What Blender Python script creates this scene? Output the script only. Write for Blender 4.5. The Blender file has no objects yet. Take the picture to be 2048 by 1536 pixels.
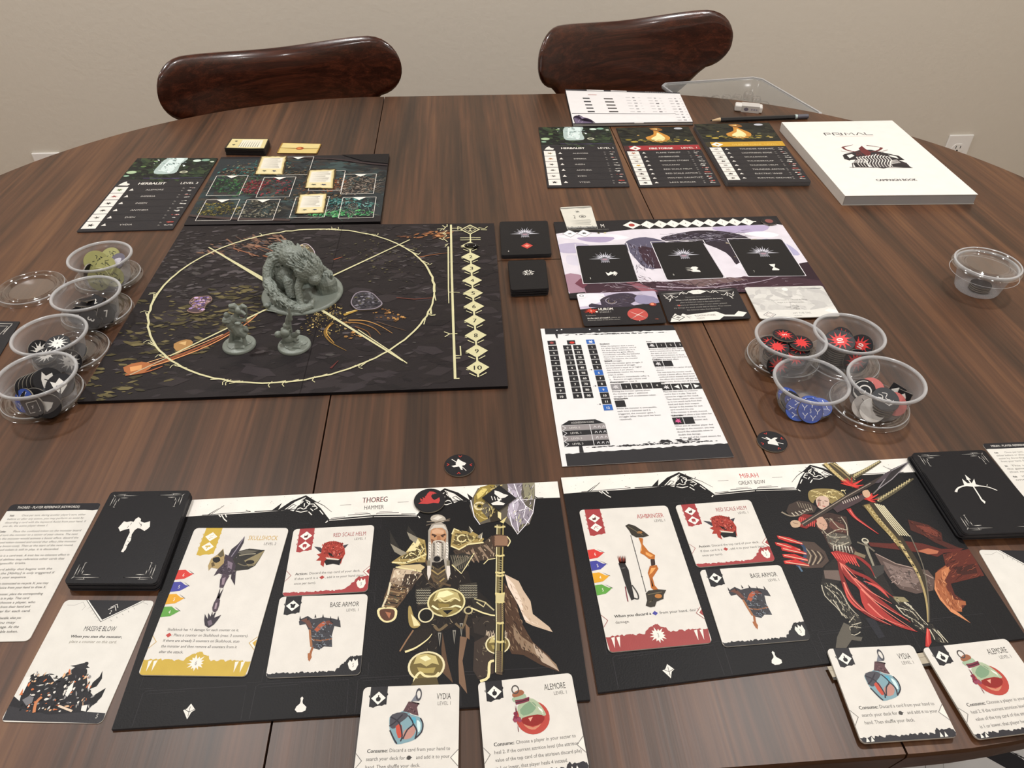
import bpy, math, random
import numpy as np
from mathutils import Vector, Matrix, noise
rnd = random.Random(7)
S = bpy.context.scene
COL = S.collection
ZT = 0.75                       # height of the table top above the floor (m)

# ---------------------------------------------------------------- camera
F, PITCH, ROLL, CH = 1469.2, 0.69301, 0.0091, 0.4452     # focal (px of 2048), pitch, roll, height above table
fw = np.array([0, math.cos(PITCH), -math.sin(PITCH)])
rt0 = np.array([1.0, 0, 0]); up0 = np.cross(rt0, fw)
rt = math.cos(ROLL)*rt0 + math.sin(ROLL)*up0
up = -math.sin(ROLL)*rt0 + math.cos(ROLL)*up0
cam_d = bpy.data.cameras.new('camera'); cam = bpy.data.objects.new('camera', cam_d); COL.objects.link(cam)
cam_d.sensor_fit = 'HORIZONTAL'; cam_d.sensor_width = 36.0; cam_d.lens = F/2048*36.0
cam_d.clip_start = 0.02; cam_d.clip_end = 50
cam.matrix_world = Matrix(((rt[0], up[0], -fw[0], 0), (rt[1], up[1], -fw[1], 0), (rt[2], up[2], -fw[2], ZT+CH), (0, 0, 0, 1)))
S.camera = cam

# ---------------------------------------------------------------- world, exposure
W = bpy.data.worlds.new('world'); S.world = W; W.use_nodes = True
W.node_tree.nodes['Background'].inputs[0].default_value = (0.9, 0.88, 0.85, 1)
W.node_tree.nodes['Background'].inputs[1].default_value = 0.02
S.view_settings.view_transform = 'Standard'; S.view_settings.look = 'None'
S.view_settings.gamma = 1.0; S.view_settings.exposure = 0.0; S.view_settings.use_curve_mapping = False
S.cycles.transparent_max_bounces = 48; S.cycles.max_bounces = 10
S.cycles.caustics_reflective = False; S.cycles.caustics_refractive = False
S.cycles.use_denoising = True

# ---------------------------------------------------------------- ceiling lamps (the light of the room)
CEIL = 2.44
LAMPS = [(-0.78, 1.02, 14.5), (0.70, 1.02, 14.5), (-0.80, -0.75, 8), (0.72, -0.75, 8), (-2.0, 1.0, 6.5), (1.35, 0.2, 4)]
LAMP_COL = (1.0, 0.985, 0.968)
for (lx, ly, pw) in LAMPS:
    ld = bpy.data.lights.new('ceiling_lamp', 'AREA'); ld.shape = 'DISK'; ld.size = 0.13; ld.energy = pw; ld.color = LAMP_COL
    lo = bpy.data.objects.new('ceiling_lamp', ld); COL.objects.link(lo); lo.location = (lx, ly, CEIL-0.022)

# ---------------------------------------------------------------- helpers
def lin(c):
    if isinstance(c, str):
        if len(c) == 4: c = '#'+''.join(q*2 for q in c[1:])
        c = c.lstrip('#'); c = [int(c[i:i+2], 16)/255 for i in (0, 2, 4)]
    return tuple(x/12.92 if x <= 0.04045 else ((x+0.055)/1.055)**2.4 for x in c[:3])
def PX(u, v, z=0.0):
    """pixel of the photograph -> point of the horizontal plane z mm above the table (world m)"""
    d = fw + (u-1024)/F*rt - (v-768)/F*up
    t = (z/1000-CH)/d[2]
    return np.array([d[0]*t, d[1]*t])
class ZM:
    """coordinates read off a zoomed crop (x0, y0, crop width / shown width)"""
    def __init__(s, x0, y0, k): s.x0, s.y0, s.k = x0, y0, k
    def __call__(s, x, y): return (s.x0+x*s.k, s.y0+y*s.k)
    def L(s, pts): return [s(*p) for p in pts]
def tag(o, label=None, cat=None, group=None, kind=None):
    if label: o['label'] = label
    if cat: o['category'] = cat
    if group: o['group'] = group
    if kind: o['kind'] = kind
    return o
def mesh_obj(name, verts, faces, mats, parent=None, loc=(0, 0, 0), cols=None, mi=None, smooth=False, rot=None):
    me = bpy.data.meshes.new(name)
    me.from_pydata([tuple(v) for v in verts], [], [tuple(f) for f in faces])
    for m in (mats if isinstance(mats, (list, tuple)) else [mats]): me.materials.append(m)
    if mi is not None: me.polygons.foreach_set('material_index', mi)
    if smooth: me.polygons.foreach_set('use_smooth', [True]*len(me.polygons))
    if cols is not None:
        ca = me.color_attributes.new('Col', 'FLOAT_COLOR', 'CORNER')
        buf = []
        for p, c in zip(me.polygons, cols): buf += list(c[:3]+(1.0,))*p.loop_total
        ca.data.foreach_set('color', buf)
    me.update()
    o = bpy.data.objects.new(name, me); COL.objects.link(o); o.location = loc
    if rot is not None: o.rotation_euler = rot
    if parent is not None: o.parent = parent
    return o
def empty(name, loc, rot=(0, 0, 0)):
    o = bpy.data.objects.new(name, None); COL.objects.link(o); o.location = loc; o.rotation_euler = rot
    o.empty_display_size = 0.02
    return o
def hom(src, dst):
    A = []; b = []
    for (x, y), (u, v) in zip(src, dst):
        A.append([x, y, 1, 0, 0, 0, -u*x, -u*y]); b.append(u)
        A.append([0, 0, 0, x, y, 1, -v*x, -v*y]); b.append(v)
    h = np.linalg.solve(np.array(A, float), np.array(b, float))
    return np.append(h, 1).reshape(3, 3)
def happ(H, p):
    q = H @ np.array([p[0], p[1], 1.0]); return q[:2]/q[2]

# geometry soup
class G:
    def __init__(s): s.v = []; s.f = []; s.m = []
    def add(s, vs, fs, m=0):
        b = len(s.v); s.v += [tuple(v) for v in vs]; s.f += [tuple(i+b for i in f) for f in fs]; s.m += [m]*len(fs); return s
    def box(s, c, d, R=None, m=0):
        hx, hy, hz = d[0]/2, d[1]/2, d[2]/2
        vs = [(x, y, z) for z in (-hz, hz) for y in (-hy, hy) for x in (-hx, hx)]
        vs = [Vector(v) for v in vs]
        if R is not None: vs = [R @ v for v in vs]
        vs = [v+Vector(c) for v in vs]
        return s.add(vs, [(0, 2, 3, 1), (4, 5, 7, 6), (0, 1, 5, 4), (2, 6, 7, 3), (0, 4, 6, 2), (1, 3, 7, 5)], m)
    def tube(s, pts, rad, n=12, m=0, cap=True):
        pts = [Vector(p) for p in pts]; k = len(pts)
        rad = rad if isinstance(rad, (list, tuple)) else [rad]*k
        vs = []; prev = None
        for i, p in enumerate(pts):
            t = (pts[min(i+1, k-1)]-pts[max(i-1, 0)]).normalized()
            if prev is None:
                a = Vector((0, 0, 1)) if abs(t.z) < 0.9 else Vector((1, 0, 0))
                prev = t.cross(a).normalized()
            x = (prev-t*prev.dot(t)).normalized(); prev = x; y = t.cross(x)
            for j in range(n):
                q = 2*math.pi*j/n; vs.append(p+(x*math.cos(q)+y*math.sin(q))*rad[i])
        fs = [(i*n+j, i*n+(j+1) % n, (i+1)*n+(j+1) % n, (i+1)*n+j) for i in range(k-1) for j in range(n)]
        if cap: fs += [tuple(range(n-1, -1, -1)), tuple(range((k-1)*n, k*n))]
        return s.add(vs, fs, m)
    def lathe(s, prof, n=48, c=(0, 0, 0), m=0):
        vs = []; k = len(prof)
        for (r, z) in prof:
            for j in range(n):
                q = 2*math.pi*j/n; vs.append((c[0]+r*math.cos(q), c[1]+r*math.sin(q), c[2]+z))
        fs = [(i*n+j, i*n+(j+1) % n, (i+1)*n+(j+1) % n, (i+1)*n+j) for i in range(k-1) for j in range(n)]
        if prof[0][0] > 1e-6: pass
        return s.add(vs, fs, m)
    def blob(s, c, r, n=10, R=None, m=0, jit=0.0, sc=20.0):
        vs = []; fs = []
        for i in range(n+1):
            th = math.pi*i/n
            for j in range(2*n):
                ph = math.pi*j/n
                d = Vector((math.sin(th)*math.cos(ph), math.sin(th)*math.sin(ph), math.cos(th)))
                k = 1+(jit*noise.noise(d*2+Vector(c)*sc) if jit else 0)
                v = Vector((d.x*r[0], d.y*r[1], d.z*r[2]))*k
                if R is not None: v = R @ v
                vs.append(v+Vector(c))
        for i in range(n):
            for j in range(2*n):
                a = i*2*n+j; b = i*2*n+(j+1) % (2*n); fs.append((a, a+2*n, b+2*n, b))
        return s.add(vs, fs, m)
    def obj(s, name, mats, parent=None, loc=(0, 0, 0), smooth=False, rot=None):
        return mesh_obj(name, s.v, s.f, mats, parent, loc, mi=s.m, smooth=smooth, rot=rot)
def bevel(o, w, seg=2, ang=0.6):
    b = o.modifiers.new('bevel', 'BEVEL'); b.width = w; b.segments = seg; b.limit_method = 'ANGLE'; b.angle_limit = ang
    return o
def autosmooth(o, ang=40):
    o.data.polygons.foreach_set('use_smooth', [True]*len(o.data.polygons)); o.data.set_sharp_from_angle(angle=math.radians(ang)); return o

# ---------------------------------------------------------------- materials
class NT:
    def __init__(s, name):
        s.mat = bpy.data.materials.new(name); s.mat.use_nodes = True; s.t = s.mat.node_tree
        s.b = s.t.nodes['Principled BSDF']; s.out = s.t.nodes['Material Output']
    def n(s, typ, **kw):
        nd = s.t.nodes.new(typ)
        for k, v in kw.items():
            if k.startswith('i_'):
                key = k[2:].replace('_', ' '); nd.inputs[int(key) if key.isdigit() else key].default_value = v
            else: setattr(nd, k, v)
        return nd
    def l(s, a, b): s.t.links.new(a, b)
    def ramp(s, stops, fac=None, interp='LINEAR'):
        r = s.n('ShaderNodeValToRGB'); r.color_ramp.interpolation = interp
        el = r.color_ramp.elements
        while len(el) < len(stops): el.new(0.5)
        for e, (p, c) in zip(el, stops): e.position = p; e.color = (*lin(c), 1) if isinstance(c, str) else (*c, 1)
        if fac is not None: s.l(fac, r.inputs[0])
        return r
    def set(s, **kw):
        for k, v in kw.items():
            s.b.inputs[k.replace('_', ' ')].default_value = v
        return s
def simple(name, col, rough=0.5, spec=0.5, metal=0.0, bump=0.0, bscale=200.0, var=0.0, vscale=30):
    m = NT(name); c = lin(col)
    m.set(Base_Color=(*c, 1), Roughness=rough, Metallic=metal); m.b.inputs['Specular IOR Level'].default_value = spec
    if bump or var:
        tc = m.n('ShaderNodeTexCoord')
    if bump:
        nz = m.n('ShaderNodeTexNoise'); nz.inputs['Scale'].default_value = bscale; m.l(tc.outputs['Object'], nz.inputs['Vector'])
        bp = m.n('ShaderNodeBump'); bp.inputs['Strength'].default_value = bump; bp.inputs['Distance'].default_value = 0.002
        m.l(nz.outputs['Fac'], bp.inputs['Height']); m.l(bp.outputs[0], m.b.inputs['Normal'])
    if var:
        nz = m.n('ShaderNodeTexNoise'); nz.inputs['Scale'].default_value = vscale; nz.inputs['Detail'].default_value = 4; m.l(tc.outputs['Object'], nz.inputs['Vector'])
        r = m.ramp([(0.3, tuple(x*(1-var) for x in c)), (0.7, tuple(min(1, x*(1+var)) for x in c))], nz.outputs['Fac']); m.l(r.outputs[0], m.b.inputs['Base Color'])
    return m.mat
def print_material(name, rough, spec, mottle=0.04, scale=120, bump=0.0):
    m = NT(name); at = m.n('ShaderNodeAttribute', attribute_name='Col')
    tc = m.n('ShaderNodeTexCoord'); nz = m.n('ShaderNodeTexNoise'); nz.inputs['Scale'].default_value = scale; nz.inputs['Detail'].default_value = 5
    m.l(tc.outputs['Object'], nz.inputs['Vector'])
    r = m.ramp([(0.3, (1-mottle,)*3), (0.7, (1+mottle,)*3)], nz.outputs['Fac'])
    mx = m.n('ShaderNodeMix', data_type='RGBA', blend_type='MULTIPLY'); mx.inputs['Factor'].default_value = 1
    m.l(at.outputs['Color'], mx.inputs[6]); m.l(r.outputs[0], mx.inputs[7]); m.l(mx.outputs[2], m.b.inputs['Base Color'])
    m.set(Roughness=rough); m.b.inputs['Specular IOR Level'].default_value = spec
    if bump:
        wv = m.n('ShaderNodeTexNoise'); wv.inputs['Scale'].default_value = 900; m.l(tc.outputs['Object'], wv.inputs['Vector'])
        bp = m.n('ShaderNodeBump'); bp.inputs['Strength'].default_value = bump; bp.inputs['Distance'].default_value = 0.0004
        m.l(wv.outputs['Fac'], bp.inputs['Height']); m.l(bp.outputs[0], m.b.inputs['Normal'])
    return m.mat
M = {}
M['card'] = print_material('printed_card_stock', 0.42, 0.18, 0.035, 90, 0.15)
M['board'] = print_material('printed_linen_board', 0.48, 0.20, 0.05, 60, 0.3)
M['matte'] = print_material('printed_matte_paper', 0.6, 0.25, 0.02, 60)
M['token'] = print_material('printed_punchboard', 0.42, 0.22, 0.03, 200, 0.1)

def wood(name, stops, sx, sy, rough, wav=3.0, coat=0.0, axis='Y', bands=None, spec=0.4):
    m = NT(name); tc = m.n('ShaderNodeTexCoord')
    mp = m.n('ShaderNodeMapping'); m.l(tc.outputs['Object'], mp.inputs['Vector'])
    mp.inputs['Scale'].default_value = (sx, sy, sx) if axis == 'Y' else ((sy, sx, sx) if axis == 'X' else (sx, sx, sy))
    n0 = m.n('ShaderNodeTexNoise'); n0.inputs['Scale'].default_value = 0.35; n0.inputs['Detail'].default_value = 3; m.l(mp.outputs[0], n0.inputs['Vector'])
    # growth rings: bands of a slowly bending distance
    sc = m.n('ShaderNodeVectorMath', operation='SCALE'); sc.inputs['Scale'].default_value = wav; m.l(n0.outputs['Color'], sc.inputs[0])
    ad = m.n('ShaderNodeVectorMath', operation='ADD'); m.l(mp.outputs[0], ad.inputs[0]); m.l(sc.outputs[0], ad.inputs[1])
    n1 = m.n('ShaderNodeTexNoise'); n1.inputs['Scale'].default_value = 1.0; n1.inputs['Detail'].default_value = 6; n1.inputs['Roughness'].default_value = 0.62
    m.l(ad.outputs[0], n1.inputs['Vector'])
    mp2 = m.n('ShaderNodeMapping'); m.l(tc.outputs['Object'], mp2.inputs['Vector'])
    k = (sx*9, sy*2.2, sx*9) if axis == 'Y' else ((sy*2.2, sx*9, sx*9) if axis == 'X' else (sx*9, sx*9, sy*2.2))
    mp2.inputs['Scale'].default_value = k
    n2 = m.n('ShaderNodeTexNoise'); n2.inputs['Scale'].default_value = 1.0; n2.inputs['Detail'].default_value = 3; m.l(mp2.outputs[0], n2.inputs['Vector'])
    a = m.n('ShaderNodeMath', operation='MULTIPLY_ADD'); a.inputs[1].default_value = 0.40; m.l(n2.outputs['Fac'], a.inputs[0])
    b = m.n('ShaderNodeMath', operation='MULTIPLY_ADD'); b.inputs[1].default_value = 1.0; b.inputs[2].default_value = -0.20; m.l(n1.outputs['Fac'], b.inputs[0])
    m.l(b.outputs[0], a.inputs[2])
    fac = a.outputs[0]
    if bands:
        # veneer leaves laid side by side: each its own tone
        sp = m.n('ShaderNodeSeparateXYZ'); m.l(tc.outputs['Object'], sp.inputs[0])
        d = m.n('ShaderNodeMath', operation='DIVIDE'); d.inputs[1].default_value = bands; m.l(sp.outputs['X'], d.inputs[0])
        fl = m.n('ShaderNodeMath', operation='FLOOR'); m.l(d.outputs[0], fl.inputs[0])
        wn = m.n('ShaderNodeTexWhiteNoise', noise_dimensions='1D'); m.l(fl.outputs[0], wn.inputs['W'])
        c = m.n('ShaderNodeMath', operation='MULTIPLY_ADD'); c.inputs[1].default_value = 0.17; m.l(wn.outputs['Value'], c.inputs[0]); m.l(fac, c.inputs[2])
        e = m.n('ShaderNodeMath', operation='SUBTRACT'); e.inputs[1].default_value = 0.085; m.l(c.outputs[0], e.inputs[0]); fac = e.outputs[0]
    r = m.ramp(stops, fac); m.l(r.outputs[0], m.b.inputs['Base Color'])
    m.set(Roughness=rough); m.b.inputs['Specular IOR Level'].default_value = spec
    m.b.inputs['Coat Weight'].default_value = coat; m.b.inputs['Coat Roughness'].default_value = 0.12
    bp = m.n('ShaderNodeBump'); bp.inputs['Strength'].default_value = 0.12; bp.inputs['Distance'].default_value = 0.0006
    m.l(n2.outputs['Fac'], bp.inputs['Height']); m.l(bp.outputs[0], m.b.inputs['Normal'])
    return m.mat
M['walnut'] = wood('walnut_veneer', [(0.26, '#2c1a0e'), (0.42, '#422a19'), (0.52, '#513320'), (0.62, '#5f3e27'), (0.80, '#744f31')], 30, 1.6, 0.40, 2.2, bands=0.085, spec=0.5)
M['walnut_edge'] = wood('walnut_edge', [(0.3, '#2b1a12'), (0.7, '#4e3323')], 30, 2, 0.45, axis='X')
M['chair'] = wood('dark_cherry_bentwood', [(0.34, '#260f08'), (0.48, '#38190f'), (0.56, '#442014'), (0.68, '#552a1a')], 95, 3, 0.30, 5.0, coat=0.5, axis='X')

def plastic(name, tint, base, rough, fac0, fac1, blend=0.35):
    m = NT(name)
    tr = m.n('ShaderNodeBsdfTransparent'); tr.inputs[0].default_value = (*tint, 1)
    m.set(Base_Color=(*base, 1), Roughness=rough); m.b.inputs['Specular IOR Level'].default_value = 0.6
    lw = m.n('ShaderNodeLayerWeight'); lw.inputs['Blend'].default_value = blend
    mr = m.n('ShaderNodeMapRange'); m.l(lw.outputs['Facing'], mr.inputs[0]); mr.inputs[3].default_value = fac0; mr.inputs[4].default_value = fac1
    mx = m.n('ShaderNodeMixShader'); m.l(mr.outputs[0], mx.inputs[0]); m.l(tr.outputs[0], mx.inputs[1]); m.l(m.b.outputs[0], mx.inputs[2])
    m.l(mx.outputs[0], m.out.inputs[0]); return m.mat
def clear(name, tint, rough, f0, f1):
    """thin clear plastic: see-through sheet with sharp reflections"""
    m = NT(name)
    tr = m.n('ShaderNodeBsdfTransparent'); tr.inputs[0].default_value = (*tint, 1)
    gl = m.n('ShaderNodeBsdfGlossy'); gl.inputs['Color'].default_value = (0.95, 0.95, 0.95, 1); gl.inputs['Roughness'].default_value = rough
    lw = m.n('ShaderNodeLayerWeight'); lw.inputs['Blend'].default_value = 0.3
    mr = m.n('ShaderNodeMapRange'); m.l(lw.outputs['Facing'], mr.inputs[0]); mr.inputs[3].default_value = f0; mr.inputs[4].default_value = f1
    mx = m.n('ShaderNodeMixShader'); m.l(mr.outputs[0], mx.inputs[0]); m.l(tr.outputs[0], mx.inputs[1]); m.l(gl.outputs[0], mx.inputs[2])
    m.l(mx.outputs[0], m.out.inputs[0]); return m.mat
M['cup'] = plastic('frosted_cup_plastic', (0.86, 0.86, 0.86), (0.66, 0.66, 0.68), 0.22, 0.12, 0.50)
M['rim'] = plastic('cup_rim_plastic', (0.9, 0.9, 0.9), (0.62, 0.62, 0.63), 0.18, 0.45, 0.85)
M['lid'] = clear('clear_lid_plastic', (0.93, 0.93, 0.93), 0.07, 0.06, 0.55)
M['tray'] = plastic('clear_tray_plastic', (0.82, 0.82, 0.81), (0.5, 0.5, 0.49), 0.12, 0.25, 0.70)
M['figure'] = simple('grey_figure_plastic', '#7f867e', 0.38, 0.5, bump=0.15, bscale=900)
M['paint_wall'] = simple('wall_paint', '#d8d1c5', 0.55, 0.3, bump=0.25, bscale=90)
M['ceiling'] = simple('ceiling_paint', '#dcd8d0', 0.9, 0.2)
M['floor'] = wood('floor_boards', [(0.3, '#6a4a31'), (0.7, '#a37c55')], 12, 1, 0.45, bands=0.12)
M['white_plastic'] = simple('white_plastic', '#f3f1ee', 0.35, 0.5)
M['slot'] = simple('dark_slot', '#15120f', 0.6)
M['trim'] = simple('trim_paint', '#e6e1d8', 0.4)
M['greyboard'] = simple('greyboard_edge', '#8d8578', 0.8, 0.2)
M['blackedge'] = simple('black_edge', '#18171a', 0.55, 0.3)
M['whiteedge'] = simple('white_paper_edge', '#cfcac2', 0.8, 0.2)
# ---------------------------------------------------------------- text outlines
_tx = {}
def text_tris(s):
    """triangles of a line of built-in lettering, cap height 1, starting at x=0"""
    if s in _tx: return _tx[s]
    cu = bpy.data.curves.new('lettering', 'FONT'); cu.body = s; cu.resolution_u = 2; cu.size = 1.0
    o = bpy.data.objects.new('lettering', cu)
    me = o.to_mesh()
    v = np.array([p.co[:2] for p in me.vertices]) if len(me.vertices) else np.zeros((0, 2))
    f = [tuple(p.vertices) for p in me.polygons]
    o.to_mesh_clear(); bpy.data.objects.remove(o); bpy.data.curves.remove(cu)
    if len(v):
        v[:, 0] -= v[:, 0].min(); v = v/0.73
    _tx[s] = (v, f); return _tx[s]
def catmull(pts, n=4, closed=True):
    p = [np.array(q, float) for q in pts]; k = len(p); out = []
    rng = range(k) if closed else range(k-1)
    for i in rng:
        if closed: a, b, c, d = p[i-1], p[i], p[(i+1) % k], p[(i+2) % k]
        else: a, b, c, d = p[max(i-1, 0)], p[i], p[i+1], p[min(i+2, k-1)]
        for j in range(n):
            t = j/n; out.append(0.5*((2*b)+(c-a)*t+(2*a-5*b+4*c-d)*t*t+(3*b-a-3*c+d)*t**3))
    if not closed: out.append(p[-1])
    return out

class Sheet:
    """a flat printed thing: four corner pixels of its printed side (TL TR BR BL), height of that side, size in mm"""
    def __init__(s, quad, z, w, h):
        s.q = quad; s.z = z; s.w = w; s.h = h
        s.wq = [PX(a, b, z) for a, b in quad]
        s.H = hom([(0, 0), (w, 0), (w, h), (0, h)], s.wq); s.Hi = np.linalg.inv(s.H)
        s.c = sum(s.wq)/4; s.r = {70: 3.2, 60: 3.0, 61.5: 3.2, 41: 3.0, 64: 2.5, 88: 3.0, 62: 3.0}.get(w, 0)
    def loc(s, u, v): return happ(s.Hi, PX(u, v, s.z))          # pixel -> local mm
    def wld(s, x, y): return happ(s.H, (x, y))

class Art:
    """flat print, in mm of a sheet; layers painted one over the other"""
    def __init__(s, src=None, w=None, h=None):
        s.src = src; s.w = w or src.w; s.h = h or src.h
        s.items = []; s.part = 'printed_face'; s.tr = None; s.clip = True; s.k = 1.0; s.r = getattr(src, 'r', 0)
    def pt(s, p):
        if s.tr is None: return np.array(p, float)
        return s.src.loc(*s.tr(p[0], p[1]))
    def mm(s): s.tr = None; return s
    def px(s, zm=None): s.tr = zm or (lambda a, b: (a, b)); return s
    def _add(s, vs, fs, col):
        if s.clip:
            vs = [(min(max(v[0], 0.0), s.w), min(max(v[1], 0.0), s.h)) for v in vs]
            if s.r:
                r = s.r; out = []; one = len(fs) == 1
                for (x, y) in vs:
                    cx = r if x < r else (s.w-r if x > s.w-r else None); cy = r if y < r else (s.h-r if y > s.h-r else None)
                    if cx is None or cy is None or math.hypot(x-cx, y-cy) <= r: out.append((x, y)); continue
                    if one and abs(x-cx) > r*.98 and abs(y-cy) > r*.98:      # a corner of the sheet: follow its round
                        px_, py_ = vs[vs.index((x, y))-1]; sx = 1 if x > cx else -1; sy = 1 if y > cy else -1
                        arc_ = [(cx+sx*r*math.sin(t*.2618), cy+sy*r*math.cos(t*.2618)) for t in range(7)]
                        if abs(px_-x) < abs(py_-y): arc_.reverse()
                        out += arc_
                    else:
                        d = math.hypot(x-cx, y-cy); out.append((cx+(x-cx)*r/d, cy+(y-cy)*r/d))
                if one: fs = [tuple(range(len(out)))]
                vs = out
        s.items.append((s.part, vs, fs, lin(col)))
    def poly(s, pts, col, smooth=0):
        v = [s.pt(p) for p in pts]
        if smooth: v = catmull(v, smooth)
        s._add(v, [tuple(range(len(v)))], col); return s
    def rect(s, x0, y0, x1, y1, col): return s.poly([(x0, y0), (x1, y0), (x1, y1), (x0, y1)], col)
    def stroke(s, pts, w, col, w2=None, smooth=0, taper=False):
        """line of width w mm (w2 at its end)"""
        v = [s.pt(p) for p in pts]
        if smooth: v = catmull(v, smooth, False)
        n = len(v); L = []; R = []
        for i, p in enumerate(v):
            t = v[min(i+1, n-1)]-v[max(i-1, 0)]; t = t/(np.linalg.norm(t)+1e-9); nn = np.array([-t[1], t[0]])
            k = i/(n-1) if n > 1 else 0
            ww = w+(w2-w)*k if w2 is not None else w
            if taper: ww = ww*max(0.08, math.sin(math.pi*min(max(k, 0.02), 0.98)))
            L.append(p+nn*ww/2); R.append(p-nn*ww/2)
        s._add(L+R, [(i, i+1, n+i+1, n+i) for i in range(n-1)], col); return s
    def dot(s, c, r, col, n=14, ry=None, mm=True):
        c = s.pt(c); ry = (ry or r)*s.k; r = r*s.k
        s._add([c+np.array([r*math.cos(6.2832*i/n), ry*math.sin(6.2832*i/n)]) for i in range(n)], [tuple(range(n))], col); return s
    def ring(s, c, r, w, col, n=28, ry=None, a0=0, a1=360, wob=0):
        c = s.pt(c); ry = ry or r; k = ry/r; r = r*s.k; w = w*max(s.k, .6) if s.k < 1 else w; I = []; O = []
        for i in range(n+1):
            a = math.radians(a0+(a1-a0)*i/n); d = np.array([math.cos(a), math.sin(a)*k]); e = 1+wob*(rnd.random()-.5)
            I.append(c+d*(r-w/2*e)); O.append(c+d*(r+w/2*e))
        s._add(I+O, [(i, i+1, n+2+i, n+1+i) for i in range(n)], col); return s
    def star(s, c, r1, r2, n, col, jit=0.0, rot=0.0, ky=1.0, seed=1):
        c = s.pt(c); R = random.Random(seed); v = []
        for i in range(2*n):
            a = math.pi*i/n+rot; r = (r1 if i % 2 else r2)*(1+jit*(R.random()-.5))
            v.append(c+np.array([r*math.cos(a), r*math.sin(a)*ky]))
        s._add(v, [tuple(range(2*n))], col); return s
    def diamond(s, c, a, b, col):
        c = s.pt(c); s._add([c+np.array(d) for d in ((-a, 0), (0, -b), (a, 0), (0, b))], [(0, 1, 2, 3)], col); return s
    def _txt(s, t, o, ex, ey, col):
        v, f = text_tris(t)
        s._add([o+ex*a+ey*b for a, b in v], f, col)
    def text(s, t, x, y, size, col, width=None, align='l', wx=0.62, ang=0, ital=0):
        """baseline point (mm), cap height size mm"""
        v, f = text_tris(t)
        if not len(v): return s
        W0 = v[:, 0].max(); k = (width/W0) if width else size*wx
        ww = W0*k; ca, sa = math.cos(ang), math.sin(ang)
        ex = np.array([ca, sa])*k; ey = np.array([sa, -ca])*size+np.array([ca, sa])*ital*size
        o = s.pt((x, y)); off = {'l': 0, 'c': ww/2, 'r': ww}[align]
        o = o-np.array([ca, sa])*off
        s._txt(t, o, ex, ey, col); return s
    def tpx(s, t, p0, p1, h, col, ital=0):
        """baseline from p0 to p1 in traced coordinates, cap height h mm"""
        a = s.pt(p0); b = s.pt(p1); d = b-a; L = np.linalg.norm(d); e = d/L
        v, f = text_tris(t); W0 = v[:, 0].max()
        s._txt(t, a, e*L/W0, np.array([e[1], -e[0]])*h+e*ital*h, col); return s
    def para(s, lines, x, y, size, lead, col, wid=None, wx=0.5, ital=0, align='l'):
        for i, t in enumerate(lines):
            if t: s.text(t, x, y+i*lead, size, col, wx=wx, ital=ital, align=align)
        return s
    def torn(s, x0, x1, y, ybot, amp, col, n=40, seed=3, rise=None):
        """band with a ragged upper edge from x0 to x1"""
        R = random.Random(seed); v = []
        for i in range(n+1):
            k = i/n; xx = x0+(x1-x0)*k; yy = y+amp*(R.random()-.5)*2
            if rise: yy -= rise(k)
            v.append((xx, yy))
            if R.random() < .5 and i < n: v.append((xx+abs(x1-x0)/n*.4, yy+amp*(R.random()-.5)))
        m = len(v); vs = [s.pt(p) for p in v]+[s.pt((p[0], ybot)) for p in v]
        s._add(vs, [(i, i+1, m+i+1, m+i) for i in range(m-1)], col); return s
    def specks(s, n, region, cols, r0, r1, seed=5, ang=0.0, asp=1.0, jang=0.5):
        """little flakes scattered in a region (list of (cx, cy, rx, ry) ellipses)"""
        R = random.Random(seed)
        for i in range(n):
            cx, cy, rx, ry = R.choice(region); a = R.random()*6.2832; q = math.sqrt(R.random())
            x, y = cx+rx*q*math.cos(a), cy+ry*q*math.sin(a); r = r0+(r1-r0)*R.random()**2
            th = ang+jang*(R.random()-.5)*2; m = R.randint(4, 6)
            s._add([(x+r*asp*math.cos(6.2832*j/m)*math.cos(th)-r*math.sin(6.2832*j/m)*math.sin(th)*(.5+R.random()*.7),
                     y+r*asp*math.cos(6.2832*j/m)*math.sin(th)+r*math.sin(6.2832*j/m)*math.cos(th)*(.5+R.random()*.7)) for j in range(m)],
                   [tuple(range(m))], R.choice(cols))
        return s
    def fuzz(s, poly, n, cols, L=26, w=.45, ang=None, seed=1, spread=.6):
        """brush strokes kept inside an outline (traced coordinates)"""
        R = random.Random(seed); xs = [p[0] for p in poly]; ys = [p[1] for p in poly]
        def ins(x, y):
            c = False; j = len(poly)-1
            for i in range(len(poly)):
                if (poly[i][1] > y) != (poly[j][1] > y) and x < (poly[j][0]-poly[i][0])*(y-poly[i][1])/(poly[j][1]-poly[i][1])+poly[i][0]: c = not c
                j = i
            return c
        k = 0; t = 0
        while k < n and t < n*12:
            t += 1; x, y = R.uniform(min(xs), max(xs)), R.uniform(min(ys), max(ys)); th = (R.uniform(0, 6.28) if ang is None else ang+R.uniform(-spread, spread)); l = L*R.uniform(.4, 1)
            x2, y2 = x+l*math.cos(th), y+l*math.sin(th)
            if not (ins(x, y) and ins(x2, y2)): continue
            b = R.uniform(-.25, .25)*l
            s.stroke([(x, y), ((x+x2)/2-b*math.sin(th), (y+y2)/2+b*math.cos(th)), (x2, y2)], w*R.uniform(.6, 1.5), R.choice(cols), smooth=2, taper=True); k += 1
        return s
    def copy_to(s, w=None, h=None):
        a = Art(s.src, w or s.w, h or s.h); a.items = list(s.items); return a
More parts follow.
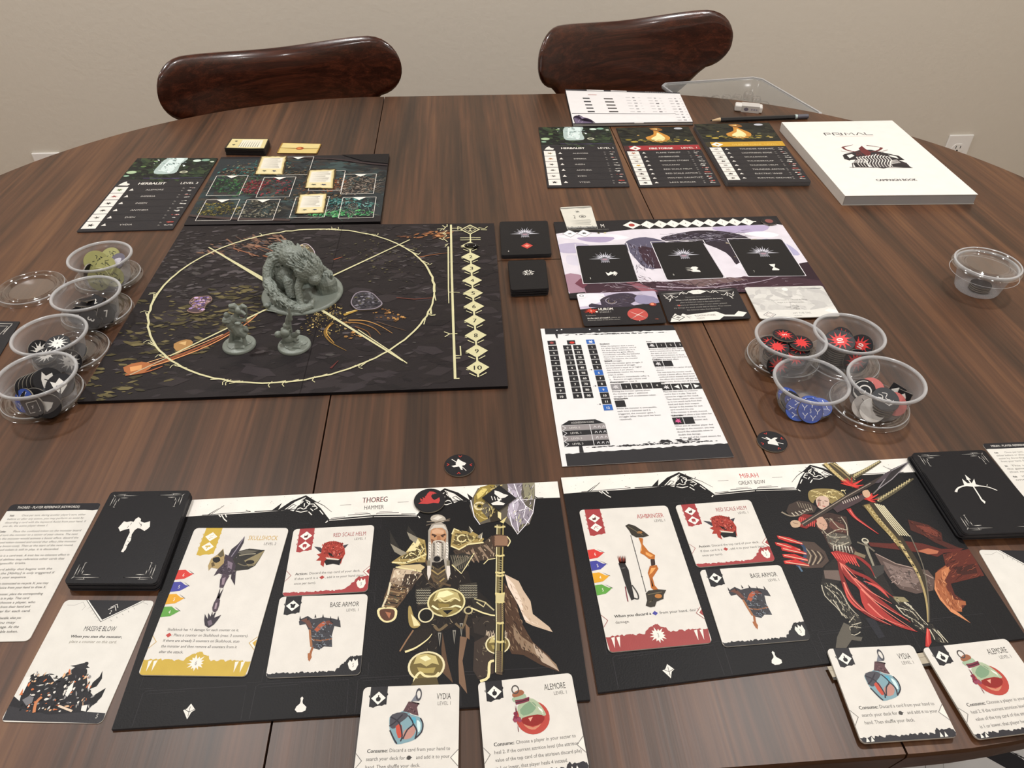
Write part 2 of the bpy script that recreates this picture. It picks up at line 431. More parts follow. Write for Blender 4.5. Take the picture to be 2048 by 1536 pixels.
    def build(s, parent, mapf, mat, base_z=0.00005, dz=0.000004):
        """mapf(x, y) -> point in the parent's frame; one mesh per part"""
        parts = {}; n_ = len(s.items); dz = max(2.2e-7, min(dz, 3.0e-4/max(1, n_)))
        for k, (p, vs, fs, c) in enumerate(s.items):
            V, Fc, C = parts.setdefault(p, ([], [], []))
            b = len(V); z = base_z+k*dz
            for v in vs:
                q = mapf(v[0], v[1]); V.append((q[0], q[1], z+(q[2] if len(q) > 2 else 0)))
            for f in fs: Fc.append(tuple(i+b for i in f)); C.append(c)
        out = []
        for p, (V, Fc, C) in parts.items():
            o = mesh_obj(p, V, Fc, mat, parent, cols=C)
            # every face of a print looks up
            me = o.data; nb = [pl for pl in me.polygons if pl.normal.z < 0]
            for pl in nb: pl.flip()
            if p != 'lettering' or True: o['kind'] = 'stuff'
            out.append(o)
        return out

def rounded(w, h, r, n=6):
    """outline of a w x h sheet with rounded corners, local mm, clockwise seen with y down"""
    if r <= 0: return [(0, 0), (w, 0), (w, h), (0, h)]
    out = []
    for cx, cy, a0 in ((w-r, r, -90), (w-r, h-r, 0), (r, h-r, 90), (r, r, 180)):
        for i in range(n+1):
            a = math.radians(a0+90*i/n); out.append((cx+r*math.cos(a), cy+r*math.sin(a)))
    return out
def slab(name, sh, zb, zt, r, top, edge, parent=None, mat='card', loc=None, outline=None, jig=(0, 0)):
    """prism under a Sheet from zb to zt mm; its printed ground colour on top"""
    c = sh.c if loc is None else loc
    ol = outline or rounded(sh.w, sh.h, r)
    P = [sh.wld(x, y) for x, y in ol]; n = len(P)
    V = [(p[0]-c[0]+jig[0], p[1]-c[1]+jig[1], 0) for p in P]+[(p[0]-c[0]+jig[0], p[1]-c[1]+jig[1], (zt-zb)/1000) for p in P]
    # find winding
    ar = sum(V[i][0]*V[(i+1) % n][1]-V[(i+1) % n][0]*V[i][1] for i in range(n))
    f_top = tuple(range(n, 2*n)); f_bot = tuple(range(n-1, -1, -1)); sides = [(i, (i+1) % n, n+(i+1) % n, n+i) for i in range(n)]
    if ar < 0: f_top = tuple(reversed(f_top)); f_bot = tuple(reversed(f_bot)); sides = [tuple(reversed(f)) for f in sides]
    cols = [lin(top), lin(edge)]+[lin(edge)]*n
    o = mesh_obj(name, V, [f_top, f_bot]+sides, M[mat], parent, (c[0], c[1], ZT+zb/1000) if parent is None else (0, 0, 0), cols=cols)
    return o
def printed(name, sh, zb, r, top, edge, art, label, cat, group=None, mat='card', outline=None):
    o = slab(name, sh, zb, sh.z, r, top, edge, mat=mat, outline=outline)
    tag(o, label, cat, group); t = (sh.z-zb)/1000
    if art is not None:
        kx, ky = sh.w/art.w, sh.h/art.h
        art.build(o, lambda x, y: (*(sh.wld(x*kx, y*ky)-sh.c), t), M[mat])
    return o
# ---------------------------------------------------------------- room, in a frame turned with the back wall
TH = math.atan2(187, 2513)
UX = np.array([math.cos(TH), math.sin(TH)]); UY = np.array([-UX[1], UX[0]])
W0 = PX(1899, 269, -313)                     # a point of the back wall (top of the right outlet)
wy = float(W0 @ UY)                          # distance of the wall in the turned frame
WR = 1.62                                    # right wall, turned frame x
WL, WF = -2.6, -1.9
room = empty('room', (0, 0, 0), (0, 0, TH))
def wall(name, c, d, mat='paint_wall'):
    g = G().box((0, 0, 0), d); R = Matrix.Rotation(TH, 3, 'Z')
    o = g.obj(name, M[mat], loc=R @ Vector(c), rot=(0, 0, TH)); tag(o, kind='structure'); return o
bpy.data.objects.remove(room)
T_ = 0.1
wall('wall_back', ((WL+WR)/2, wy+T_/2, CEIL/2), (WR-WL+2*T_, T_, CEIL))
wall('wall_right', (WR+T_/2, (wy+WF)/2, CEIL/2), (T_, wy-WF, CEIL))
wall('wall_left', (WL-T_/2, (wy+WF)/2, CEIL/2), (T_, wy-WF, CEIL))
wall('wall_front', ((WL+WR)/2, WF-T_/2, CEIL/2), (WR-WL+2*T_, T_, CEIL))
wall('floor', ((WL+WR)/2, (wy+WF)/2, -T_/2), (WR-WL+2*T_, wy-WF+2*T_, T_), 'floor')
wall('ceiling', ((WL+WR)/2, (wy+WF)/2, CEIL+T_/2), (WR-WL+2*T_, wy-WF+2*T_, T_), 'ceiling')
wall('baseboard_back', ((WL+WR)/2, wy-0.007, 0.05), (WR-WL, 0.014, 0.1), 'trim')
wall('baseboard_right', (WR-0.007, (wy+WF)/2, 0.05), (0.014, wy-WF-0.03, 0.1), 'trim')
wall('baseboard_left', (WL+0.007, (wy+WF)/2, 0.05), (0.014, wy-WF-0.03, 0.1), 'trim')

# outlets
def outlet(px, py, label):
    p = PX(px, py, -313)                      # upper middle of the plate
    xr = float(p @ UX); c = UX*xr+UY*(wy-0.003)
    e = empty('wall_outlet', (c[0], c[1], ZT-0.313-0.057), (0, 0, TH))
    tag(e, label, 'outlet', None)
    bevel(G().box((0, 0, 0), (0.070, 0.006, 0.114)).obj('cover_plate', M['white_plastic'], e), 0.0025, 3)
    for s in (-1, 1):
        g = G(); n = 24
        ring = [(0.0165*math.cos(6.2832*i/n), 0.0145*max(-0.86, min(0.86, math.sin(6.2832*i/n)))) for i in range(n)]
        g.add([(x, -0.0045, z+s*0.0195) for x, z in ring]+[(x, -0.0028, z+s*0.0195) for x, z in ring],
              [tuple(range(n))]+[(i, n+i, n+(i+1) % n, (i+1) % n) for i in range(n)])
        so = g.obj('socket', M['white_plastic'], e)
        q = G()
        q.box((-0.0063, -0.0046, s*0.0195+0.004), (0.0016, 0.0012, 0.008)); q.box((0.0063, -0.0046, s*0.0195+0.004), (0.0016, 0.0012, 0.0065))
        q.box((0, -0.0046, s*0.0195-0.006), (0.0042, 0.0012, 0.0042)); q.obj('slots', M['slot'], so)
    G().lathe([(0, -0.001), (0.003, -0.001), (0.003, 0.0005)], 12).obj('screw', M['white_plastic'], e, loc=(0, -0.004, 0), rot=(math.pi/2, 0, 0))
outlet(1923, 268.5, 'white double wall outlet beyond the right end of the table, near the room corner')
outlet(91.5, 304.5, 'white wall outlet mostly hidden behind the left end of the table')

# ceiling light fittings
EM = NT('lamp_diffuser'); EM.set(Base_Color=(0.9, 0.9, 0.9, 1)); EM.b.inputs['Emission Color'].default_value = (*LAMP_COL, 1); EM.b.inputs['Emission Strength'].default_value = 25
names = ['over the far left of the table', 'over the far right of the table', 'behind the camera on the left', 'behind the camera on the right', 'beyond the left end of the table', 'nearest the right wall']
lamps = [o for o in COL.objects if o.type == 'LIGHT']
for (lx, ly, pw), nm, lo in zip(LAMPS, names, lamps):
    e = empty('ceiling_light', (lx, ly, CEIL)); tag(e, 'round recessed ceiling light '+nm, 'ceiling light', 'recessed ceiling lights')
    G().lathe([(0.070, -0.001), (0.070, -0.006), (0.095, -0.006), (0.100, -0.001)], 40).obj('trim_ring', M['white_plastic'], e, smooth=True)
    G().add([(0.07*math.cos(6.2832*i/32), 0.07*math.sin(6.2832*i/32), -0.003) for i in range(32)], [tuple(range(31, -1, -1))]).obj('diffuser', EM.mat, e)
    lo.parent = e; lo.location = (0, 0, -0.022)

# ---------------------------------------------------------------- table
TA = 0.0784; TC = np.array([0.0018, 0.7661]); TR_, TL_ = 0.5865, 0.2004
tx = np.array([math.cos(TA), math.sin(TA)]); ty = np.array([-tx[1], tx[0]])
table = empty('dining_table', (TC[0], TC[1], 0), (0, 0, TA))
tag(table, 'oval walnut dining table spread with a board game', 'table')
TT = 0.030
def top_panel(name, outline, seam=0.0006):
    """outline in table frame (m); sides slope in towards the underside"""
    n = len(outline); cx = sum(p[0] for p in outline)/n; cy = sum(p[1] for p in outline)/n
    V = []
    for z, k in ((ZT, 0.0), (ZT-0.004, -0.0006), (ZT-TT, 0.004)):
        for (x, y, e) in outline:
            r = math.hypot(max(abs(x)-TL_, 0), y) if e else 1
            dx = (max(abs(x)-TL_, 0)*(1 if x > 0 else -1))/r if e else 0; dy = y/r if e else 0
            V.append((x-dx*k, y-dy*k, z))
    Fs = [tuple(range(n))]+[tuple(range(3*n-1, 2*n-1, -1))]
    for l in range(2): Fs += [(l*n+i, (l+1)*n+i, (l+1)*n+(i+1) % n, l*n+(i+1) % n) for i in range(n)]
    return mesh_obj(name, V, Fs, [M['walnut'], M['walnut_edge']], table, mi=[0]+[1]*(len(Fs)-1))
def arc(sgn):
    out = []; K = 64
    for i in range(K+1):
        a = -math.pi/2+math.pi*i/K; out.append((sgn*(TL_+TR_*math.cos(a)), sgn*TR_*math.sin(a), 1))
    return out
g_ = 0.0007; LS = 0.189
a = arc(1); right = [(LS+g_, -TR_, 1)]+a+[(LS+g_, TR_, 1)]
top_panel('table_end', right)
left = [(-x, -y, e) for x, y, e in right]
top_panel('table_end', left)
top_panel('leaf_panel', [(-LS+g_, g_, 0), (LS-g_, g_, 0), (LS-g_, TR_, 1), (-LS+g_, TR_, 1)])
top_panel('leaf_panel', [(-LS+g_, -TR_, 1), (LS-g_, -TR_, 1), (LS-g_, -g_, 0), (-LS+g_, -g_, 0)])
g = G()
for sy in (-1, 1): g.box((0, sy*0.40, ZT-TT-0.04), (0.9, 0.022, 0.08))
for sx in (-1, 1): g.box((sx*0.46, 0, ZT-TT-0.04), (0.022, 0.82, 0.08))
g.obj('apron', M['walnut_edge'], table)
for sx in (-1, 1):
    for sy in (-1, 1):
        G().tube([(sx*0.44, sy*0.38, ZT-TT), (sx*0.50, sy*0.43, 0)], [0.028, 0.016], 16).obj('leg', M['walnut_edge'], table, smooth=True)
# ---------------------------------------------------------------- crops the print was read from
zA = ZM(700, 900, .234375); zK = ZM(260, 1020, .25391); zN = ZM(200, 930, .29297); zM = ZM(1100, 900, .27344)
zQ = ZM(1500, 900, .26758); zR = ZM(0, 960, .19531); zS = ZM(0, 1160, .19531); zT = ZM(360, 270, .21484); zHB = ZM(140, 270, .19531)
zB1 = ZM(150, 430, .24414); zB2 = ZM(600, 430, .24414); zHm = ZM(980, 400, .19531); zH2 = ZM(1300, 400, .19531); zRS = ZM(1060, 630, .21484)
zV = ZM(700, 1176, .234375); zW = ZM(1600, 1200, .21875); zBK = ZM(1500, 120, .26758); zF = ZM(1000, 20, .29297); zD = ZM(820, 430, .24096)
zP = ZM(1050, 160, .18066); zDK = ZM(1800, 860, .2475); zMF = ZM(440, 440, .19531); zHC = ZM(1100, 430, .19531)
BLK, WHT, PAP, INK = '#121113', '#e9e5de', '#dcd8d1', '#3a3836'

def header(a):
    """white torn band with angular ornaments, mirrored about the middle (board 291 mm wide)"""
    a.part = 'header_band'
    up_ = [(0, 0), (0, 17.2), (14, 16.8), (40, 16.9), (62, 16.4), (80, 15.6), (84, 17.6), (92, 15.4), (97, 17), (103, 21), (111, 27.6), (124, 26.2), (146, 25.2)]
    full = up_+[(291-x, y) for x, y in reversed(up_) if y > 0][1:]+[(291, 0)]
    a.poly(full, WHT)
    for sgn in (1, -1):
        m = (lambda p: p) if sgn == 1 else (lambda p: (291-p[0], p[1]))
        P = lambda *q: [m(p) for p in q]
        a.poly(P((83, 17.6), (86, 11.5), (90.8, 3.4), (97, 8), (104, 15.5), (112.8, 28.4), (104, 24), (97, 19.4), (90, 18.4)), BLK)
        a.poly(P((70, 15.9), (80, 6.5), (90.6, 1.2), (101, 9.5), (98, 9.2), (90.6, 3.2), (83, 7.5), (76, 14.8), (73, 16)), BLK)
        for p, q in (((84, 13), (87, 10.5)), ((87, 10.5), (86.2, 8)), ((92, 14), (94.5, 11)), ((94.5, 11), (92, 8)), ((97, 13), (99.5, 13.2)), ((90.8, 13), (90.6, 9.6)), ((85.6, 15.4), (88, 14)), ((88, 14), (90.6, 15.6)), ((90.6, 15.6), (93, 14.4)), ((90.8, 6), (94.6, 8.4)), ((94.6, 8.4), (94.6, 10.6)), ((94.6, 10.6), (98, 10.8)), ((98, 10.8), (101.4, 15.2)), ((101.4, 15.2), (99, 16.6)), ((96, 15.4), (98.4, 17.8)), ((103.4, 17.6), (106.6, 22)), ((87.6, 9.8), (89.4, 7.4))):
            a.stroke(P(p, q), .75, WHT)
        a.stroke(P((77, 15.4), (82, 10.2), (84.5, 11.5)), .7, BLK); a.stroke(P((79.5, 15.4), (84, 12.2)), .5, BLK)
        for x in (88, 94, 101): a.stroke(P((x, 4.5+abs(x-92)*.6), (x+1.6, 2.3+abs(x-92)*.6)), .5, BLK)
        a.stroke(P((99, 8.4), (106, 13), (113, 20)), .7, BLK, .3)
        a.stroke(P((17.5, 16.6), (24.5, 10.2)), .9, BLK, .25); a.stroke(P((19.5, 16.6), (28, 7.6)), .45, BLK)
        a.stroke(P((13, 16.4), (50, 15.4), (46, 13.6)), .6, BLK); a.stroke(P((53, 15.6), (84, 15.2)), .9, BLK)
        a.poly(P((66, 15.4), (73, 7.8), (71, 15.2)), BLK)
        for p, q in (((26, 17), (28, 19.3)), ((28, 17), (31, 21.5)), ((31, 21.5), (33.6, 24)), ((31, 17), (32.5, 19.8)), ((85, 17), (89, 18.6)), ((89, 18.6), (94, 17.5)), ((95, 18.5), (98, 22))):
            a.stroke(P(p, q), .8, WHT)
        a.stroke(P((112, 28.4), (145, 26.9)), .55, WHT); a.stroke(P((111, 28.6), (109.5, 30.4)), .9, WHT)
        a.stroke(P((126, 24), (142.5, 23.6), (143.2, 24.4)), .6, BLK); a.stroke(P((113, 26.3), (124, 25.6)), .55, BLK); a.stroke(P((131, 22.6), (141, 22.4)), .3, BLK)
        a.stroke(P((118.8, 13.5), (127.4, 13.5)), .35, '#5a5654')
        for i in range(26):
            x, y = rnd.uniform(2, 110), rnd.uniform(1, 13); a.dot(m((x, y)), rnd.uniform(.1, .28), '#3b393a', 6)

def board_base(a, who, sub, lw, sw):
    a.rect(0, 0, 291, 183, BLK)
    a.part = 'linen_wear'
    R = random.Random(len(who))
    for i in range(150):                     # linen scuffs of the dark board
        x, y = R.uniform(0, 290), R.uniform(30, 182); L = R.uniform(2, 11)
        a.stroke([(x, y), (x+L, y+R.uniform(-.2, .2))], .12, '#1b1a1c')
    header(a)
    a.part = 'lettering'
    a.text(who, 145.5-lw/2, 12.2, 5.6, '#b85a55' if who == 'THOREG' else '#c0504b', width=lw)
    a.text(who, 145.5-lw/2+.25, 12.2, 5.6, '#4a4644', width=lw) if who == 'THOREG' else None
    a.text(sub, 145.5-sw/2, 19.4, 4.3, '#4a4644', width=sw)
    a.part = 'slot_frames'
    gr = '#302e31'
    for x0, x1 in ((12, 76), (82, 140), (146, 205), (211, 270)):
        a.stroke([(x0, 182), (x0, 161), (x0+2, 159.5), (x1, 160), (x1+1, 182)], .35, gr)
        a.stroke([(x0+3, 161.6), (x0+26, 161.2)], .3, gr)
    for x0, y0, x1, y1 in ((9, 34, 85, 158), (88, 30, 152, 94), (88, 96, 152, 158)):
        a.stroke([(x0, y0+9), (x0, y0), (x0+9, y0)], .3, gr); a.stroke([(x1, y0+9), (x1, y0), (x1-9, y0)], .3, gr)
        a.stroke([(x0, y1-9), (x0, y1), (x0+9, y1)], .3, gr); a.stroke([(x1, y1-9), (x1, y1), (x1-9, y1)], .3, gr)
    a.part = 'slot_icons'
    a.poly([(44, 169.6), (47.6, 173.8), (45.6, 175.2), (44.1, 179.6), (41.8, 176), (40.2, 173.6), (42.2, 172.8)], WHT)
    a.stroke([(40.6, 172.8), (44, 175), (47.4, 173.4)], .35, BLK); a.stroke([(44, 171.5), (44.1, 177.8)], .3, BLK)
    a.poly([(112.2, 169.4), (113.1, 170.5), (112.8, 172.5), (113.2, 174), (115.8, 176.4), (115.5, 178.6), (113.5, 179.5), (110.5, 179.4), (108.9, 177.8), (109.5, 175.8), (111.4, 174), (111.7, 172.4), (111.3, 170.4)], WHT)

# ================================================================ warrior board
SH_T = Sheet([(381, 1000), (1115, 963), (1180.5, 1399.5), (223, 1459)], 2, 291, 183)
a = Art(SH_T); board_base(a, 'THOREG', 'HAMMER', 19.5, 15.2)
a.part = 'warrior_picture'; a.px(zA); a.k = .4
GO, GL, GD, BR, BD, SK, SV = '#a08b55', '#e3d7a4', '#4d4128', '#5b4636', '#2c2320', '#b98a66', '#c6beb2'
# cloak and tails
a.poly([(1320, 1060), (1440, 1120), (1480, 1200), (1540, 1290), (1560, 1400), (1700, 1510), (1730, 1555), (1560, 1500), (1500, 1470), (1450, 1330), (1370, 1180)], '#c9b29b')
a.poly([(1320, 1060), (1400, 1150), (1470, 1300), (1480, 1400), (1540, 1470), (1700, 1530), (1560, 1480), (1490, 1450), (1440, 1330), (1350, 1170)], '#e6d3c2')
a.poly([(1300, 1110), (1360, 1200), (1420, 1300), (1460, 1470), (1560, 1640), (1700, 1760), (1790, 1895), (1620, 1830), (1480, 1750), (1380, 1740), (1310, 1600)], '#4b3527')
a.poly([(1390, 1480), (1460, 1590), (1620, 1700), (1760, 1830), (1785, 1890), (1640, 1800), (1560, 1730), (1470, 1700), (1400, 1600)], '#8d7660')
a.poly([(1560, 1650), (1680, 1760), (1785, 1885), (1640, 1810), (1590, 1740)], '#b7a390')
a.poly([(940, 1590), (1000, 1600), (960, 1800), (1000, 2080), (930, 1990), (925, 1800)], '#7b604c'); a.poly([(790, 1560), (830, 1800), (880, 1990), (790, 1900), (780, 1700)], '#5b4433')
# trunk and legs
a.poly([(560, 1060), (650, 960), (860, 940), (1010, 1040), (1040, 1150), (1200, 1300), (1260, 1500), (1240, 1900), (1080, 1960), (1060, 1600), (900, 1500), (760, 1560), (740, 1760), (560, 1700), (580, 1400), (560, 1200)], '#1f1a18')
a.poly([(1040, 1440), (1250, 1400), (1250, 1530), (1180, 1600), (1060, 1560)], '#2e2723')
a.poly([(1060, 1640), (1200, 1560), (1230, 1740), (1240, 1900), (1100, 1960), (1050, 1880)], '#3b302a')
# raised arm
a.poly([(880, 860), (1010, 800), (1140, 790), (1210, 730), (1290, 800), (1270, 900), (1180, 940), (1040, 950), (930, 950)], '#43362c')
for p in (((1040, 850), (1100, 960)), ((1100, 830), (1180, 930)), ((1150, 810), (1230, 890)), ((1000, 870), (1060, 960))): a.stroke(p, 2.6, '#8f7a66', .8)
a.stroke([(1140, 975), (1180, 935), (1250, 925)], .7, GL)
# left arm (viewer's left)
a.poly([(370, 1010), (560, 1010), (620, 1060), (520, 1170), (490, 1230), (330, 1160), (350, 1080)], '#97836e')
a.poly([(380, 1020), (540, 1020), (500, 1090), (360, 1090)], '#c7b49b'); a.poly([(470, 1060), (600, 1060), (520, 1200), (430, 1180)], '#3a2d25')
a.poly([(340, 1130), (510, 1180), (470, 1260), (400, 1350), (280, 1350), (290, 1260)], '#5a4533')
for i in range(6): a.stroke([(345-i*11, 1170+i*32), (420-i*4, 1190+i*30), (490-i*22, 1180+i*33)], 1.2, '#8f7556' if i % 2 else '#2f251d')
a.stroke([(345, 1130), (325, 1230), (278, 1340)], 1.4, '#d7ccae')
a.poly([(245, 1350), (390, 1350), (395, 1430), (350, 1468), (290, 1470), (240, 1420)], GL, 3); a.poly([(262, 1362), (372, 1362), (376, 1425), (340, 1455), (295, 1455), (258, 1415)], '#5b3b2e', 3); a.poly([(300, 1380), (350, 1390), (335, 1440)], '#a86d50')
# mail skirt
for sx, sy, w_, h_ in ((560, 1190, 120, 140), (930, 1150, 150, 130)):
    a.poly([(sx, sy), (sx+w_, sy-20), (sx+w_+10, sy+h_-20), (sx+30, sy+h_), (sx-5, sy+60)], '#3a362f')
    for i in range(7):
        for j in range(6):
            x, y = sx+8+i*w_/7, sy+5+j*h_/6.5; a.stroke([(x, y), (x+9, y+7), (x+18, y)], .55, '#a19c8a')
# chest plates
a.poly([(620, 1040), (750, 1010), (840, 1050), (830, 1120), (760, 1200), (680, 1150)], '#4a3e30')
for i in range(5): a.stroke([(690+i*4, 985+i*38), (750, 1025+i*38), (818-i*4, 980+i*38)], 1.2, '#9c8657' if i % 2 else '#5f5138')
a.poly([(850, 900), (960, 880), (1060, 900), (1000, 1000), (945, 1055), (880, 990)], '#2d2a26')
for i in range(8): a.stroke([(860+i*20, 900), (900+i*16, 1035-i*6)], .4, '#77705f'); a.stroke([(1050-i*22, 905), (900-i*2, 1000)], .4, '#77705f')
a.stroke([(1060, 880), (1000, 980), (950, 1055), (870, 980)], .8, GL)
a.stroke([(600, 950), (650, 1060), (760, 1190)], 2.2, '#2d251e'); a.stroke([(640, 930), (720, 1120), (860, 1160)], 1.6, '#5f4c38')
# shoulder plates
a.poly([(350, 960), (470, 880), (570, 745), (640, 770), (655, 890), (640, 960), (560, 960), (440, 985)], GO); a.poly([(430, 930), (560, 830), (630, 800), (640, 880), (560, 930)], GD)
a.poly([(480, 870), (570, 750), (600, 790), (560, 860)], GL); a.stroke([(360, 960), (470, 965), (560, 930), (650, 890)], 1.3, GL)
a.stroke([(470, 920), (520, 880), (580, 900), (600, 860), (560, 840)], .9, GL, smooth=3); a.stroke([(600, 800), (625, 850), (600, 900), (640, 930)], .9, '#cdb877', smooth=3)
a.poly([(390, 1000), (440, 985), (600, 975), (640, 1000), (600, 1040), (520, 1025), (430, 1015)], '#c9b68a'); a.stroke([(390, 1000), (520, 1020), (610, 1040)], 1, GL)
a.poly([(858, 820), (870, 720), (890, 680), (960, 690), (1050, 700), (1100, 730), (1145, 760), (1120, 795), (1010, 800), (930, 850)], GO); a.poly([(880, 800), (900, 710), (1010, 720), (1080, 760), (1000, 785), (930, 820)], '#5d4f30')
a.ring((955, 755), 8, 2, GL, ry=8, a0=20, a1=320); a.ring((1035, 755), 5.5, 1.6, '#cdbd80', a0=-60, a1=200); a.stroke([(862, 820), (930, 850), (1010, 805), (1140, 790)], 1.3, GL); a.stroke([(870, 720), (890, 672), (930, 690)], 1.2, GL)
# horns
for h in ([(340, 695), (380, 780), (430, 850), (490, 880), (440, 905), (380, 870), (345, 800)], [(497, 650), (520, 700), (580, 750), (560, 800), (510, 760), (485, 700)], [(1015, 650), (1045, 690), (1030, 710), (1000, 700)], [(1130, 705), (1120, 760), (1085, 740)]):
    a.poly(h, '#8f8878'); a.stroke([h[0], h[1], h[2]], .7, '#e8e4d2', taper=True); a.poly([h[0], h[2], h[-1]], '#2b2824')
FW = ['#8f8468', '#b9ae90', '#15110f', '#4d4335', '#70644c']
a.fuzz([(560, 1060), (650, 960), (860, 940), (1010, 1040), (1040, 1150), (1200, 1300), (1260, 1500), (1240, 1900), (1080, 1960), (1060, 1600), (900, 1500), (760, 1560), (740, 1760), (560, 1700), (580, 1400), (560, 1200)], 150, ['#5b5044', '#3b332b', '#7c7060', '#100d0c', '#94866c'], 40, .4, seed=2)
a.fuzz([(880, 860), (1010, 800), (1140, 790), (1210, 730), (1270, 900), (1180, 940), (1040, 950), (930, 950)], 50, ['#8f7a66', '#c4b197', '#2a211c', '#6d5b4b'], 34, .5, 1.2, 3)
a.fuzz([(370, 1010), (560, 1010), (620, 1060), (520, 1170), (490, 1230), (330, 1160), (350, 1080)], 60, ['#d8c9b0', '#6f5f4f', '#efe2cb', '#4b3c31'], 34, .45, 1.9, 4)
a.fuzz([(340, 1130), (510, 1180), (470, 1260), (400, 1350), (280, 1350), (290, 1260)], 60, ['#8d7454', '#2c221b', '#b39a73', '#4a5040'], 30, .5, .3, 5)
a.fuzz([(350, 960), (470, 880), (570, 745), (640, 770), (655, 890), (640, 960), (560, 960), (440, 985)], 60, ['#e9dfb0', '#3c3220', '#776737', '#c9b87a'], 30, .5, seed=6)
a.fuzz([(858, 820), (870, 720), (890, 680), (960, 690), (1050, 700), (1145, 760), (1120, 795), (1010, 800), (930, 850)], 50, ['#e9dfb0', '#3c3220', '#776737', '#d3c48c'], 30, .5, seed=7)
a.fuzz([(1300, 1110), (1360, 1200), (1420, 1300), (1460, 1470), (1560, 1640), (1700, 1760), (1640, 1800), (1480, 1740), (1380, 1740), (1310, 1600)], 90, ['#6f5440', '#2f2019', '#8d735b', '#3b2a20'], 60, .5, 1.1, 8, .3)
a.fuzz([(1330, 1090), (1440, 1190), (1500, 1300), (1550, 1440), (1640, 1510), (1500, 1450), (1440, 1330)], 30, ['#f1e2d2', '#a98f78', '#d9c0a8'], 50, .4, .9, 9, .3)
# belt disc
a.dot((822, 1300), 33, '#d9cf9c', 30, 29); a.dot((822, 1300), 30, '#6d5f36', 30, 26)
a.poly([(705, 1290), (740, 1210), (830, 1190), (920, 1220), (945, 1290), (900, 1270), (860, 1300), (820, 1280), (770, 1300), (740, 1270)], '#b9ab74'); a.poly([(760, 1215), (830, 1200), (890, 1230), (800, 1260), (740, 1260)], '#e9e1b0')
a.stroke([(720, 1290), (760, 1265), (800, 1295), (840, 1290), (890, 1265), (940, 1290)], 1.0, GL, smooth=3); a.stroke([(700, 1330), (760, 1365), (800, 1345), (850, 1350), (900, 1330), (950, 1345)], 1.4, '#f0e8bd', smooth=3)
a.poly([(740, 1370), (790, 1350), (900, 1345), (930, 1370), (880, 1400), (800, 1430), (770, 1390)], '#8e7f4c'); a.poly([(790, 1370), (880, 1365), (830, 1405)], BLK); a.poly([(750, 1310), (850, 1320), (840, 1345), (760, 1350)], '#8c7a42')
# horn flask
a.poly([(498, 1345), (520, 1340), (545, 1420), (600, 1480), (580, 1515), (530, 1520), (500, 1470)], GO, 3); a.poly([(520, 1400), (560, 1440), (600, 1500), (545, 1505)], GL)
a.dot((648, 1412), 13.5, '#d8cfa8', 24, 14.5); a.dot((648, 1412), 11, '#131210', 24, 12)
# hanging bits
a.poly([(540, 1540), (700, 1520), (690, 1600), (560, 1720), (470, 1725), (430, 1700), (500, 1620)], '#241e1a'); a.stroke([(470, 1725), (560, 1690), (660, 1620), (700, 1570)], 1.6, GL, .4, 3); a.stroke([(425, 1720), (480, 1630), (540, 1540)], 1, '#8b6b4f')
for x, y in ((765, 1620), (950, 1540), (890, 1600)): a.poly([(x-14, y-60), (x+14, y-60), (x, y+60)], '#8e8a80'); a.poly([(x-6, y-50), (x+6, y-50), (x, y+30)], '#1e1c1b')
a.ring((1010, 1370), 6.5, 1.8, '#b7ac83'); a.stroke([(720, 1500), (760, 1540), (830, 1490)], 2, '#6b5b44', smooth=3); a.stroke([(900, 1480), (960, 1520), (1000, 1400)], 1.6, '#6b5b44', smooth=3); a.poly([(985, 1480), (1020, 1520), (1020, 1620), (990, 1600)], '#7a5f48')
# hip wraps
a.poly([(1030, 1260), (1110, 1270), (1200, 1340), (1250, 1400), (1180, 1410), (1060, 1350)], '#2c2824'); a.stroke([(1035, 1350), (1130, 1390), (1200, 1410), (1250, 1415)], 1.1, GL); a.stroke([(1060, 1270), (1150, 1300), (1230, 1370)], 1.0, '#b6ab83'); a.stroke([(1080, 1300), (1140, 1340), (1160, 1300)], .9, '#cfc396')
# knee discs
for cx, cy, k in ((652, 1845, 1.0), (1260, 1660, .68)):
    a.dot((cx, cy), 30*k, '#e0d6ad', 26, 26*k); a.dot((cx, cy), 26.5*k, '#6f6138', 26, 23*k)
    a.poly([(cx-110*k, cy-15*k), (cx-80*k, cy-90*k), (cx, cy-105*k), (cx+80*k, cy-85*k), (cx+108*k, cy-10*k), (cx+50*k, cy-25*k), (cx, cy+5*k), (cx-50*k, cy-25*k)], '#c2b378'); a.poly([(cx-60*k, cy-70*k), (cx, cy-90*k), (cx+40*k, cy-60*k), (cx-10*k, cy-40*k)], '#ece4b8')
    a.poly([(cx-80*k, cy+10*k), (cx, cy+20*k), (cx+80*k, cy+10*k), (cx+60*k, cy+60*k), (cx-60*k, cy+60*k)], '#a8975a')
a.stroke([(545, 2000), (560, 1940), (600, 1900), (640, 1930), (720, 1935), (760, 1900)], 1.6, GL, smooth=3); a.poly([(560, 1950), (740, 1940), (760, 2010), (520, 2010)], '#54492f')
a.stroke([(1110, 1975), (1180, 1940), (1190, 1820), (1230, 1800)], 1.8, GL, smooth=3)
for i in range(26): R_ = random.Random(i); x = 1140+R_.random()*200; a.stroke([(x, 1620-R_.random()*50), (x+R_.uniform(-14, 14), 1560-R_.random()*20)], .4, '#b9a793')
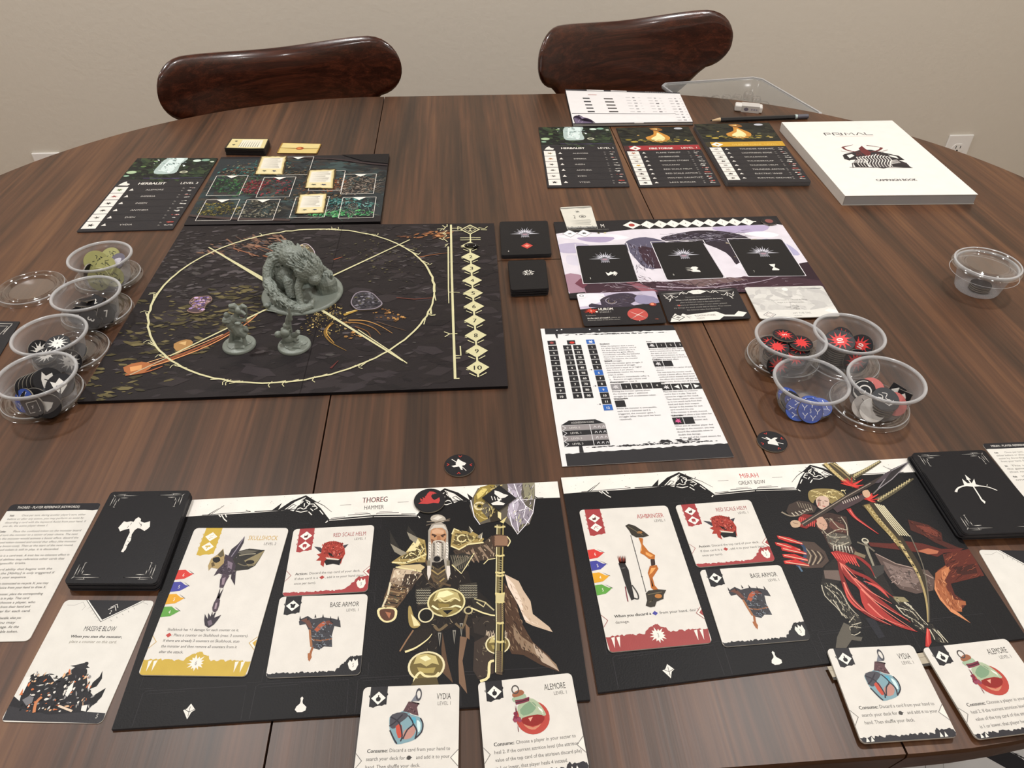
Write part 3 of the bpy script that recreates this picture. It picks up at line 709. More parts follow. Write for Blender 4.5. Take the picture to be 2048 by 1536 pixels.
# head
a.poly([(668, 690), (700, 630), (760, 612), (815, 640), (838, 700), (840, 960), (820, 1060), (800, 930), (760, 960), (700, 960), (690, 1060), (665, 940)], '#a39b90')
a.poly([(690, 690), (745, 655), (815, 690), (822, 760), (800, 830), (755, 850), (705, 820), (686, 760)], SK, 2)
a.poly([(700, 690), (740, 672), (800, 690), (800, 720), (750, 715), (700, 722)], '#cfa585'); a.poly([(690, 760), (720, 770), (715, 810), (700, 800)], '#7a4f38'); a.poly([(800, 770), (820, 750), (810, 810)], '#7f553e')
a.stroke([(698, 722), (738, 736)], 1.6, '#4a2f24'); a.stroke([(815, 722), (775, 736)], 1.6, '#4a2f24'); a.poly([(745, 735), (768, 735), (778, 775), (738, 775)], '#a06d4d'); a.dot((722, 742), 1.5, '#201613', 8); a.dot((793, 742), 1.5, '#201613', 8)
a.poly([(712, 780), (758, 772), (805, 780), (815, 830), (790, 930), (755, 960), (720, 930), (700, 830)], SV, 2); a.stroke([(735, 790), (760, 786), (785, 792)], 1.1, '#4b2f2a')
for x in (680, 715, 750, 788, 828): a.stroke([(x, 790), (x+3, 860), (x-2, 930)], 1.7, '#e0dad0' if x in (680, 750, 828) else '#8c857b'); [a.stroke([(x-5, 800+i*24), (x+6, 812+i*24)], .45, '#4e4843') for i in range(6)]
a.ring((742, 932), 7, 1.3, '#8e887f', 20); a.dot((742, 932), 6.2, '#18171a', 16); 
for x in (672, 838): a.poly([(x-12, 990), (x+14, 990), (x+20, 1060), (x-2, 1115), (x-14, 1060)], '#d9d0c6'); a.rect(x-13, 945, x+13, 990, '#7c7564')
a.poly([(690, 600), (700, 565), (755, 552), (805, 572), (815, 605), (755, 625)], '#b5ac9f', 3); a.poly([(705, 590), (750, 562), (790, 575), (750, 600)], '#dcd5ca'); a.stroke([(650, 645), (855, 590)], .9, '#6b6054'); a.stroke([(655, 615), (850, 605)], .7, '#8d8273')
a.poly([(675, 690), (720, 640), (800, 640), (832, 690), (790, 665), (720, 668)], '#cbc4b9')
# weapon
a.poly([(1040, 420), (1090, 330), (1180, 290), (1400, 278), (1575, 275), (1578, 420), (1565, 540), (1530, 640), (1480, 660), (1430, 725), (1380, 660), (1300, 600), (1180, 620), (1105, 640), (1050, 560), (1020, 480)], '#5c564c')
a.poly([(1340, 280), (1470, 278), (1460, 380), (1500, 480), (1560, 530), (1530, 620), (1450, 640), (1430, 700), (1380, 640), (1340, 560), (1370, 420)], '#8f8793'); a.poly([(1350, 300), (1420, 360), (1440, 470), (1400, 600), (1350, 540)], '#b9b0c0'); a.poly([(1470, 280), (1575, 278), (1570, 430), (1490, 400)], '#8b8770')
a.poly([(1060, 400), (1110, 320), (1190, 295), (1240, 300), (1200, 360), (1150, 440), (1120, 520), (1180, 590), (1110, 620), (1050, 540)], '#8e7b3d'); a.poly([(1080, 380), (1130, 330), (1180, 330), (1130, 390), (1090, 420)], '#d8c575'); a.ring((1105, 480), 9, 3, '#d9cba0', a0=40, a1=330); a.dot((1105, 480), 4, '#2f2a1f')
a.poly([(1180, 500), (1260, 510), (1300, 600), (1200, 620)], '#322b22'); a.poly([(1260, 520), (1290, 540), (1290, 600), (1262, 575)], '#e3d7a4'); a.poly([(1340, 570), (1310, 630), (1280, 615)], '#d9cc90')
for st in ([(1400, 290), (1440, 400), (1500, 480), (1560, 520)], [(1460, 400), (1390, 470), (1420, 580), (1440, 700)], [(1350, 330), (1420, 430), (1560, 420)], [(1500, 480), (1480, 580), (1530, 630)], [(1360, 540), (1380, 640), (1430, 720), (1500, 640), (1560, 540), (1578, 420)], [(1030, 430), (1060, 570), (1110, 640)], [(1440, 520), (1520, 500)], [(1380, 400), (1400, 500)]):
    a.stroke(st, .8, '#efeaf2', .5)
for st in ([(1150, 420), (1220, 520), (1180, 580)], [(1080, 540), (1150, 590), (1210, 560)], [(1200, 340), (1300, 300)]): a.stroke(st, .9, '#c7b477', smooth=3)
a.fuzz([(1060, 420), (1110, 320), (1200, 300), (1330, 300), (1330, 560), (1180, 600), (1105, 620), (1050, 540)], 90, ['#e3d7a0', '#26201a', '#8c7c4a', '#5a4f3a', '#b7a566'], 40, .6, seed=10)
a.fuzz([(1350, 290), (1570, 285), (1560, 540), (1480, 650), (1430, 700), (1340, 560)], 90, ['#d9d2e2', '#4d4652', '#75707c', '#a9a2b0', '#3a3640', '#c8c79a'], 50, .5, 1.9, 11, .7)
# shaft
sh = [(1285, 640), (1280, 900), (1275, 1200), (1280, 1500), (1272, 1900)]
a.stroke(sh, 6.6, '#17140f'); a.stroke([(p[0]-14, p[1]) for p in sh], 2.6, '#6e6340'); a.stroke([(p[0]-30, p[1]) for p in sh], .6, '#e9dfb4'); a.stroke([(p[0]+22, p[1]) for p in sh], 1.0, '#a3935c')
for y, w_ in ((660, 24), (905, 20), (1050, 21), (1075, 19), (1230, 22), (1300, 20), (1480, 17), (1640, 18)): a.stroke([(1280-1.9*w_, y-5), (1280, y+3), (1280+1.9*w_, y-5)], 1.6, '#d4c68c')
a.poly([(1240, 1235), (1320, 1235), (1315, 1300), (1248, 1300)], '#cbbf8d')
for i in range(9): a.stroke([(1252, 1330+i*17), (1312, 1322+i*17)], 1, '#6b5a45')
for i in range(12): a.stroke([(1248, 1720+i*17), (1300, 1728+i*17)], 1.1, '#5a4b3c')
for i in range(5): a.stroke([(1265, 940+i*20), (1300, 950+i*20)], .7, '#8d8464'); a.stroke([(1265, 1110+i*20), (1300, 1120+i*20)], .7, '#8d8464')
# gripping hand
a.poly([(1210, 750), (1250, 722), (1340, 735), (1365, 770), (1350, 820), (1240, 830), (1215, 800)], '#4b362b', 2)
for i in range(4): a.stroke([(1235, 748+i*21), (1290, 742+i*22), (1345, 752+i*20)], 2.6, '#8a6a54', smooth=2); a.stroke([(1240, 758+i*21), (1340, 762+i*20)], .6, '#2a1d17')
a.stroke([(1340, 740), (1368, 780), (1345, 825)], .8, GL, smooth=3)
printed('player_board', SH_T, 0, 0, BLK, '#39373a', a, 'wide black player board with a bearded warrior holding a hammer, at lower left', 'game board', mat='board')

# ================================================================ archer board
SH_M = Sheet([(1122, 955.5), (1818, 916.5), (2054, 1276), (1196.5, 1385.5)], 2, 291, 183)
a = Art(SH_M); board_base(a, 'MIRAH', 'GREAT BOW', 15, 22)
a.part = 'archer_picture'; a.px(zQ); a.k = .5
RD, RL, OR = '#8e2f2d', '#c9534c', '#a05e3c'
# cloak
a.poly([(880, 690), (1050, 700), (1150, 680), (1290, 700), (1430, 740), (1600, 735), (1560, 760), (1450, 770), (1400, 800), (1300, 770), (1100, 745), (900, 720)], '#5b2620')
a.poly([(1180, 520), (1330, 560), (1430, 620), (1440, 680), (1560, 730), (1600, 738), (1480, 735), (1380, 690), (1300, 640), (1200, 600)], '#4a241e'); a.poly([(1240, 560), (1330, 575), (1410, 620), (1400, 650), (1300, 610)], '#733a2f')
a.poly([(1250, 755), (1330, 735), (1410, 755), (1400, 775), (1330, 780)], '#b06a4e')
a.poly([(1440, 780), (1640, 740), (1690, 830), (1750, 940), (1600, 975), (1500, 1000), (1530, 1080), (1600, 1130), (1610, 1160), (1570, 1210), (1500, 1200), (1440, 1130), (1390, 1000), (1400, 900), (1460, 860)], '#5a271e')
a.poly([(1385, 920), (1460, 865), (1500, 900), (1450, 960), (1470, 1040), (1530, 1120), (1610, 1130), (1615, 1160), (1580, 1160), (1585, 1210), (1500, 1205), (1420, 1120), (1380, 1030)], OR)
a.poly([(1380, 970), (1400, 1060), (1470, 1160), (1560, 1220), (1650, 1295), (1500, 1210), (1420, 1120), (1378, 1040)], '#d08a5f'); a.poly([(1430, 900), (1490, 870), (1480, 930), (1440, 1000)], '#c07a52'); a.poly([(1520, 880), (1680, 850), (1700, 920), (1560, 940)], '#3d1c17')
# coat tail
a.poly([(930, 770), (1090, 850), (1220, 880), (1330, 900), (1380, 960), (1370, 1050), (1240, 1075), (1120, 1040), (1040, 960), (980, 860)], '#5a4a45'); a.poly([(990, 830), (1090, 870), (1210, 890), (1280, 960), (1220, 1030), (1130, 1020), (1050, 930)], '#7c6a64')
for i in range(22): R_ = random.Random(i+50); x = 1040+R_.random()*200; y = 890+R_.random()*110; a.stroke([(x, y), (x+20, y+R_.uniform(-14, 14)), (x+34, y+R_.uniform(-8, 8))], .6, '#a08c84' if i % 2 else '#4e403d', smooth=2)
a.stroke([(940, 775), (1090, 850), (1230, 885), (1370, 960)], .8, '#a79389')
# legs
a.poly([(560, 870), (700, 760), (900, 780), (1000, 940), (1080, 1090), (1210, 1160), (1290, 1270), (1400, 1340), (1470, 1450), (1400, 1440), (1240, 1330), (1100, 1170), (960, 1060), (840, 900), (720, 880), (660, 1000), (560, 1020), (530, 1000)], '#24211f')
a.poly([(550, 900), (660, 900), (690, 980), (560, 960)], '#6e5f58'); a.poly([(530, 990), (620, 990), (700, 1060), (760, 1190), (820, 1250), (840, 1300), (800, 1370), (710, 1370), (700, 1330), (760, 1280), (700, 1250), (620, 1150), (540, 1060)], '#2b2926')
for st in ([(535, 1010), (560, 1090), (640, 1170), (720, 1260)], [(600, 1000), (680, 1060), (740, 1170), (810, 1240)], [(560, 1020), (640, 1090), (700, 1180)], [(700, 1340), (760, 1320), (830, 1330)], [(705, 1365), (780, 1385), (825, 1360)], [(740, 1290), (780, 1240)], [(760, 1310), (830, 1290)], [(620, 1120), (660, 1180), (690, 1240)]): a.stroke(st, .8, '#bdb6a4', .5, 2)
a.poly([(700, 1290), (740, 1310), (760, 1390), (840, 1400), (830, 1430), (760, 1420), (720, 1480), (640, 1480), (650, 1400)], '#5d584f'); a.poly([(860, 1255), (930, 1260), (1010, 1400), (960, 1410)], '#25252b')
for st in ([(1080, 1110), (1180, 1150), (1280, 1260), (1330, 1310)], [(1090, 1160), (1150, 1230), (1230, 1270), (1300, 1330)], [(1110, 1180), (1210, 1210), (1260, 1270)], [(1360, 1330), (1430, 1400), (1450, 1440)], [(1340, 1340), (1380, 1410)], [(1150, 1140), (1230, 1200)], [(1400, 1350), (1480, 1440)]): a.stroke(st, .9, '#c9c2ac', .5, 2)
a.poly([(1060, 1095), (1150, 1100), (1190, 1135), (1100, 1140)], '#8e8565')
# quiver
a.poly([(360, 680), (480, 690), (560, 760), (590, 830), (540, 880), (420, 885), (350, 870), (400, 800), (395, 720)], '#4d3f38'); 
for i in range(6): a.stroke([(415+i*22, 735+i*6), (455+i*20, 790+i*3), (430+i*18, 868-i*4)], .9, '#a1937f' if i % 2 == 0 else '#2b2320', smooth=2)
a.stroke([(355, 680), (405, 730), (410, 800), (350, 870)], 2.2, '#31445f', smooth=3); a.stroke([(365, 870), (390, 910)], 1.4, '#557089')
for x, y, r_ in ((185, 690, .35), (200, 640, .4), (240, 780, .12), (250, 830, -.05), (230, 730, .15)):
    a.poly([(x, y), (x+90, y-10+r_*60), (x+190, y+30+r_*60), (x+195, y+45+r_*60), (x+80, y+28+r_*50), (x+10, y+22)], '#c0302f'); a.stroke([(x+15, y+8), (x+190, y+38+r_*60)], .7, '#d9c1a4'); a.poly([(x, y), (x+60, y-6+r_*50), (x+40, y+12)], '#e2514b')
# torso
a.poly([(500, 480), (600, 470), (720, 500), (740, 600), (740, 700), (800, 760), (700, 790), (600, 740), (540, 620), (480, 560)], '#3d2c28'); a.poly([(495, 520), (540, 500), (580, 560), (560, 600), (510, 580)], '#c79f8a', 2); a.poly([(600, 520), (700, 560), (720, 620), (640, 610), (590, 570)], '#5f3b34')
a.poly([(570, 640), (640, 620), (740, 640), (760, 700), (700, 750), (620, 740), (580, 690)], '#57534b')
for st in ([(540, 590), (600, 650), (720, 650)], [(570, 640), (640, 600), (700, 590)], [(600, 510), (660, 580), (730, 600)], [(590, 690), (650, 720), (740, 690)], [(680, 500), (720, 560), (730, 640)]): a.stroke(st, .8, '#b3aa96', smooth=2)
for i in range(7): a.stroke([(620+i*22, 700+i*4), (625+i*24, 755+i*3)], 1.0, '#cfcabb', .3)
for i in range(10): R_ = random.Random(i); x, y = 600+R_.random()*110, 650+R_.random()*60; a.ring((x, y), 1.4, .5, '#a39d8c', 8)
a.fuzz([(500, 480), (600, 470), (720, 500), (740, 600), (740, 700), (800, 760), (700, 790), (600, 740), (540, 620), (480, 560)], 90, ['#8d8272', '#1a1513', '#5b3d36', '#a89b88', '#4a3934'], 30, .4, seed=12)
a.fuzz([(530, 990), (620, 990), (700, 1060), (760, 1190), (820, 1250), (800, 1370), (710, 1370), (760, 1280), (700, 1250), (620, 1150), (540, 1060)], 80, ['#8f8877', '#5a5448', '#151312', '#c9c2ac'], 36, .4, 1.0, 13, .5)
a.fuzz([(1080, 1100), (1210, 1160), (1290, 1270), (1400, 1340), (1470, 1450), (1400, 1440), (1240, 1330), (1100, 1170)], 70, ['#8f8877', '#5a5448', '#151312', '#c9c2ac'], 40, .4, .8, 14, .4)
a.fuzz([(990, 830), (1090, 870), (1210, 890), (1360, 960), (1360, 1040), (1230, 1060), (1130, 1030), (1040, 960)], 80, ['#a1908a', '#4b3d39', '#8a7770', '#33302f'], 34, .45, .4, 15, .9)
a.fuzz([(1440, 780), (1640, 740), (1690, 830), (1750, 940), (1600, 975), (1500, 1000), (1460, 860)], 50, ['#7a3a2b', '#351610', '#91503a'], 60, .5, 2.6, 16, .4)
a.fuzz([(1380, 970), (1460, 880), (1480, 1040), (1560, 1120), (1600, 1200), (1500, 1200), (1410, 1100)], 60, ['#c98258', '#7a3f28', '#e0a074', '#8f4e32'], 50, .5, 1.1, 17, .4)
a.fuzz([(1180, 530), (1330, 565), (1430, 625), (1440, 680), (1400, 690), (1300, 640)], 40, ['#8f4a3a', '#351610', '#6b3226'], 40, .45, .6, 18, .4)
a.fuzz([(640, 860), (740, 880), (900, 960), (960, 1060), (1000, 1090), (860, 1000), (700, 900)], 30, ['#6a6d78', '#3b3e48', '#1b1b20'], 34, .4, .7, 19, .5)
# red skirt feathers
for pts, w_, c in (([(610, 770), (660, 820), (750, 900), (880, 960), (1000, 1050), (1080, 1110)], 5, RD), ([(640, 780), (720, 930), (820, 1010), (950, 1120), (1200, 1290)], 10, RD), ([(650, 800), (690, 960), (760, 1120), (900, 1240), (1060, 1315)], 7, '#7a2726'), ([(700, 780), (800, 800), (900, 880), (930, 950)], 4.5, RD), ([(750, 950), (860, 1080), (960, 1200), (1100, 1300), (1250, 1360)], 9, '#a33632'), ([(820, 1020), (880, 1180), (1000, 1270)], 8, '#b23d39'), ([(700, 990), (730, 1100), (800, 1180), (870, 1210)], 3, RL), ([(850, 980), (960, 1030), (1040, 1110)], 4, RL)):
    a.stroke(pts, w_*.62, c, smooth=4, taper=True)
for pts in ([(620, 775), (760, 950), (900, 1100), (1050, 1200), (1180, 1270)], [(700, 990), (760, 1110), (880, 1220), (1050, 1310)], [(830, 1040), (980, 1180), (1230, 1350)], [(780, 960), (900, 1060), (1060, 1150)], [(630, 790), (800, 960)], [(880, 1150), (1000, 1260), (1150, 1320)], [(660, 800), (690, 900)]): a.stroke(pts, 1.3, '#dd7f70', .3, 4)
a.poly([(600, 765), (650, 755), (720, 770), (790, 800), (800, 850), (740, 830), (700, 860), (650, 830), (630, 800)], '#9c2f2e')
for i in range(9): a.stroke([(610+i*20, 765+i*4), (640+i*22, 810+i*8)], .8, '#d6564f')
a.stroke([(735, 440), (780, 500), (860, 560), (960, 630)], 4, '#b03533', .6, 4); a.stroke([(745, 450), (800, 520), (940, 615)], 1, '#e57a70', .2, 3)
# dagger and belt
a.stroke([(860, 680), (880, 760), (920, 860), (940, 960)], 2.6, '#8d8877', 1.2, 3); a.ring((860, 680), 4.5, 1.8, '#c3bda9', 12); a.poly([(900, 870), (1000, 860), (1000, 920), (940, 960)], '#3c3a38'); a.stroke([(800, 690), (880, 720), (930, 760)], 1.6, '#6d665a'); a.stroke([(780, 770), (860, 800)], 3.4, '#80735c')
# arm, shoulder
a.poly([(270, 460), (290, 410), (360, 380), (440, 390), (500, 430), (480, 470), (380, 490), (300, 500)], '#3e332e'); a.stroke([(235, 465), (300, 495), (380, 485), (430, 440)], 1.6, '#8d8272', .4, 3)
for i in range(6): a.stroke([(310+i*26, 470-i*6), (335+i*26, 495-i*10)], .9, '#bfb6a4'); a.stroke([(350+i*20, 390+i*4), (370+i*20, 430+i*6)], .6, '#85796a')
a.poly([(360, 510), (400, 480), (490, 490), (500, 540), (420, 590), (350, 570)], '#7e2826'); 
for i in range(9): a.stroke([(375+i*13, 500+i*4), (360+i*15, 560+i*2)], .7, '#d0514b')
a.poly([(300, 545), (330, 525), (375, 540), (370, 575), (320, 580)], '#bfa388', 3); a.stroke([(320, 545), (360, 555)], .5, '#6a5343')
# hair and face
a.poly([(435, 320), (470, 295), (560, 290), (640, 300), (700, 330), (710, 370), (680, 400), (640, 420), (600, 400), (560, 360), (490, 370), (470, 400), (440, 370)], '#8b7a4d', 3)
for i in range(40):
    R_ = random.Random(i+9); x = 450+R_.random()*240; y = 300+R_.random()*70; a.stroke([(x, y), (x+18, y+R_.uniform(-10, 14)), (x+34, y+R_.uniform(-6, 22))], .9, R_.choice(['#cdbd86', '#e3d6a3', '#6b5b35', '#b09c62']), .3, 2)
a.poly([(492, 370), (530, 345), (580, 358), (592, 400), (580, 430), (540, 445), (505, 425)], '#cbb0a0', 3); a.poly([(500, 375), (520, 360), (530, 420), (510, 420)], '#a58878'); a.stroke([(508, 377), (532, 380)], .8, '#5b3d33'); a.stroke([(556, 382), (580, 386)], .8, '#5b3d33'); a.stroke([(540, 420), (562, 424)], .8, '#a3483f'); a.stroke([(545, 385), (546, 408)], .5, '#967564'); a.stroke([(515, 395), (505, 425)], .5, '#b8584f')
# bow limbs
def limb(pts, w0, w1, c): a.stroke(pts, w0*(.6 if w0 > 3 else 1), c, w1*(.6 if w0 > 3 else 1), 4)
limb([(580, 95), (640, 150), (720, 220), (790, 270)], 22, 14, '#4a4130'); limb([(560, 100), (620, 160), (700, 230), (740, 260)], 6, 4, '#b49f6a')
limb([(600, 98), (680, 160), (770, 240)], 2, 1, '#8d7d55'); limb([(625, 98), (700, 150), (785, 225)], 1.4, .8, '#c9b98a')
for i in range(9): a.ring((575+i*18, 115+i*17), 2.6, .8, '#d3c28d', 8, a0=30*i, a1=30*i+240)
limb([(760, 205), (860, 155), (975, 85)], 9, 4, '#57503d'); limb([(950, 380), (1080, 310), (1220, 215)], 9, 2.5, '#57503d')
for i in range(13): a.stroke([(775+i*15, 205-i*9), (785+i*15, 180-i*8)], 1.2, '#b6a97f'); a.stroke([(955+i*19, 385-i*12), (965+i*19, 362-i*12)], 1.1, '#b6a97f')
limb([(880, 400), (960, 480), (1060, 600), (1140, 720), (1220, 830), (1280, 950), (1320, 1100), (1335, 1290)], 22, 3, '#3a3226')
limb([(870, 410), (950, 520), (1060, 640), (1120, 720)], 9, 6, '#8f7d50'); limb([(1110, 680), (1180, 800), (1240, 900), (1290, 1020), (1320, 1150), (1330, 1290)], 5, 1.6, '#a89567')
for i in range(5): limb([(930+i*16, 400+i*4), (1030+i*18, 530+i*4), (1120+i*18, 640+i*2)], 1.1, .9, '#d5ccac')
for i in range(12): a.ring((890+i*18, 430+i*23), 2.8, .8, '#d3c28d', 8, a0=40*i, a1=40*i+230)
for i in range(10): a.stroke([(1110+i*17, 690+i*28), (1135+i*15, 700+i*28)], 1.2, '#d9c58d' if i % 2 else '#1f1b16')
limb([(1195, 640), (1250, 760), (1300, 900), (1330, 1090), (1335, 1290)], 1, .6, '#6a6458')
a.stroke([(1180, 95), (1060, 200), (960, 290), (920, 330)], 1.1, '#777069'); a.poly([(960, 290), (1050, 150), (1190, 85), (1050, 230), (950, 300)], '#2e2a2c'); a.stroke([(960, 285), (1050, 160), (1180, 92)], .8, '#8e888c'); a.stroke([(950, 300), (1060, 220), (1180, 100)], .8, '#8e888c')
# plumes at the grip
for cx, cy in ((760, 265), (880, 370)):
    for i in range(14):
        R_ = random.Random(i+int(cx)); an = math.radians(R_.uniform(-200, 20)+25); L = R_.uniform(50, 105); a.stroke([(cx, cy), (cx+L*.5*math.cos(an), cy+L*.3*math.sin(an)), (cx+L*math.cos(an), cy+L*.5*math.sin(an)-10)], 2.6, '#d4423c' if i % 2 else '#a82d2b', .4, 2)
# arrow and hand
a.stroke([(390, 560), (560, 455), (720, 355), (900, 255), (1000, 200)], 4.6, '#3c332f', 3.0); a.stroke([(390, 556), (560, 449), (720, 349), (900, 250)], .7, '#9b8e80'); a.poly([(930, 250), (1010, 175), (1060, 150), (1020, 210), (960, 250)], '#4f464c')
a.poly([(620, 440), (700, 380), (800, 350), (870, 320), (880, 350), (820, 390), (720, 440), (650, 470)], '#4a3b3e'); a.poly([(840, 310), (880, 300), (900, 340), (870, 360), (845, 340)], '#caa68b', 2)
for i in range(8): a.stroke([(690+i*16, 385-i*6), (700+i*16, 405-i*6)], .8, '#bdb1a6')
a.poly([(1320, 1330), (1340, 1345), (1355, 1440), (1335, 1475), (1310, 1470), (1312, 1400)], '#b5322e'); a.stroke([(1325, 1340), (1330, 1460)], 1.2, '#e56a60', .3)
printed('player_board', SH_M, 0, 0, BLK, '#39373a', a, 'wide black player board with a blonde archer drawing a bow, at lower right', 'game board', mat='board')
# ================================================================ cards lying on and around the player boards
def wrect(tl, ang, w, h):
    """world corners of a rectangle from its top-left corner (world m), direction of its top edge, size mm"""
    e = np.array([math.cos(ang), math.sin(ang)]); d = np.array([e[1], -e[0]]); tl = np.array(tl)
    return [tl, tl+e*w/1000, tl+e*w/1000+d*h/1000, tl+d*h/1000]
class WSheet(Sheet):
    def __init__(s, wq, z, w, h):
        s.z = z; s.w = w; s.h = h; s.wq = wq; s.H = hom([(0, 0), (w, 0), (w, h), (0, h)], wq); s.Hi = np.linalg.inv(s.H); s.c = sum(wq)/4; s.r = {70: 3.2, 60: 3.0, 61.5: 3.2, 41: 3.0, 64: 2.5, 88: 3.0}.get(w, 0)
GY = '#6f6b67'; YE, REDC = '#c5a743', '#a04042'
def ribbon(a, x, y1, col, icons, w=11, seed=4):
    a.part = 'ribbon'; R = random.Random(seed)
    v = [(x, 0), (x+w, 0), (x+w, y1-2)]
    for i in range(9): v.append((x+w-i*w/8, y1+R.uniform(-1.2, .8)-abs(i-4)*.25))
    a.poly(v, col)
    for i in range(int((y1-8)/4)): a.poly([(x-.2, 5+i*4.1), (x-.8, 6+i*4.1), (x-.1, 7.4+i*4.1)], col); a.poly([(x+w, 4+i*4.3), (x+w+.6, 5.2+i*4.3), (x+w, 6.2+i*4.3)], col)
    for (cy, kind) in icons:
        c = (x+w/2, cy); a.diamond(c, 4.5, 4.2, '#ece8e1')
        if kind == 'hammer': a.poly([(c[0]-1.9, cy-.9), (c[0]+1.7, cy-1.3), (c[0]+1.9, cy+.2), (c[0]+.3, cy+.1), (c[0]-.1, cy+1.9), (c[0]-.7, cy+1.9), (c[0]-.5, cy+.2), (c[0]-1.8, cy+.3)], col)
        if kind == 'bolt': a.stroke([(c[0]+1.4, cy-1.8), (c[0]-1.3, cy-.4), (c[0]+1.2, cy+.4), (c[0]-1.4, cy+1.8)], .5, col)
        if kind == 'flame': a.poly([(c[0]-1.5, cy+1.6), (c[0]-1.2, cy-.6), (c[0]-.3, cy+.2), (c[0]+1.5, cy-2), (c[0]+.9, cy-.2), (c[0]+1.7, cy-.5), (c[0]+.8, cy+1.6)], '#5a2a28')
        if kind == 'helm': a.poly([(c[0]-1.6, cy-1), (c[0]-.8, cy-1.7), (c[0]+.8, cy-1.7), (c[0]+1.6, cy-1), (c[0]+1.3, cy+1.2), (c[0]+.4, cy+1.8), (c[0], cy+.4), (c[0]-.4, cy+1.8), (c[0]-1.3, cy+1.2)], col)
        if kind == 'bow': a.stroke([(c[0]-1.8, cy+1.2), (c[0]-.6, cy-.9), (c[0]+1.8, cy-1.2)], .45, col); a.stroke([(c[0]-1.2, cy-1.5), (c[0]+1.3, cy+1.3)], .35, col)
        if kind == 'armor': a.poly([(c[0]-1.9, cy-1.4), (c[0]-.7, cy-1.5), (c[0], cy-.9), (c[0]+.7, cy-1.5), (c[0]+1.9, cy-1.4), (c[0]+1.5, cy+.2), (c[0]+1.1, cy+1.7), (c[0]-1.1, cy+1.7), (c[0]-1.3, cy+.2)], '#1b1a1c')
        if kind == 'flask': a.dot((c[0], cy+.7), 1.5, '#2a292b', 14); a.rect(c[0]-.35, cy-2, c[0]+.35, cy, '#2a292b')
def tabs(a, nums, y0=42.2, st=10.2):
    a.part = 'damage_tabs'
    for i, (n, c) in enumerate(zip(nums, ('#cf3f38', '#46479a', '#dba02c', '#5f9e45'))):
        y = y0+i*st; a.poly([(0, y-4), (5, y-4.3), (9, y-1.4), (11.8, y-1), (9.6, y+1), (6.4, y+3.4), (0, y+4.3)], c); a.stroke([(7, y-4.2), (12.2, y-.6)], .3, '#4b4a58')
        a.text(n, 4.4, y+1.4, 2.8, '#efe9df', wx=.7)
def damage_foot(a, num, col, h=11, w=70, H=120):
    a.part = 'foot_band'
    a.torn(0, w, H-h, H, .7, col, 46, 5, lambda k: 6.6*max(0, 1-abs(k-.5)/.13)**.9 if abs(k-.5) < .13 else 0)
    a.star((w/2, H-9), 3.3, 5.6, 13, '#e8e4dc', .3, .1); a.text(num, w/2, H-7.4, 3.4, '#7d7a78', align='c')
    for x in (3.5, 7, 60, 64): a.poly([(x, H-h+1), (x+2.4, H-h+.5), (x+1, H-2.5)], '#e8e4dc')
def marks(a, y, col, w, open_l=True):
    a.part = 'edge_marks'
    a.poly([(w, y-4), (w-4, y), (w, y+4.4)], '#e9e4db'); a.stroke([(w, y-4.6), (w-4.6, y), (w, y+5)], .45, col); a.poly([(w, y-2.6), (w-2.4, y), (w, y+2.8)], col) if col != '#6a6664' else None
    a.stroke([(0, y-4.4), (3.8, y), (0, y+4.8)], .45, col)
CARDR = 3.2
# ---- skull-headed hammer card (yellow)
SK_ = Sheet([(390, 1056), (578, 1056), (493, 1353), (275.6, 1350)], 3, 70, 120)
a = Art(SK_); a.rect(0, 0, 70, 120, PAP); 
ribbon(a, 8.6, 25.5, YE, [(8.2, 'bolt'), (17.4, 'hammer')], 12.2)
a.part = 'lettering'; a.text('SKULLSHOCK', 64, 11.4, 4.4, '#c5a14a', width=21.5, align='r'); a.text('LEVEL 2', 64, 15.8, 2.5, GY, width=8.8, align='r')
for i, (t, x, w_) in enumerate((('Skullshock has +1 damage for each counter on it.', 8.2, 48), (': Place a counter on Skullshock (max: 3 counters).', 12.6, 51), ('If there are already 3 counters on Skullshock, stun', 8.2, 50.5), ('the monster and then remove all counters from it', 8.2, 50), ('after the attack.', 8.2, 16))): a.text(t, x, 87.4+i*4.2, 2.1, '#4a4745', width=w_)
a.diamond((10.4, 90.8), 2, 1.8, '#b8453f')
tabs(a, '6554'); damage_foot(a, '6', YE); marks(a, 96, '#c9a447', 70)
a.part = 'hammer_picture'; a.px(zK)
a.poly([(735, 370), (850, 340), (940, 305), (1062, 318), (1020, 390), (985, 440), (930, 470), (830, 480), (760, 440)], '#2d2b28'); a.poly([(900, 400), (960, 370), (1060, 320), (1010, 400), (975, 440), (930, 445)], '#8d8160'); a.dot((945, 412), 3.2, '#201c1a', 12, 1.9); a.poly([(850, 335), (940, 308), (1020, 320), (960, 340), (880, 350)], '#5d594f'); a.stroke([(860, 360), (920, 350), (990, 345)], .8, '#9b9480')
a.stroke([(850, 330), (920, 312), (990, 318), (1060, 318)], .6, '#131212'); a.stroke([(850, 420), (900, 440), (980, 430)], .8, '#6e6653', smooth=2)
a.poly([(615, 440), (640, 385), (690, 352), (735, 305), (745, 360), (740, 420), (700, 465), (640, 455), (620, 480)], '#a89263'); a.poly([(655, 380), (700, 372), (712, 400), (680, 418), (655, 405)], '#1c1918', 2); a.poly([(640, 420), (660, 410), (670, 440), (645, 450)], '#5d4d31'); a.poly([(690, 355), (735, 310), (740, 360), (715, 375)], '#5f563f')
a.poly([(905, 208), (895, 260), (850, 340), (800, 400), (770, 370), (800, 310), (850, 270)], '#36303a'); a.stroke([(900, 215), (840, 310), (790, 380)], .7, '#8b8390')
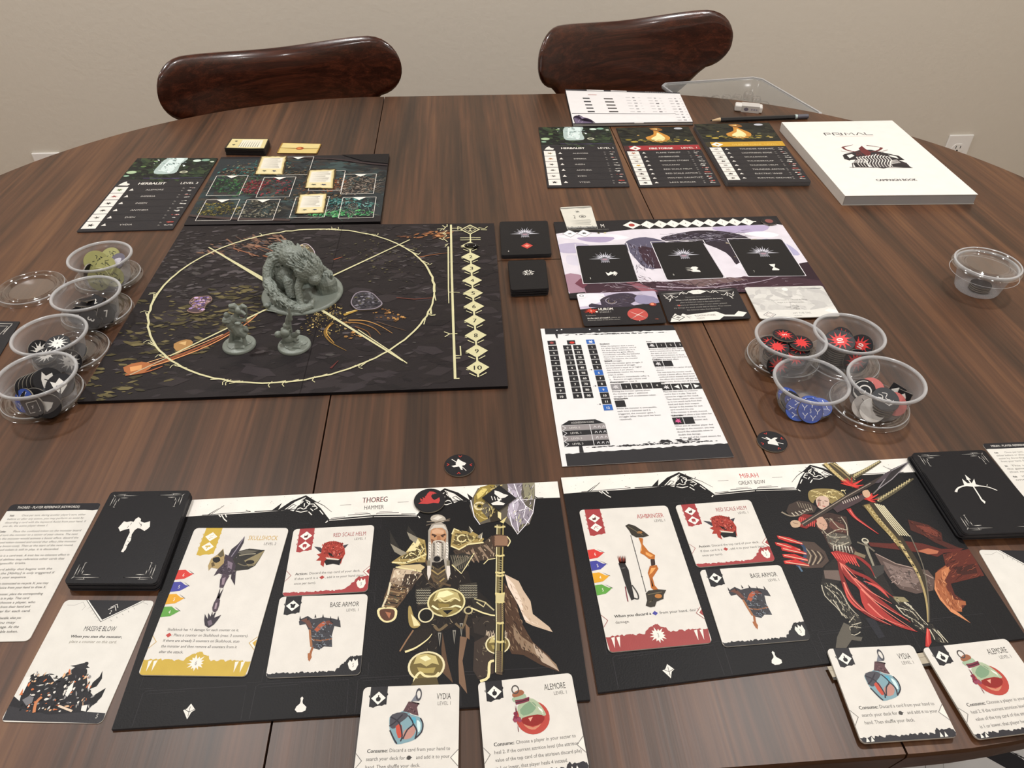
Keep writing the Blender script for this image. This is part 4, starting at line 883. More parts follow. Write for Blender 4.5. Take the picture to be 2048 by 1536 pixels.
a.poly([(750, 350), (800, 370), (835, 440), (820, 500), (760, 520), (700, 500), (660, 520), (690, 470), (740, 420)], '#3f343f'); a.poly([(770, 400), (810, 420), (800, 470), (770, 450)], '#7f707e'); a.poly([(800, 500), (835, 480), (826, 595), (795, 540)], '#352c36'); a.poly([(735, 500), (785, 520), (760, 560), (735, 615), (705, 612), (710, 550)], '#4b3d49'); a.poly([(728, 540), (755, 530), (740, 590), (722, 590)], '#8f7d89')
a.stroke([(725, 615), (690, 710)], 2.4, '#2c252b'); a.poly([(680, 700), (710, 712), (690, 790), (660, 805), (648, 770)], '#4a3d48', 2); a.poly([(675, 735), (690, 730), (680, 780), (664, 782)], '#a08d97'); a.stroke([(665, 800), (640, 870)], 2.6, '#2c252b')
a.poly([(585, 870), (590, 820), (612, 860), (618, 812), (640, 850), (668, 808), (665, 850), (718, 828), (690, 870), (660, 905), (620, 930), (590, 910)], '#332c35'); a.poly([(610, 880), (640, 865), (650, 900), (620, 915)], '#6e616d')
for i in range(22): R_ = random.Random(i); x, y = 700+R_.random()*140, 370+R_.random()*140; a.stroke([(x, y), (x+R_.uniform(-20, 20), y+R_.uniform(6, 22))], .3, R_.choice(['#86788a', '#1d191e', '#a3969f']))
printed('card', SK_, 2, CARDR, PAP, '#c9c5bd', a, 'tall yellow-edged card with a skull-headed hammer, on the warrior board', 'card', 'equipment cards on the player boards')
# ---- ashbringer card
AS_ = Sheet([(1158, 1020), (1334, 1011), (1425, 1285.5), (1217.6, 1305)], 3, 70, 120)
a = Art(AS_); a.rect(0, 0, 70, 120, PAP); ribbon(a, 4.2, 25.8, REDC, [(9, 'flame'), (18, 'bow')], 12)
a.part = 'lettering'; a.text('ASHBRINGER', 64.5, 11.6, 4.4, '#ad4744', width=21, align='r'); a.text('LEVEL 1', 64.5, 15.8, 2.5, GY, width=8.4, align='r')
a.text('When you discard a', 8.6, 95.4, 2.2, INK, width=25.5); a.diamond((37, 94.5), 2, 1.8, '#4a4a9c'); a.text('from your hand,', 40.2, 95.4, 2.2, INK, width=20); a.text('deal 2', 61.4, 95.4, 2.1, GY, width=6.6)
a.text('When you discard a', 8.75, 95.4, 2.2, INK, width=25.5); a.text('damage.', 8.6, 99.9, 2.1, GY, width=9.6)
tabs(a, '6545'); damage_foot(a, '3', '#9c4746'); marks(a, 97, '#9c4746', 70)
a.part = 'bow_picture'; a.px(zM)
a.poly([(550, 555), (575, 542), (620, 555), (690, 600), (725, 628), (680, 640), (630, 640), (595, 620), (578, 590)], '#37322b'); a.dot((655, 604), 2.2, '#9b6b3a', 10, 1.2); a.stroke([(570, 560), (620, 590), (680, 625)], .5, '#6f6650')
a.poly([(648, 642), (680, 648), (678, 690), (720, 742), (768, 770), (765, 800), (725, 798), (690, 770), (660, 755), (668, 700)], '#b56a2b'); a.poly([(655, 660), (668, 690), (672, 735), (664, 745), (668, 700)], '#e0a05c'); a.poly([(700, 745), (755, 775), (735, 785), (700, 765)], '#e0a05c')
a.poly([(735, 800), (765, 800), (770, 840), (740, 850)], '#3a2b26'); a.poly([(730, 850), (780, 842), (792, 870), (770, 905), (750, 935), (765, 990), (790, 1020), (770, 1035), (740, 1010), (728, 940), (715, 900)], '#b0652a'); a.poly([(740, 865), (775, 862), (745, 900), (725, 915)], '#e6a661'); a.stroke([(735, 930), (752, 1000)], .9, '#5a3520')
a.poly([(700, 1050), (720, 1030), (790, 1020), (850, 1025), (832, 1060), (830, 1090), (780, 1110), (768, 1145), (735, 1152), (700, 1140), (710, 1100)], '#37322b'); a.dot((792, 1070), 2.6, '#b4763a', 12, 1.8); a.stroke([(715, 1060), (760, 1050), (820, 1040)], .6, '#6f6650'); a.stroke([(720, 1120), (750, 1100)], .6, '#6f6650')
a.stroke([(590, 625), (622, 740), (672, 928), (702, 1040)], .45, '#3c3a3a'); a.dot((622, 740), .5, '#222', 8); a.dot((672, 928), .5, '#222', 8)
a.poly([(500, 830), (545, 825), (575, 880), (590, 960), (618, 1090), (595, 1102), (570, 1040), (540, 950), (515, 870)], '#2a2828'); a.stroke([(515, 870), (560, 860)], .7, '#6c6a68'); a.stroke([(600, 990), (640, 1050), (645, 1090), (615, 1085)], .9, '#3c3b3a', smooth=3); a.stroke([(550, 1000), (560, 1060), (570, 1110)], .7, '#7c3540', smooth=2)
for i, c in enumerate(('#7d3a2c', '#a14a38', '#3a3130', '#8c3a2e', '#5a2f28')): a.stroke([(496+i*13, 772), (512+i*9, 830)], 1.1, c)
printed('card', AS_, 2, CARDR, PAP, '#c9c5bd', a, 'tall red-edged card showing an orange bow and quiver, on the lower right player board', 'card', 'equipment cards on the player boards')
# ---- red helm
HT = Sheet([(587.5, 1058.5), (748.8, 1050), (734.8, 1182.5), (564.2, 1192.7)], 3, 60, 60)
a = Art(HT); a.rect(0, 0, 60, 60, PAP); ribbon(a, 4.6, 22, REDC, [(7, 'flame'), (16.2, 'helm')], 11)
a.part = 'lettering'; a.text('RED SCALE HELM', 54.3, 9.4, 3.9, '#9c4446', width=24, align='r'); a.text('LEVEL 1', 54.3, 13.4, 2.3, GY, width=8, align='r')
a.text('Action:', 6.6, 42.4, 2.2, INK, width=8.8); a.text('Action:', 6.75, 42.4, 2.2, INK, width=8.8); a.text('Discard the top card of your deck.', 16.8, 42.4, 2.1, '#55524f', width=36.5)
a.text('If that card is a', 6.9, 46.6, 2.1, '#55524f', width=16.5); a.diamond((26.2, 45.6), 1.9, 1.7, '#ad4744'); a.text(', add it to your hand (max:', 28.5, 46.6, 2.1, '#55524f', width=28); a.text('once per turn).', 6.9, 50.8, 2.1, '#55524f', width=15.5)
a.part = 'foot_band'; a.torn(0, 60, 57.4, 60, .6, REDC, 50, 8, lambda k: 0 if k < .72 else 10.5*min(1, (k-.72)/.16)); a.poly([(55, 47), (60, 46), (60, 60), (50, 60)], REDC)
a.poly([(52.5, 49.5), (54, 51), (54.6, 48.4), (56, 50.4), (57.4, 48.8), (58.2, 53), (56.8, 56.6), (54.5, 57.2), (52.6, 55.6), (51.4, 52)], '#e8e4dc'); a.text('5', 55, 54.6, 3, GY, align='c'); marks(a, 42.5, '#9c4446', 60)
a.part = 'helm_picture'; a.px(zK)
a.poly([(1450, 288), (1500, 295), (1530, 320), (1500, 335)], '#3f3d45'); a.poly([(1722, 268), (1680, 280), (1672, 310), (1695, 300)], '#3f3d45')
a.poly([(1512, 300), (1530, 262), (1570, 248), (1620, 246), (1665, 260), (1690, 300), (1695, 345), (1672, 390), (1660, 430), (1650, 395), (1560, 380), (1530, 420), (1525, 450), (1500, 430), (1505, 400), (1465, 400), (1495, 370), (1470, 350), (1505, 340)], '#a23a30')
a.poly([(1530, 405), (1560, 380), (1650, 392), (1672, 372), (1650, 435), (1600, 425), (1545, 435)], '#1a191b'); a.poly([(1555, 330), (1590, 345), (1610, 370), (1575, 365)], '#1e1412'); a.poly([(1640, 340), (1660, 345), (1650, 362)], '#1e1412'); a.poly([(1540, 372), (1650, 388), (1640, 396), (1550, 388)], '#d9cdbd')
for i in range(34):
    R_ = random.Random(i+3); x, y = 1515+R_.random()*160, 262+R_.random()*110; a.poly([(x-7, y+8), (x+R_.uniform(-2, 6), y-9), (x+8, y+6)], R_.choice(['#c4574a', '#7a2922', '#d9786a', '#8b2e28']))
for i in range(9): x = 1530+i*18; a.poly([(x-6, 270-abs(4-i)*-3), (x+2, 238+abs(4-i)*5), (x+8, 268)], '#8b2e28')
a.fuzz([(1512, 300), (1530, 262), (1570, 248), (1620, 246), (1665, 260), (1690, 300), (1695, 345), (1672, 375), (1560, 372), (1505, 340)], 60, ['#d9837a', '#5f1c18', '#c4574a', '#8b2e28'], 20, .4, seed=4)
helm = a
def clone(src, sheet): b = Art(sheet, src.w, src.h); b.items = list(src.items); return b
printed('card', HT, 2, 3, PAP, '#c9c5bd', helm, 'small red-edged card with a red scaly helm, on the lower left player board', 'card', 'equipment cards on the player boards')
HM_ = Sheet([(1350, 1010.5), (1500.5, 999.5), (1551.2, 1121.5), (1393.9, 1134.6)], 3, 60, 60)
printed('card', HM_, 2, 3, PAP, '#c9c5bd', clone(helm, HM_), 'small red-edged card with a red scaly helm, on the lower right player board', 'card', 'equipment cards on the player boards')
# ---- base armor
BT = Sheet([(560, 1194), (736, 1188), (720, 1349), (531, 1356)], 3, 60, 60)
a = Art(BT); a.rect(0, 0, 60, 60, PAP); ribbon(a, 4.4, 14.6, '#222124', [(7.3, 'armor')], 10.6)
a.part = 'lettering'; a.text('BASE ARMOR', 54.6, 9.4, 3.9, '#393634', width=19.5, align='r'); a.text('LEVEL 1', 54.6, 13.3, 2.3, GY, width=8, align='r')
a.part = 'foot_band'; a.torn(0, 60, 57, 60, .6, '#232225', 50, 9, lambda k: 0 if k < .72 else 10*min(1, (k-.72)/.16)); a.poly([(55, 47), (60, 46.4), (60, 60), (50, 60)], '#232225')
a.poly([(52.5, 49.5), (54, 51), (54.6, 48.4), (56, 50.4), (57.4, 48.8), (58.2, 53), (56.8, 56.6), (54.5, 57.2), (52.6, 55.6), (51.4, 52)], '#e8e4dc'); a.text('5', 55, 54.6, 3, GY, align='c')
a.part = 'armor_picture'; a.px(zK)
a.poly([(1330, 880), (1345, 860), (1400, 835), (1440, 860), (1520, 845), (1600, 855), (1655, 870), (1660, 925), (1610, 915), (1590, 990), (1592, 1080), (1530, 1075), (1490, 1102), (1430, 1085), (1415, 1010), (1410, 950), (1385, 900), (1335, 908)], '#3b3a3f')
a.poly([(1450, 945), (1490, 900), (1530, 875), (1550, 890), (1510, 930), (1470, 965)], '#b0593a'); a.poly([(1530, 880), (1570, 870), (1600, 900), (1560, 910)], '#6f3c30'); a.poly([(1345, 870), (1400, 850), (1425, 890), (1440, 940), (1410, 930), (1385, 890)], '#6a4438')
a.poly([(1408, 940), (1425, 945), (1432, 1020), (1440, 1080), (1420, 1080), (1412, 1010)], '#a06a45'); a.stroke([(1440, 1080), (1425, 1120), (1410, 1185)], 1.5, '#9a5d37'); a.poly([(1400, 1130), (1425, 1125), (1432, 1160), (1412, 1196), (1400, 1165)], '#a4653d'); a.stroke([(1425, 1020), (1500, 1030), (1590, 1015)], 1.0, '#8a5a3c')
for i in range(46):
    R_ = random.Random(i+20); x, y = 1430+R_.random()*150, 870+R_.random()*210; a.stroke([(x, y), (x+R_.uniform(-14, 18), y+R_.uniform(-10, 10)), (x+R_.uniform(-4, 26), y+R_.uniform(-4, 22))], .34, R_.choice(['#7d8792', '#1b1a1e', '#5e6670', '#99a2ab']), smooth=2)
for i in range(6): x = 1340+i*60; a.poly([(x-6, 868-(i in (2, 3))*18), (x+1, 835-(i in (2, 3))*14), (x+8, 866-(i in (2, 3))*18)], '#2c2a2f')
armor = a
printed('card', BT, 2, 3, PAP, '#c9c5bd', armor, 'small black-edged card with body armour, on the lower left player board', 'card', 'equipment cards on the player boards')
BM = Sheet([(1398.6, 1140.6), (1560.7, 1129.7), (1622.8, 1278.7), (1447.3, 1293.8)], 3, 60, 60)
printed('card', BM, 2, 3, PAP, '#c9c5bd', clone(armor, BM), 'small black-edged card with body armour, on the lower right player board', 'card', 'equipment cards on the player boards')
# ---- potions
def potion_frame(a, name, lines, lw):
    a.rect(0, 0, 60, 60, PAP); ribbon(a, 4.6, 13.4, '#2b2a2d', [(7.4, 'flask')], 10.6); a.part = 'lettering'
    a.text(name, 54.8, 9.6, 4.2, '#3c3936', width=lw, align='r'); a.text('LEVEL 1', 54.8, 13.3, 2.4, GY, width=8, align='r')
    y = 40.6; 
    for i, (t, w) in enumerate(lines):
        if i == 0: a.text('Consume:', 6.4, y, 2.3, INK, width=12); a.text('Consume:', 6.55, y, 2.3, INK, width=12); a.text(t, 19.6, y, 2.2, '#5d5a57', width=w)
        else: a.text(t, 6.4, y+i*4.5, 2.2, '#5d5a57', width=w)
    a.part = 'foot_band'; a.torn(0, 60, 57, 60, .8, '#343236', 44, 12, lambda k: 2 if .78 < k < .98 else 0); marks(a, 45, '#6a6664', 60)
    for x in (3, 6, 49, 52): a.poly([(x, 59.6), (x+1.2, 56.6), (x+2.2, 59.4)], '#e8e4dc')
PT1 = [('Discard a card from your hand to', 35.5), ('search your deck for a      and add it to your', 48.5), ('hand. Then shuffle your deck.', 31.5)]
PT2 = [('Choose a player in your sector to', 36), ('heal 2. If the current attrition level (the attrition', 50), ('value of the top card of the attrition discard pile)', 51), ('is 1 or lower, that player heals 4 instead.', 42)]
vt = PX(727.7, 1375.5, 2.5); v_ = PX(918, 1368.7, 2.5)-vt
VT = WSheet(wrect(vt, math.atan2(v_[1], v_[0]), 60, 60), 3, 60, 60)
a = Art(VT); potion_frame(a, 'VYDIA', PT1, 8.8); a.dot((31.2, 44.2), 1.3, '#4a4745', 8); a.stroke([(29.4, 44.4), (33, 44)], .4, '#4a4745')
a.part = 'flask_picture'; a.px(zV)
a.poly([(335, 1130), (350, 1090), (420, 1065), (480, 1040), (520, 1080), (590, 1100), (622, 1150), (612, 1230), (560, 1290), (480, 1320), (400, 1335), (370, 1300), (340, 1220)], '#7fa0aa', 2); a.poly([(340, 1130), (360, 1080), (450, 1060), (500, 1090), (430, 1150), (380, 1200), (345, 1190)], '#4c4b52', 2)
a.poly([(390, 1180), (440, 1170), (445, 1260), (410, 1280)], '#c1503f', 2); a.poly([(460, 1220), (540, 1180), (560, 1220), (520, 1280), (450, 1290)], '#b98a7f', 2); a.poly([(520, 1110), (560, 1105), (560, 1150), (530, 1155)], '#57a5bd', 2); a.poly([(570, 1130), (600, 1150), (600, 1210), (580, 1230)], '#cfe4e6', 2)
for st in ([(345, 1100), (420, 1150), (445, 1260), (430, 1310)], [(335, 1180), (380, 1150), (450, 1080)], [(500, 1090), (540, 1160), (490, 1210), (450, 1290)], [(540, 1160), (570, 1220), (555, 1290)], [(600, 1110), (622, 1160), (610, 1230), (555, 1285)], [(340, 1215), (375, 1290), (400, 1330)]): a.stroke(st, .85, '#35323a', smooth=3)
a.poly([(452, 1055), (500, 970), (590, 985), (572, 1020), (585, 1090), (540, 1080), (500, 1060)], '#5c4246'); a.poly([(520, 970), (555, 920), (570, 905), (590, 965)], '#7b7f88'); a.ring((587, 910), 1.6, .7, '#4c4c52', 16, ry=3.4); a.stroke([(500, 970), (592, 990)], .9, '#3a2c2f')
for i in range(16): R_ = random.Random(i); x, y = 480+R_.random()*90, 985+R_.random()*80; a.stroke([(x, y), (x+R_.uniform(-12, 12), y+12)], .35, R_.choice(['#8b6a6d', '#2c2123', '#a98a86']))
vyd = a
printed('card', VT, 1.5, 3, PAP, '#c9c5bd', vyd, 'card with a net-wrapped blue flask, at the lower edge of the warrior board', 'card', 'potion cards at the board edges')
at_ = PX(955.5, 1366.3, 2.5); v_ = PX(1141.8, 1346.6, 2.5)-at_
AT = WSheet(wrect(at_, math.atan2(v_[1], v_[0]), 60, 60), 3, 60, 60)
a = Art(AT); potion_frame(a, 'ALEMORE', PT2, 13.6)
a.part = 'flask_picture'; a.px(zV)
a.dot((1560, 1105), 10.3, '#b4483f', 26, 10.3); a.poly([(1430, 1010), (1520, 940), (1600, 970), (1665, 1060), (1665, 1090), (1590, 1090), (1500, 1110), (1455, 1130), (1440, 1080)], '#a9b79a', 2); a.poly([(1450, 1040), (1530, 970), (1590, 1000), (1560, 1060), (1480, 1090)], '#7f9c7e', 2)
a.poly([(1470, 1110), (1600, 1080), (1660, 1100), (1640, 1150), (1560, 1180), (1480, 1160)], '#8f2b28', 2); a.poly([(1480, 1160), (1560, 1190), (1630, 1160), (1580, 1208), (1520, 1200)], '#c9876b', 2); a.poly([(1600, 1010), (1640, 1040), (1650, 1080), (1620, 1050)], '#e7efe2'); a.poly([(1520, 1110), (1560, 1100), (1540, 1140)], '#e0a48f')
a.poly([(1385, 940), (1480, 900), (1505, 930), (1500, 950), (1410, 975), (1392, 965)], '#9fb59a', 2); a.poly([(1385, 905), (1440, 870), (1480, 880), (1478, 910), (1400, 935)], '#9a6347', 2); a.ring((1410, 868), 2.1, .7, '#4f4a48', 16, ry=2.6)
for i in range(3): a.stroke([(1408+i*3, 965+i*13), (1470, 955+i*12), (1530, 935+i*12)], .9, '#7b3446' if i % 2 == 0 else '#4e2431', smooth=2)
a.stroke([(1530, 960), (1600, 1030), (1668, 1085)], .4, '#b5b9a0', smooth=2); a.stroke([(1412, 1000), (1420, 1070)], .7, '#6b2b3a')
for i in range(9): R_ = random.Random(i); a.dot((1425+R_.uniform(-26, 26), 1100+R_.uniform(-34, 34)), 1.25, '#7b2d40' if i % 2 else '#93455a', 8)
a.stroke([(1430, 1145), (1438, 1230)], .9, '#7b2d40', .3)
ale = a
printed('card', AT, 1.5, 3, PAP, '#c9c5bd', ale, 'card with a round green and red flask, at the lower edge of the warrior board', 'card', 'potion cards at the board edges')
VM = Sheet([(1653, 1298), (1825, 1290), (1916, 1473.4), (1723.6, 1486.6)], 4, 60, 60)
printed('card', VM, 2.6, 3, PAP, '#c9c5bd', clone(vyd, VM), 'card with a net-wrapped blue flask, at the lower edge of the archer board', 'card', 'potion cards at the board edges')
am = PX(1843.9, 1296.2, 4); v_ = PX(1954.4, 1480, 4)-am
AM = WSheet(wrect(am, math.atan2(v_[1], v_[0])+math.pi/2, 60, 60), 4, 60, 60)
printed('card', AM, 2.6, 3, PAP, '#c9c5bd', clone(ale, AM), 'card with a round green and red flask, at the lower edge of the archer board', 'card', 'potion cards at the board edges')
# beige strip under those two cards
sp = PX(1664, 1352, 2.6); sq = PX(1866, 1322, 2.6); d_ = sq-sp; u_ = d_/np.linalg.norm(d_)
SPS = WSheet(wrect(sp+np.array([-u_[1], u_[0]])*.0065, math.atan2(d_[1], d_[0]), 1000*np.linalg.norm(d_), 9), 2.6, 66, 9)
a = Art(SPS); a.rect(0, 0, 66, 9, '#b5ab98'); a.rect(0, 7.4, 66, 9, '#3b3836'); a.stroke([(0, 3), (66, 3)], .3, '#8f8673')
printed('card_strip', SPS, 2, 0, '#b5ab98', '#8f8673', a, 'beige strip of board showing between the two potion cards at lower right', 'strip')

# ---- attack cards and reference cards
def attack_base(a, title, l1, l2):
    a.rect(0, 0, 61.5, 85.5, '#dedbd4'); a.part = 'corner_marks'
    a.poly([(16, 0), (53, 0), (32, 15.8)], '#262528'); a.stroke([(14.8, 0), (31.4, 16.6), (54.5, 0)], .5, '#262528'); a.stroke([(15.6, 0), (31.8, 15.6), (53.6, 0)], .8, '#eeebe5')
    for p in (((3, 4), (8, 4.2), (13, 1.6), (16, 5), (15, 8)), ((58, 3), (54, 1.5), (50, 4), (46, 6))): a.stroke(p, .3, '#a8a4a0')
    for i in range(5): a.stroke([(18+i*2.6, 7+i*2.3), (19.6+i*2.6, 5.4+i*2.3)], .3, '#b5b1ac'); a.stroke([(37+i*3, 14.5-i*2.3), (38.4+i*3, 16-i*2.3)], .3, '#b5b1ac')
    a.part = 'lettering'; a.stroke([(33.5, 5.6), (37, 3), (38.6, 5.8)], .5, '#e6e2dc'); a.stroke([(32.6, 7.2), (36.4, 4.8), (38.2, 8)], .5, '#e6e2dc'); a.text('2', 34.6, 10.6, 3, '#e6e2dc', wx=.6)
    a.text(title, 33.4, 23.6, 3.8, '#2c2a29', width=21, align='c'); a.text(l1, 33.4, 28.6, 2.1, INK, width=34, align='c'); a.text(l1, 33.55, 28.6, 2.1, INK, width=34, align='c'); a.text(l2, 33, 32.4, 2.1, '#7b7466', width=31, align='c')
MB = Sheet([(130.9, 1200), (309.6, 1201.4), (203.1, 1447.1), (1, 1443.6)], .6, 61.5, 85.5)
a = Art(MB); attack_base(a, 'MASSIVE BLOW', 'When you stun the monster,', 'place a counter on this card.')
a.part = 'battle_picture'; a.px(zS)
a.poly([(10, 1440), (60, 1320), (130, 1190), (200, 1240), (250, 1060), (330, 960), (400, 990), (500, 960), (560, 1040), (650, 980), (700, 940), (760, 900), (820, 860), (880, 880), (890, 980), (900, 1120), (960, 1190), (1000, 1250), (940, 1290), (880, 1360), (1070, 1370), (1040, 1470), (8, 1455)], '#252428')
a.poly([(10, 1440), (90, 1290), (500, 1380), (900, 1350), (1080, 1365), (1045, 1470), (8, 1455)], '#343337')
a.poly([(915, 1120), (950, 1050), (1020, 990), (1050, 930), (1045, 1010), (990, 1090)], '#1c1b1d'); a.poly([(900, 1230), (980, 1170), (1085, 1105), (1040, 1200), (960, 1280)], '#1c1b1d')
a.dot((880, 862), 1.6, '#232225', 12); a.poly([(720, 880), (780, 870), (860, 850), (920, 900), (840, 910)], '#2c2b2e')
R_ = random.Random(11)
for i in range(190):
    x, y = R_.uniform(120, 930), R_.uniform(960, 1350)
    if y < 1340-(x-60)*.35 and x < 250: continue
    c = R_.choice(['#e3dfd8', '#8f8d8c', '#c96f42', '#1a191b', '#5d5c60', '#1a191b', '#e0b48c', '#d9d4cb'])
    L = R_.uniform(14, 60); th = R_.uniform(-1.2, .2) if x < 700 else R_.uniform(-1.6, -.5)
    a.stroke([(x, y), (x+L*.5*math.cos(th)+R_.uniform(-8, 8), y+L*.5*math.sin(th)), (x+L*math.cos(th), y+L*math.sin(th))], R_.uniform(.4, 1.7), c, smooth=2, taper=True)
a.poly([(230, 1230), (300, 1190), (350, 1200), (330, 1260), (270, 1290)], '#77767a'); a.poly([(190, 1180), (230, 1080), (260, 1000), (320, 990), (280, 1080), (240, 1160)], '#e8e5df'); a.poly([(200, 1180), (240, 1110), (232, 1180)], '#d07a4c'); a.stroke([(350, 1360), (370, 1260), (430, 1200)], 1.8, '#c98257', smooth=2)
a.stroke([(600, 1290), (700, 1330), (740, 1345)], 1.3, '#e0cdb8'); a.poly([(670, 1180), (700, 1100), (760, 1040), (740, 1130), (690, 1200)], '#e8e5df'); a.poly([(840, 1290), (900, 1280), (880, 1350), (830, 1340)], '#e8e5df')
a.text('5', 56.4, 82.6, 2.6, '#e6e2dc', wx=.7) if False else None
a.mm(); a.part = 'lettering'; a.text('5', 57, 82.5, 3, '#e6e2dc', align='c')
printed('card', MB, 0, 3, '#dedbd4', '#c9c5bd', a, 'white attack card with a black ink battle picture, at the lower left', 'card', 'attack cards')
am = PX(1955.9, 1099.6, .6); v_ = PX(2037.6, 1240.2, .6)-am
GM = WSheet(wrect(am, math.atan2(v_[1], v_[0])+math.pi/2, 61.5, 85.5), .6, 61.5, 85.5)
a = Art(GM); attack_base(a, 'SWIFT SHOT', 'When you move,', ''); a.items = [i for i in a.items if i[0] != 'lettering']
a.part = 'lettering'; a.stroke([(33.5, 5.6), (37, 3), (38.6, 5.8)], .5, '#e6e2dc'); a.stroke([(32.6, 7.2), (36.4, 4.8), (38.2, 8)], .5, '#e6e2dc')
printed('card', GM, 0, 3, '#dedbd4', '#c9c5bd', a, 'white attack card cut off by the right edge, below the arrow card pile', 'card', 'attack cards')

def ref_card(sh, head, paras, label):
    a = Art(sh); a.rect(0, 0, 70, 120, '#dedbd4'); a.part = 'head_band'; a.torn(0, 70, 0, 6.6, .1, '#242327', 4) if False else a.poly([(0, 0), (70, 0), (70, 6.8), (66, 7.5), (60, 6.9), (30, 6.8), (8, 7), (3, 6.8), (0, 7.1)], '#242327')
    a.part = 'lettering'; a.text(head, 6.5, 4.6, 2.4, '#e9e5de', width=48); y = 12.4
    for b, t, ws in paras:
        for i, (l, w) in enumerate(zip(t, ws)):
            x = 4.5
            if i == 0 and b: a.text(b, x, y, 2.0, INK, wx=.5); a.text(b, x+.12, y, 2.0, INK, wx=.5); x += len(b)*1.15+1.2
            a.text(l, x, y, 2.0, '#66635f', width=w-(x-4.5)); y += 3.45
        y += 1.9
    printed('reference_card', sh, 0, 3.2, '#dedbd4', '#c9c5bd', a, label, 'card')
tr = PX(203.1, 1005.9, .6); v_ = PX(62.5, 1272.5, .6)-tr; an = math.atan2(v_[1], v_[0])+math.pi/2; e_ = np.array([math.cos(an), math.sin(an)])
RT = WSheet(wrect(tr-e_*.070, an, 70, 120), .6, 70, 120)
PAR = [('Assist:', ["Once per turn, during another player's turn, either", 'before or after any action, you may perform an assist by', 'discarding a card with the keyword Assist from your hand. If', 'you do, the active player draws 1.'], [58, 58, 61, 34]),
 ('Confuse:', ['Place the confused token on the monster board', 'and turn the monster to a sector of your choice. The next', 'time the monster would activate a boost effect, discard the', 'confused token instead and cancel that effect (the monster', 'pays the boost cost). Then at the start of the next round,', 'if confused token is still in play, it is discarded.'], [61, 60, 62, 62, 61, 52]),
 ('Weapon:', ['This is a card trait. A trait has no inherent effect in', 'play, but card abilities may reference other cards that', 'have it or specific traits.'], [62, 60, 34]),
 ('[Ability]:', ['A card ability that begins with the', 'keyword means the [Ability] is only triggered if', 'there is that card in your sequence.'], [55, 58, 40]),
 ('Recycle:', ['When you are instructed to recycle X, you may', 'discard X cards of your choice from your hand to draw X.'], [58, 58]),
 ('Stun:', ['When you stun the monster, place the corresponding', 'token on a behavior card that is in play. That card', 'can not be triggered. Then choose a player, who', 'may discard any number of cards from their hand and', 'deal 2 damage to the monster for each card.'], [58, 50, 56, 54, 56]),
 ('Vulnerable:', ['When the monster becomes vulnerable, when you', 'would deal damage to it, you may', 'discard the token to double that damage. At the', 'end of the round discard the vulnerable token.'], [52, 50, 54, 55])]
ref_card(RT, 'THOREG - PLAYER REFERENCE (KEYWORDS)', PAR, 'white rules card with black heading, cut off by the left edge beside the hammer pile')
am = PX(1963.4, 887.2, .6); v_ = PX(2048+40, 1046, .6)-am
RM = WSheet(wrect(am, math.atan2(v_[1], v_[0])+math.pi/2, 70, 120), .6, 70, 120)
ref_card(RM, 'MIRAH - PLAYER REFERENCE (KEYWORDS)', [('Assist:', ["Once per turn, during another player's turn,", 'either before or after any action, you may perform an', 'assist by discarding a card with the keyword Assist', 'from your hand. If you do, the active player draws 1.'], [58, 61, 60, 58]), ('Aim:', ['This is a card trait. Once in', 'the game you may choose a sector', 'that monster is not facing.'], [58, 60, 50]), ('Mode:', ['When you play a card, choose', 'one of its modes.'], [56, 40])], 'white rules card with black heading, cut off by the right edge behind the arrow pile')

# ---- player decks: every card of the pile is a child
def deck(quad, ztop, n, emblem, label, w=61.5, h=85.5, r=3.2, top='#18171a', edge='#3d3d40', off=(0, 0), name='card_pile', jit=.5, seed=1, mat='card', cat='card pile'):
    sh = Sheet(quad, ztop, w, h); R = random.Random(seed)
    e = empty(name, (sh.c[0], sh.c[1], ZT)); tag(e, label, cat)
    dz = ztop/n; ex = [sh.wld(0, 0)-sh.c, sh.wld(w, 0)-sh.c, sh.wld(w, h)-sh.c, sh.wld(0, h)-sh.c]
    for i in range(n):
        topmost = i == n-1
        jx, jy = (0, 0) if topmost else (R.uniform(-jit, jit)/1000+off[0]*(n-1-i)/n/1000, R.uniform(-jit, jit)/1000+off[1]*(n-1-i)/n/1000)
        o = slab('card', sh, 0, dz*.9, r, top, edge, parent=e, mat=mat, jig=(jx, jy)); o.location = (0, 0, (i*dz+dz*.1 if i else 0)/1000)
        if topmost: last = o; tz = dz*.9/1000
    a = Art(sh); emblem(a); a.build(last, lambda x, y: (*(sh.wld(x*w/a.w, y*h/a.h)-sh.c), tz), M[mat])
    return e
def corners(a, w, h, c='#d9d5ce'):
    a.part = 'corner_ornaments'
    for mx in (0, 1):
        for my in (0, 1):
            m = lambda x, y: ((w-x) if mx else x, (h-y) if my else y)
            for st, t in (([(4.5, 4.6), (23, 4.6)], .35), ([(4.5, 4.6), (4.5, 16)], .4), ([(6.2, 3.2), (14, 3.2)], .3), ([(6.3, 6.2), (6.3, 13.5)], .3), ([(9.5, 7), (16, 7)], .5), ([(9.2, 7), (9.2, 11)], .4), ([(8, 8.8), (8, 17.5)], .35), ([(12, 2.6), (12, 5.6)], .3), ([(3.4, 3.4), (5.4, 5.8)], .4), ([(7.2, 16.2), (9, 17)], .4)):
                a.stroke([m(*p) for p in st], t, c)
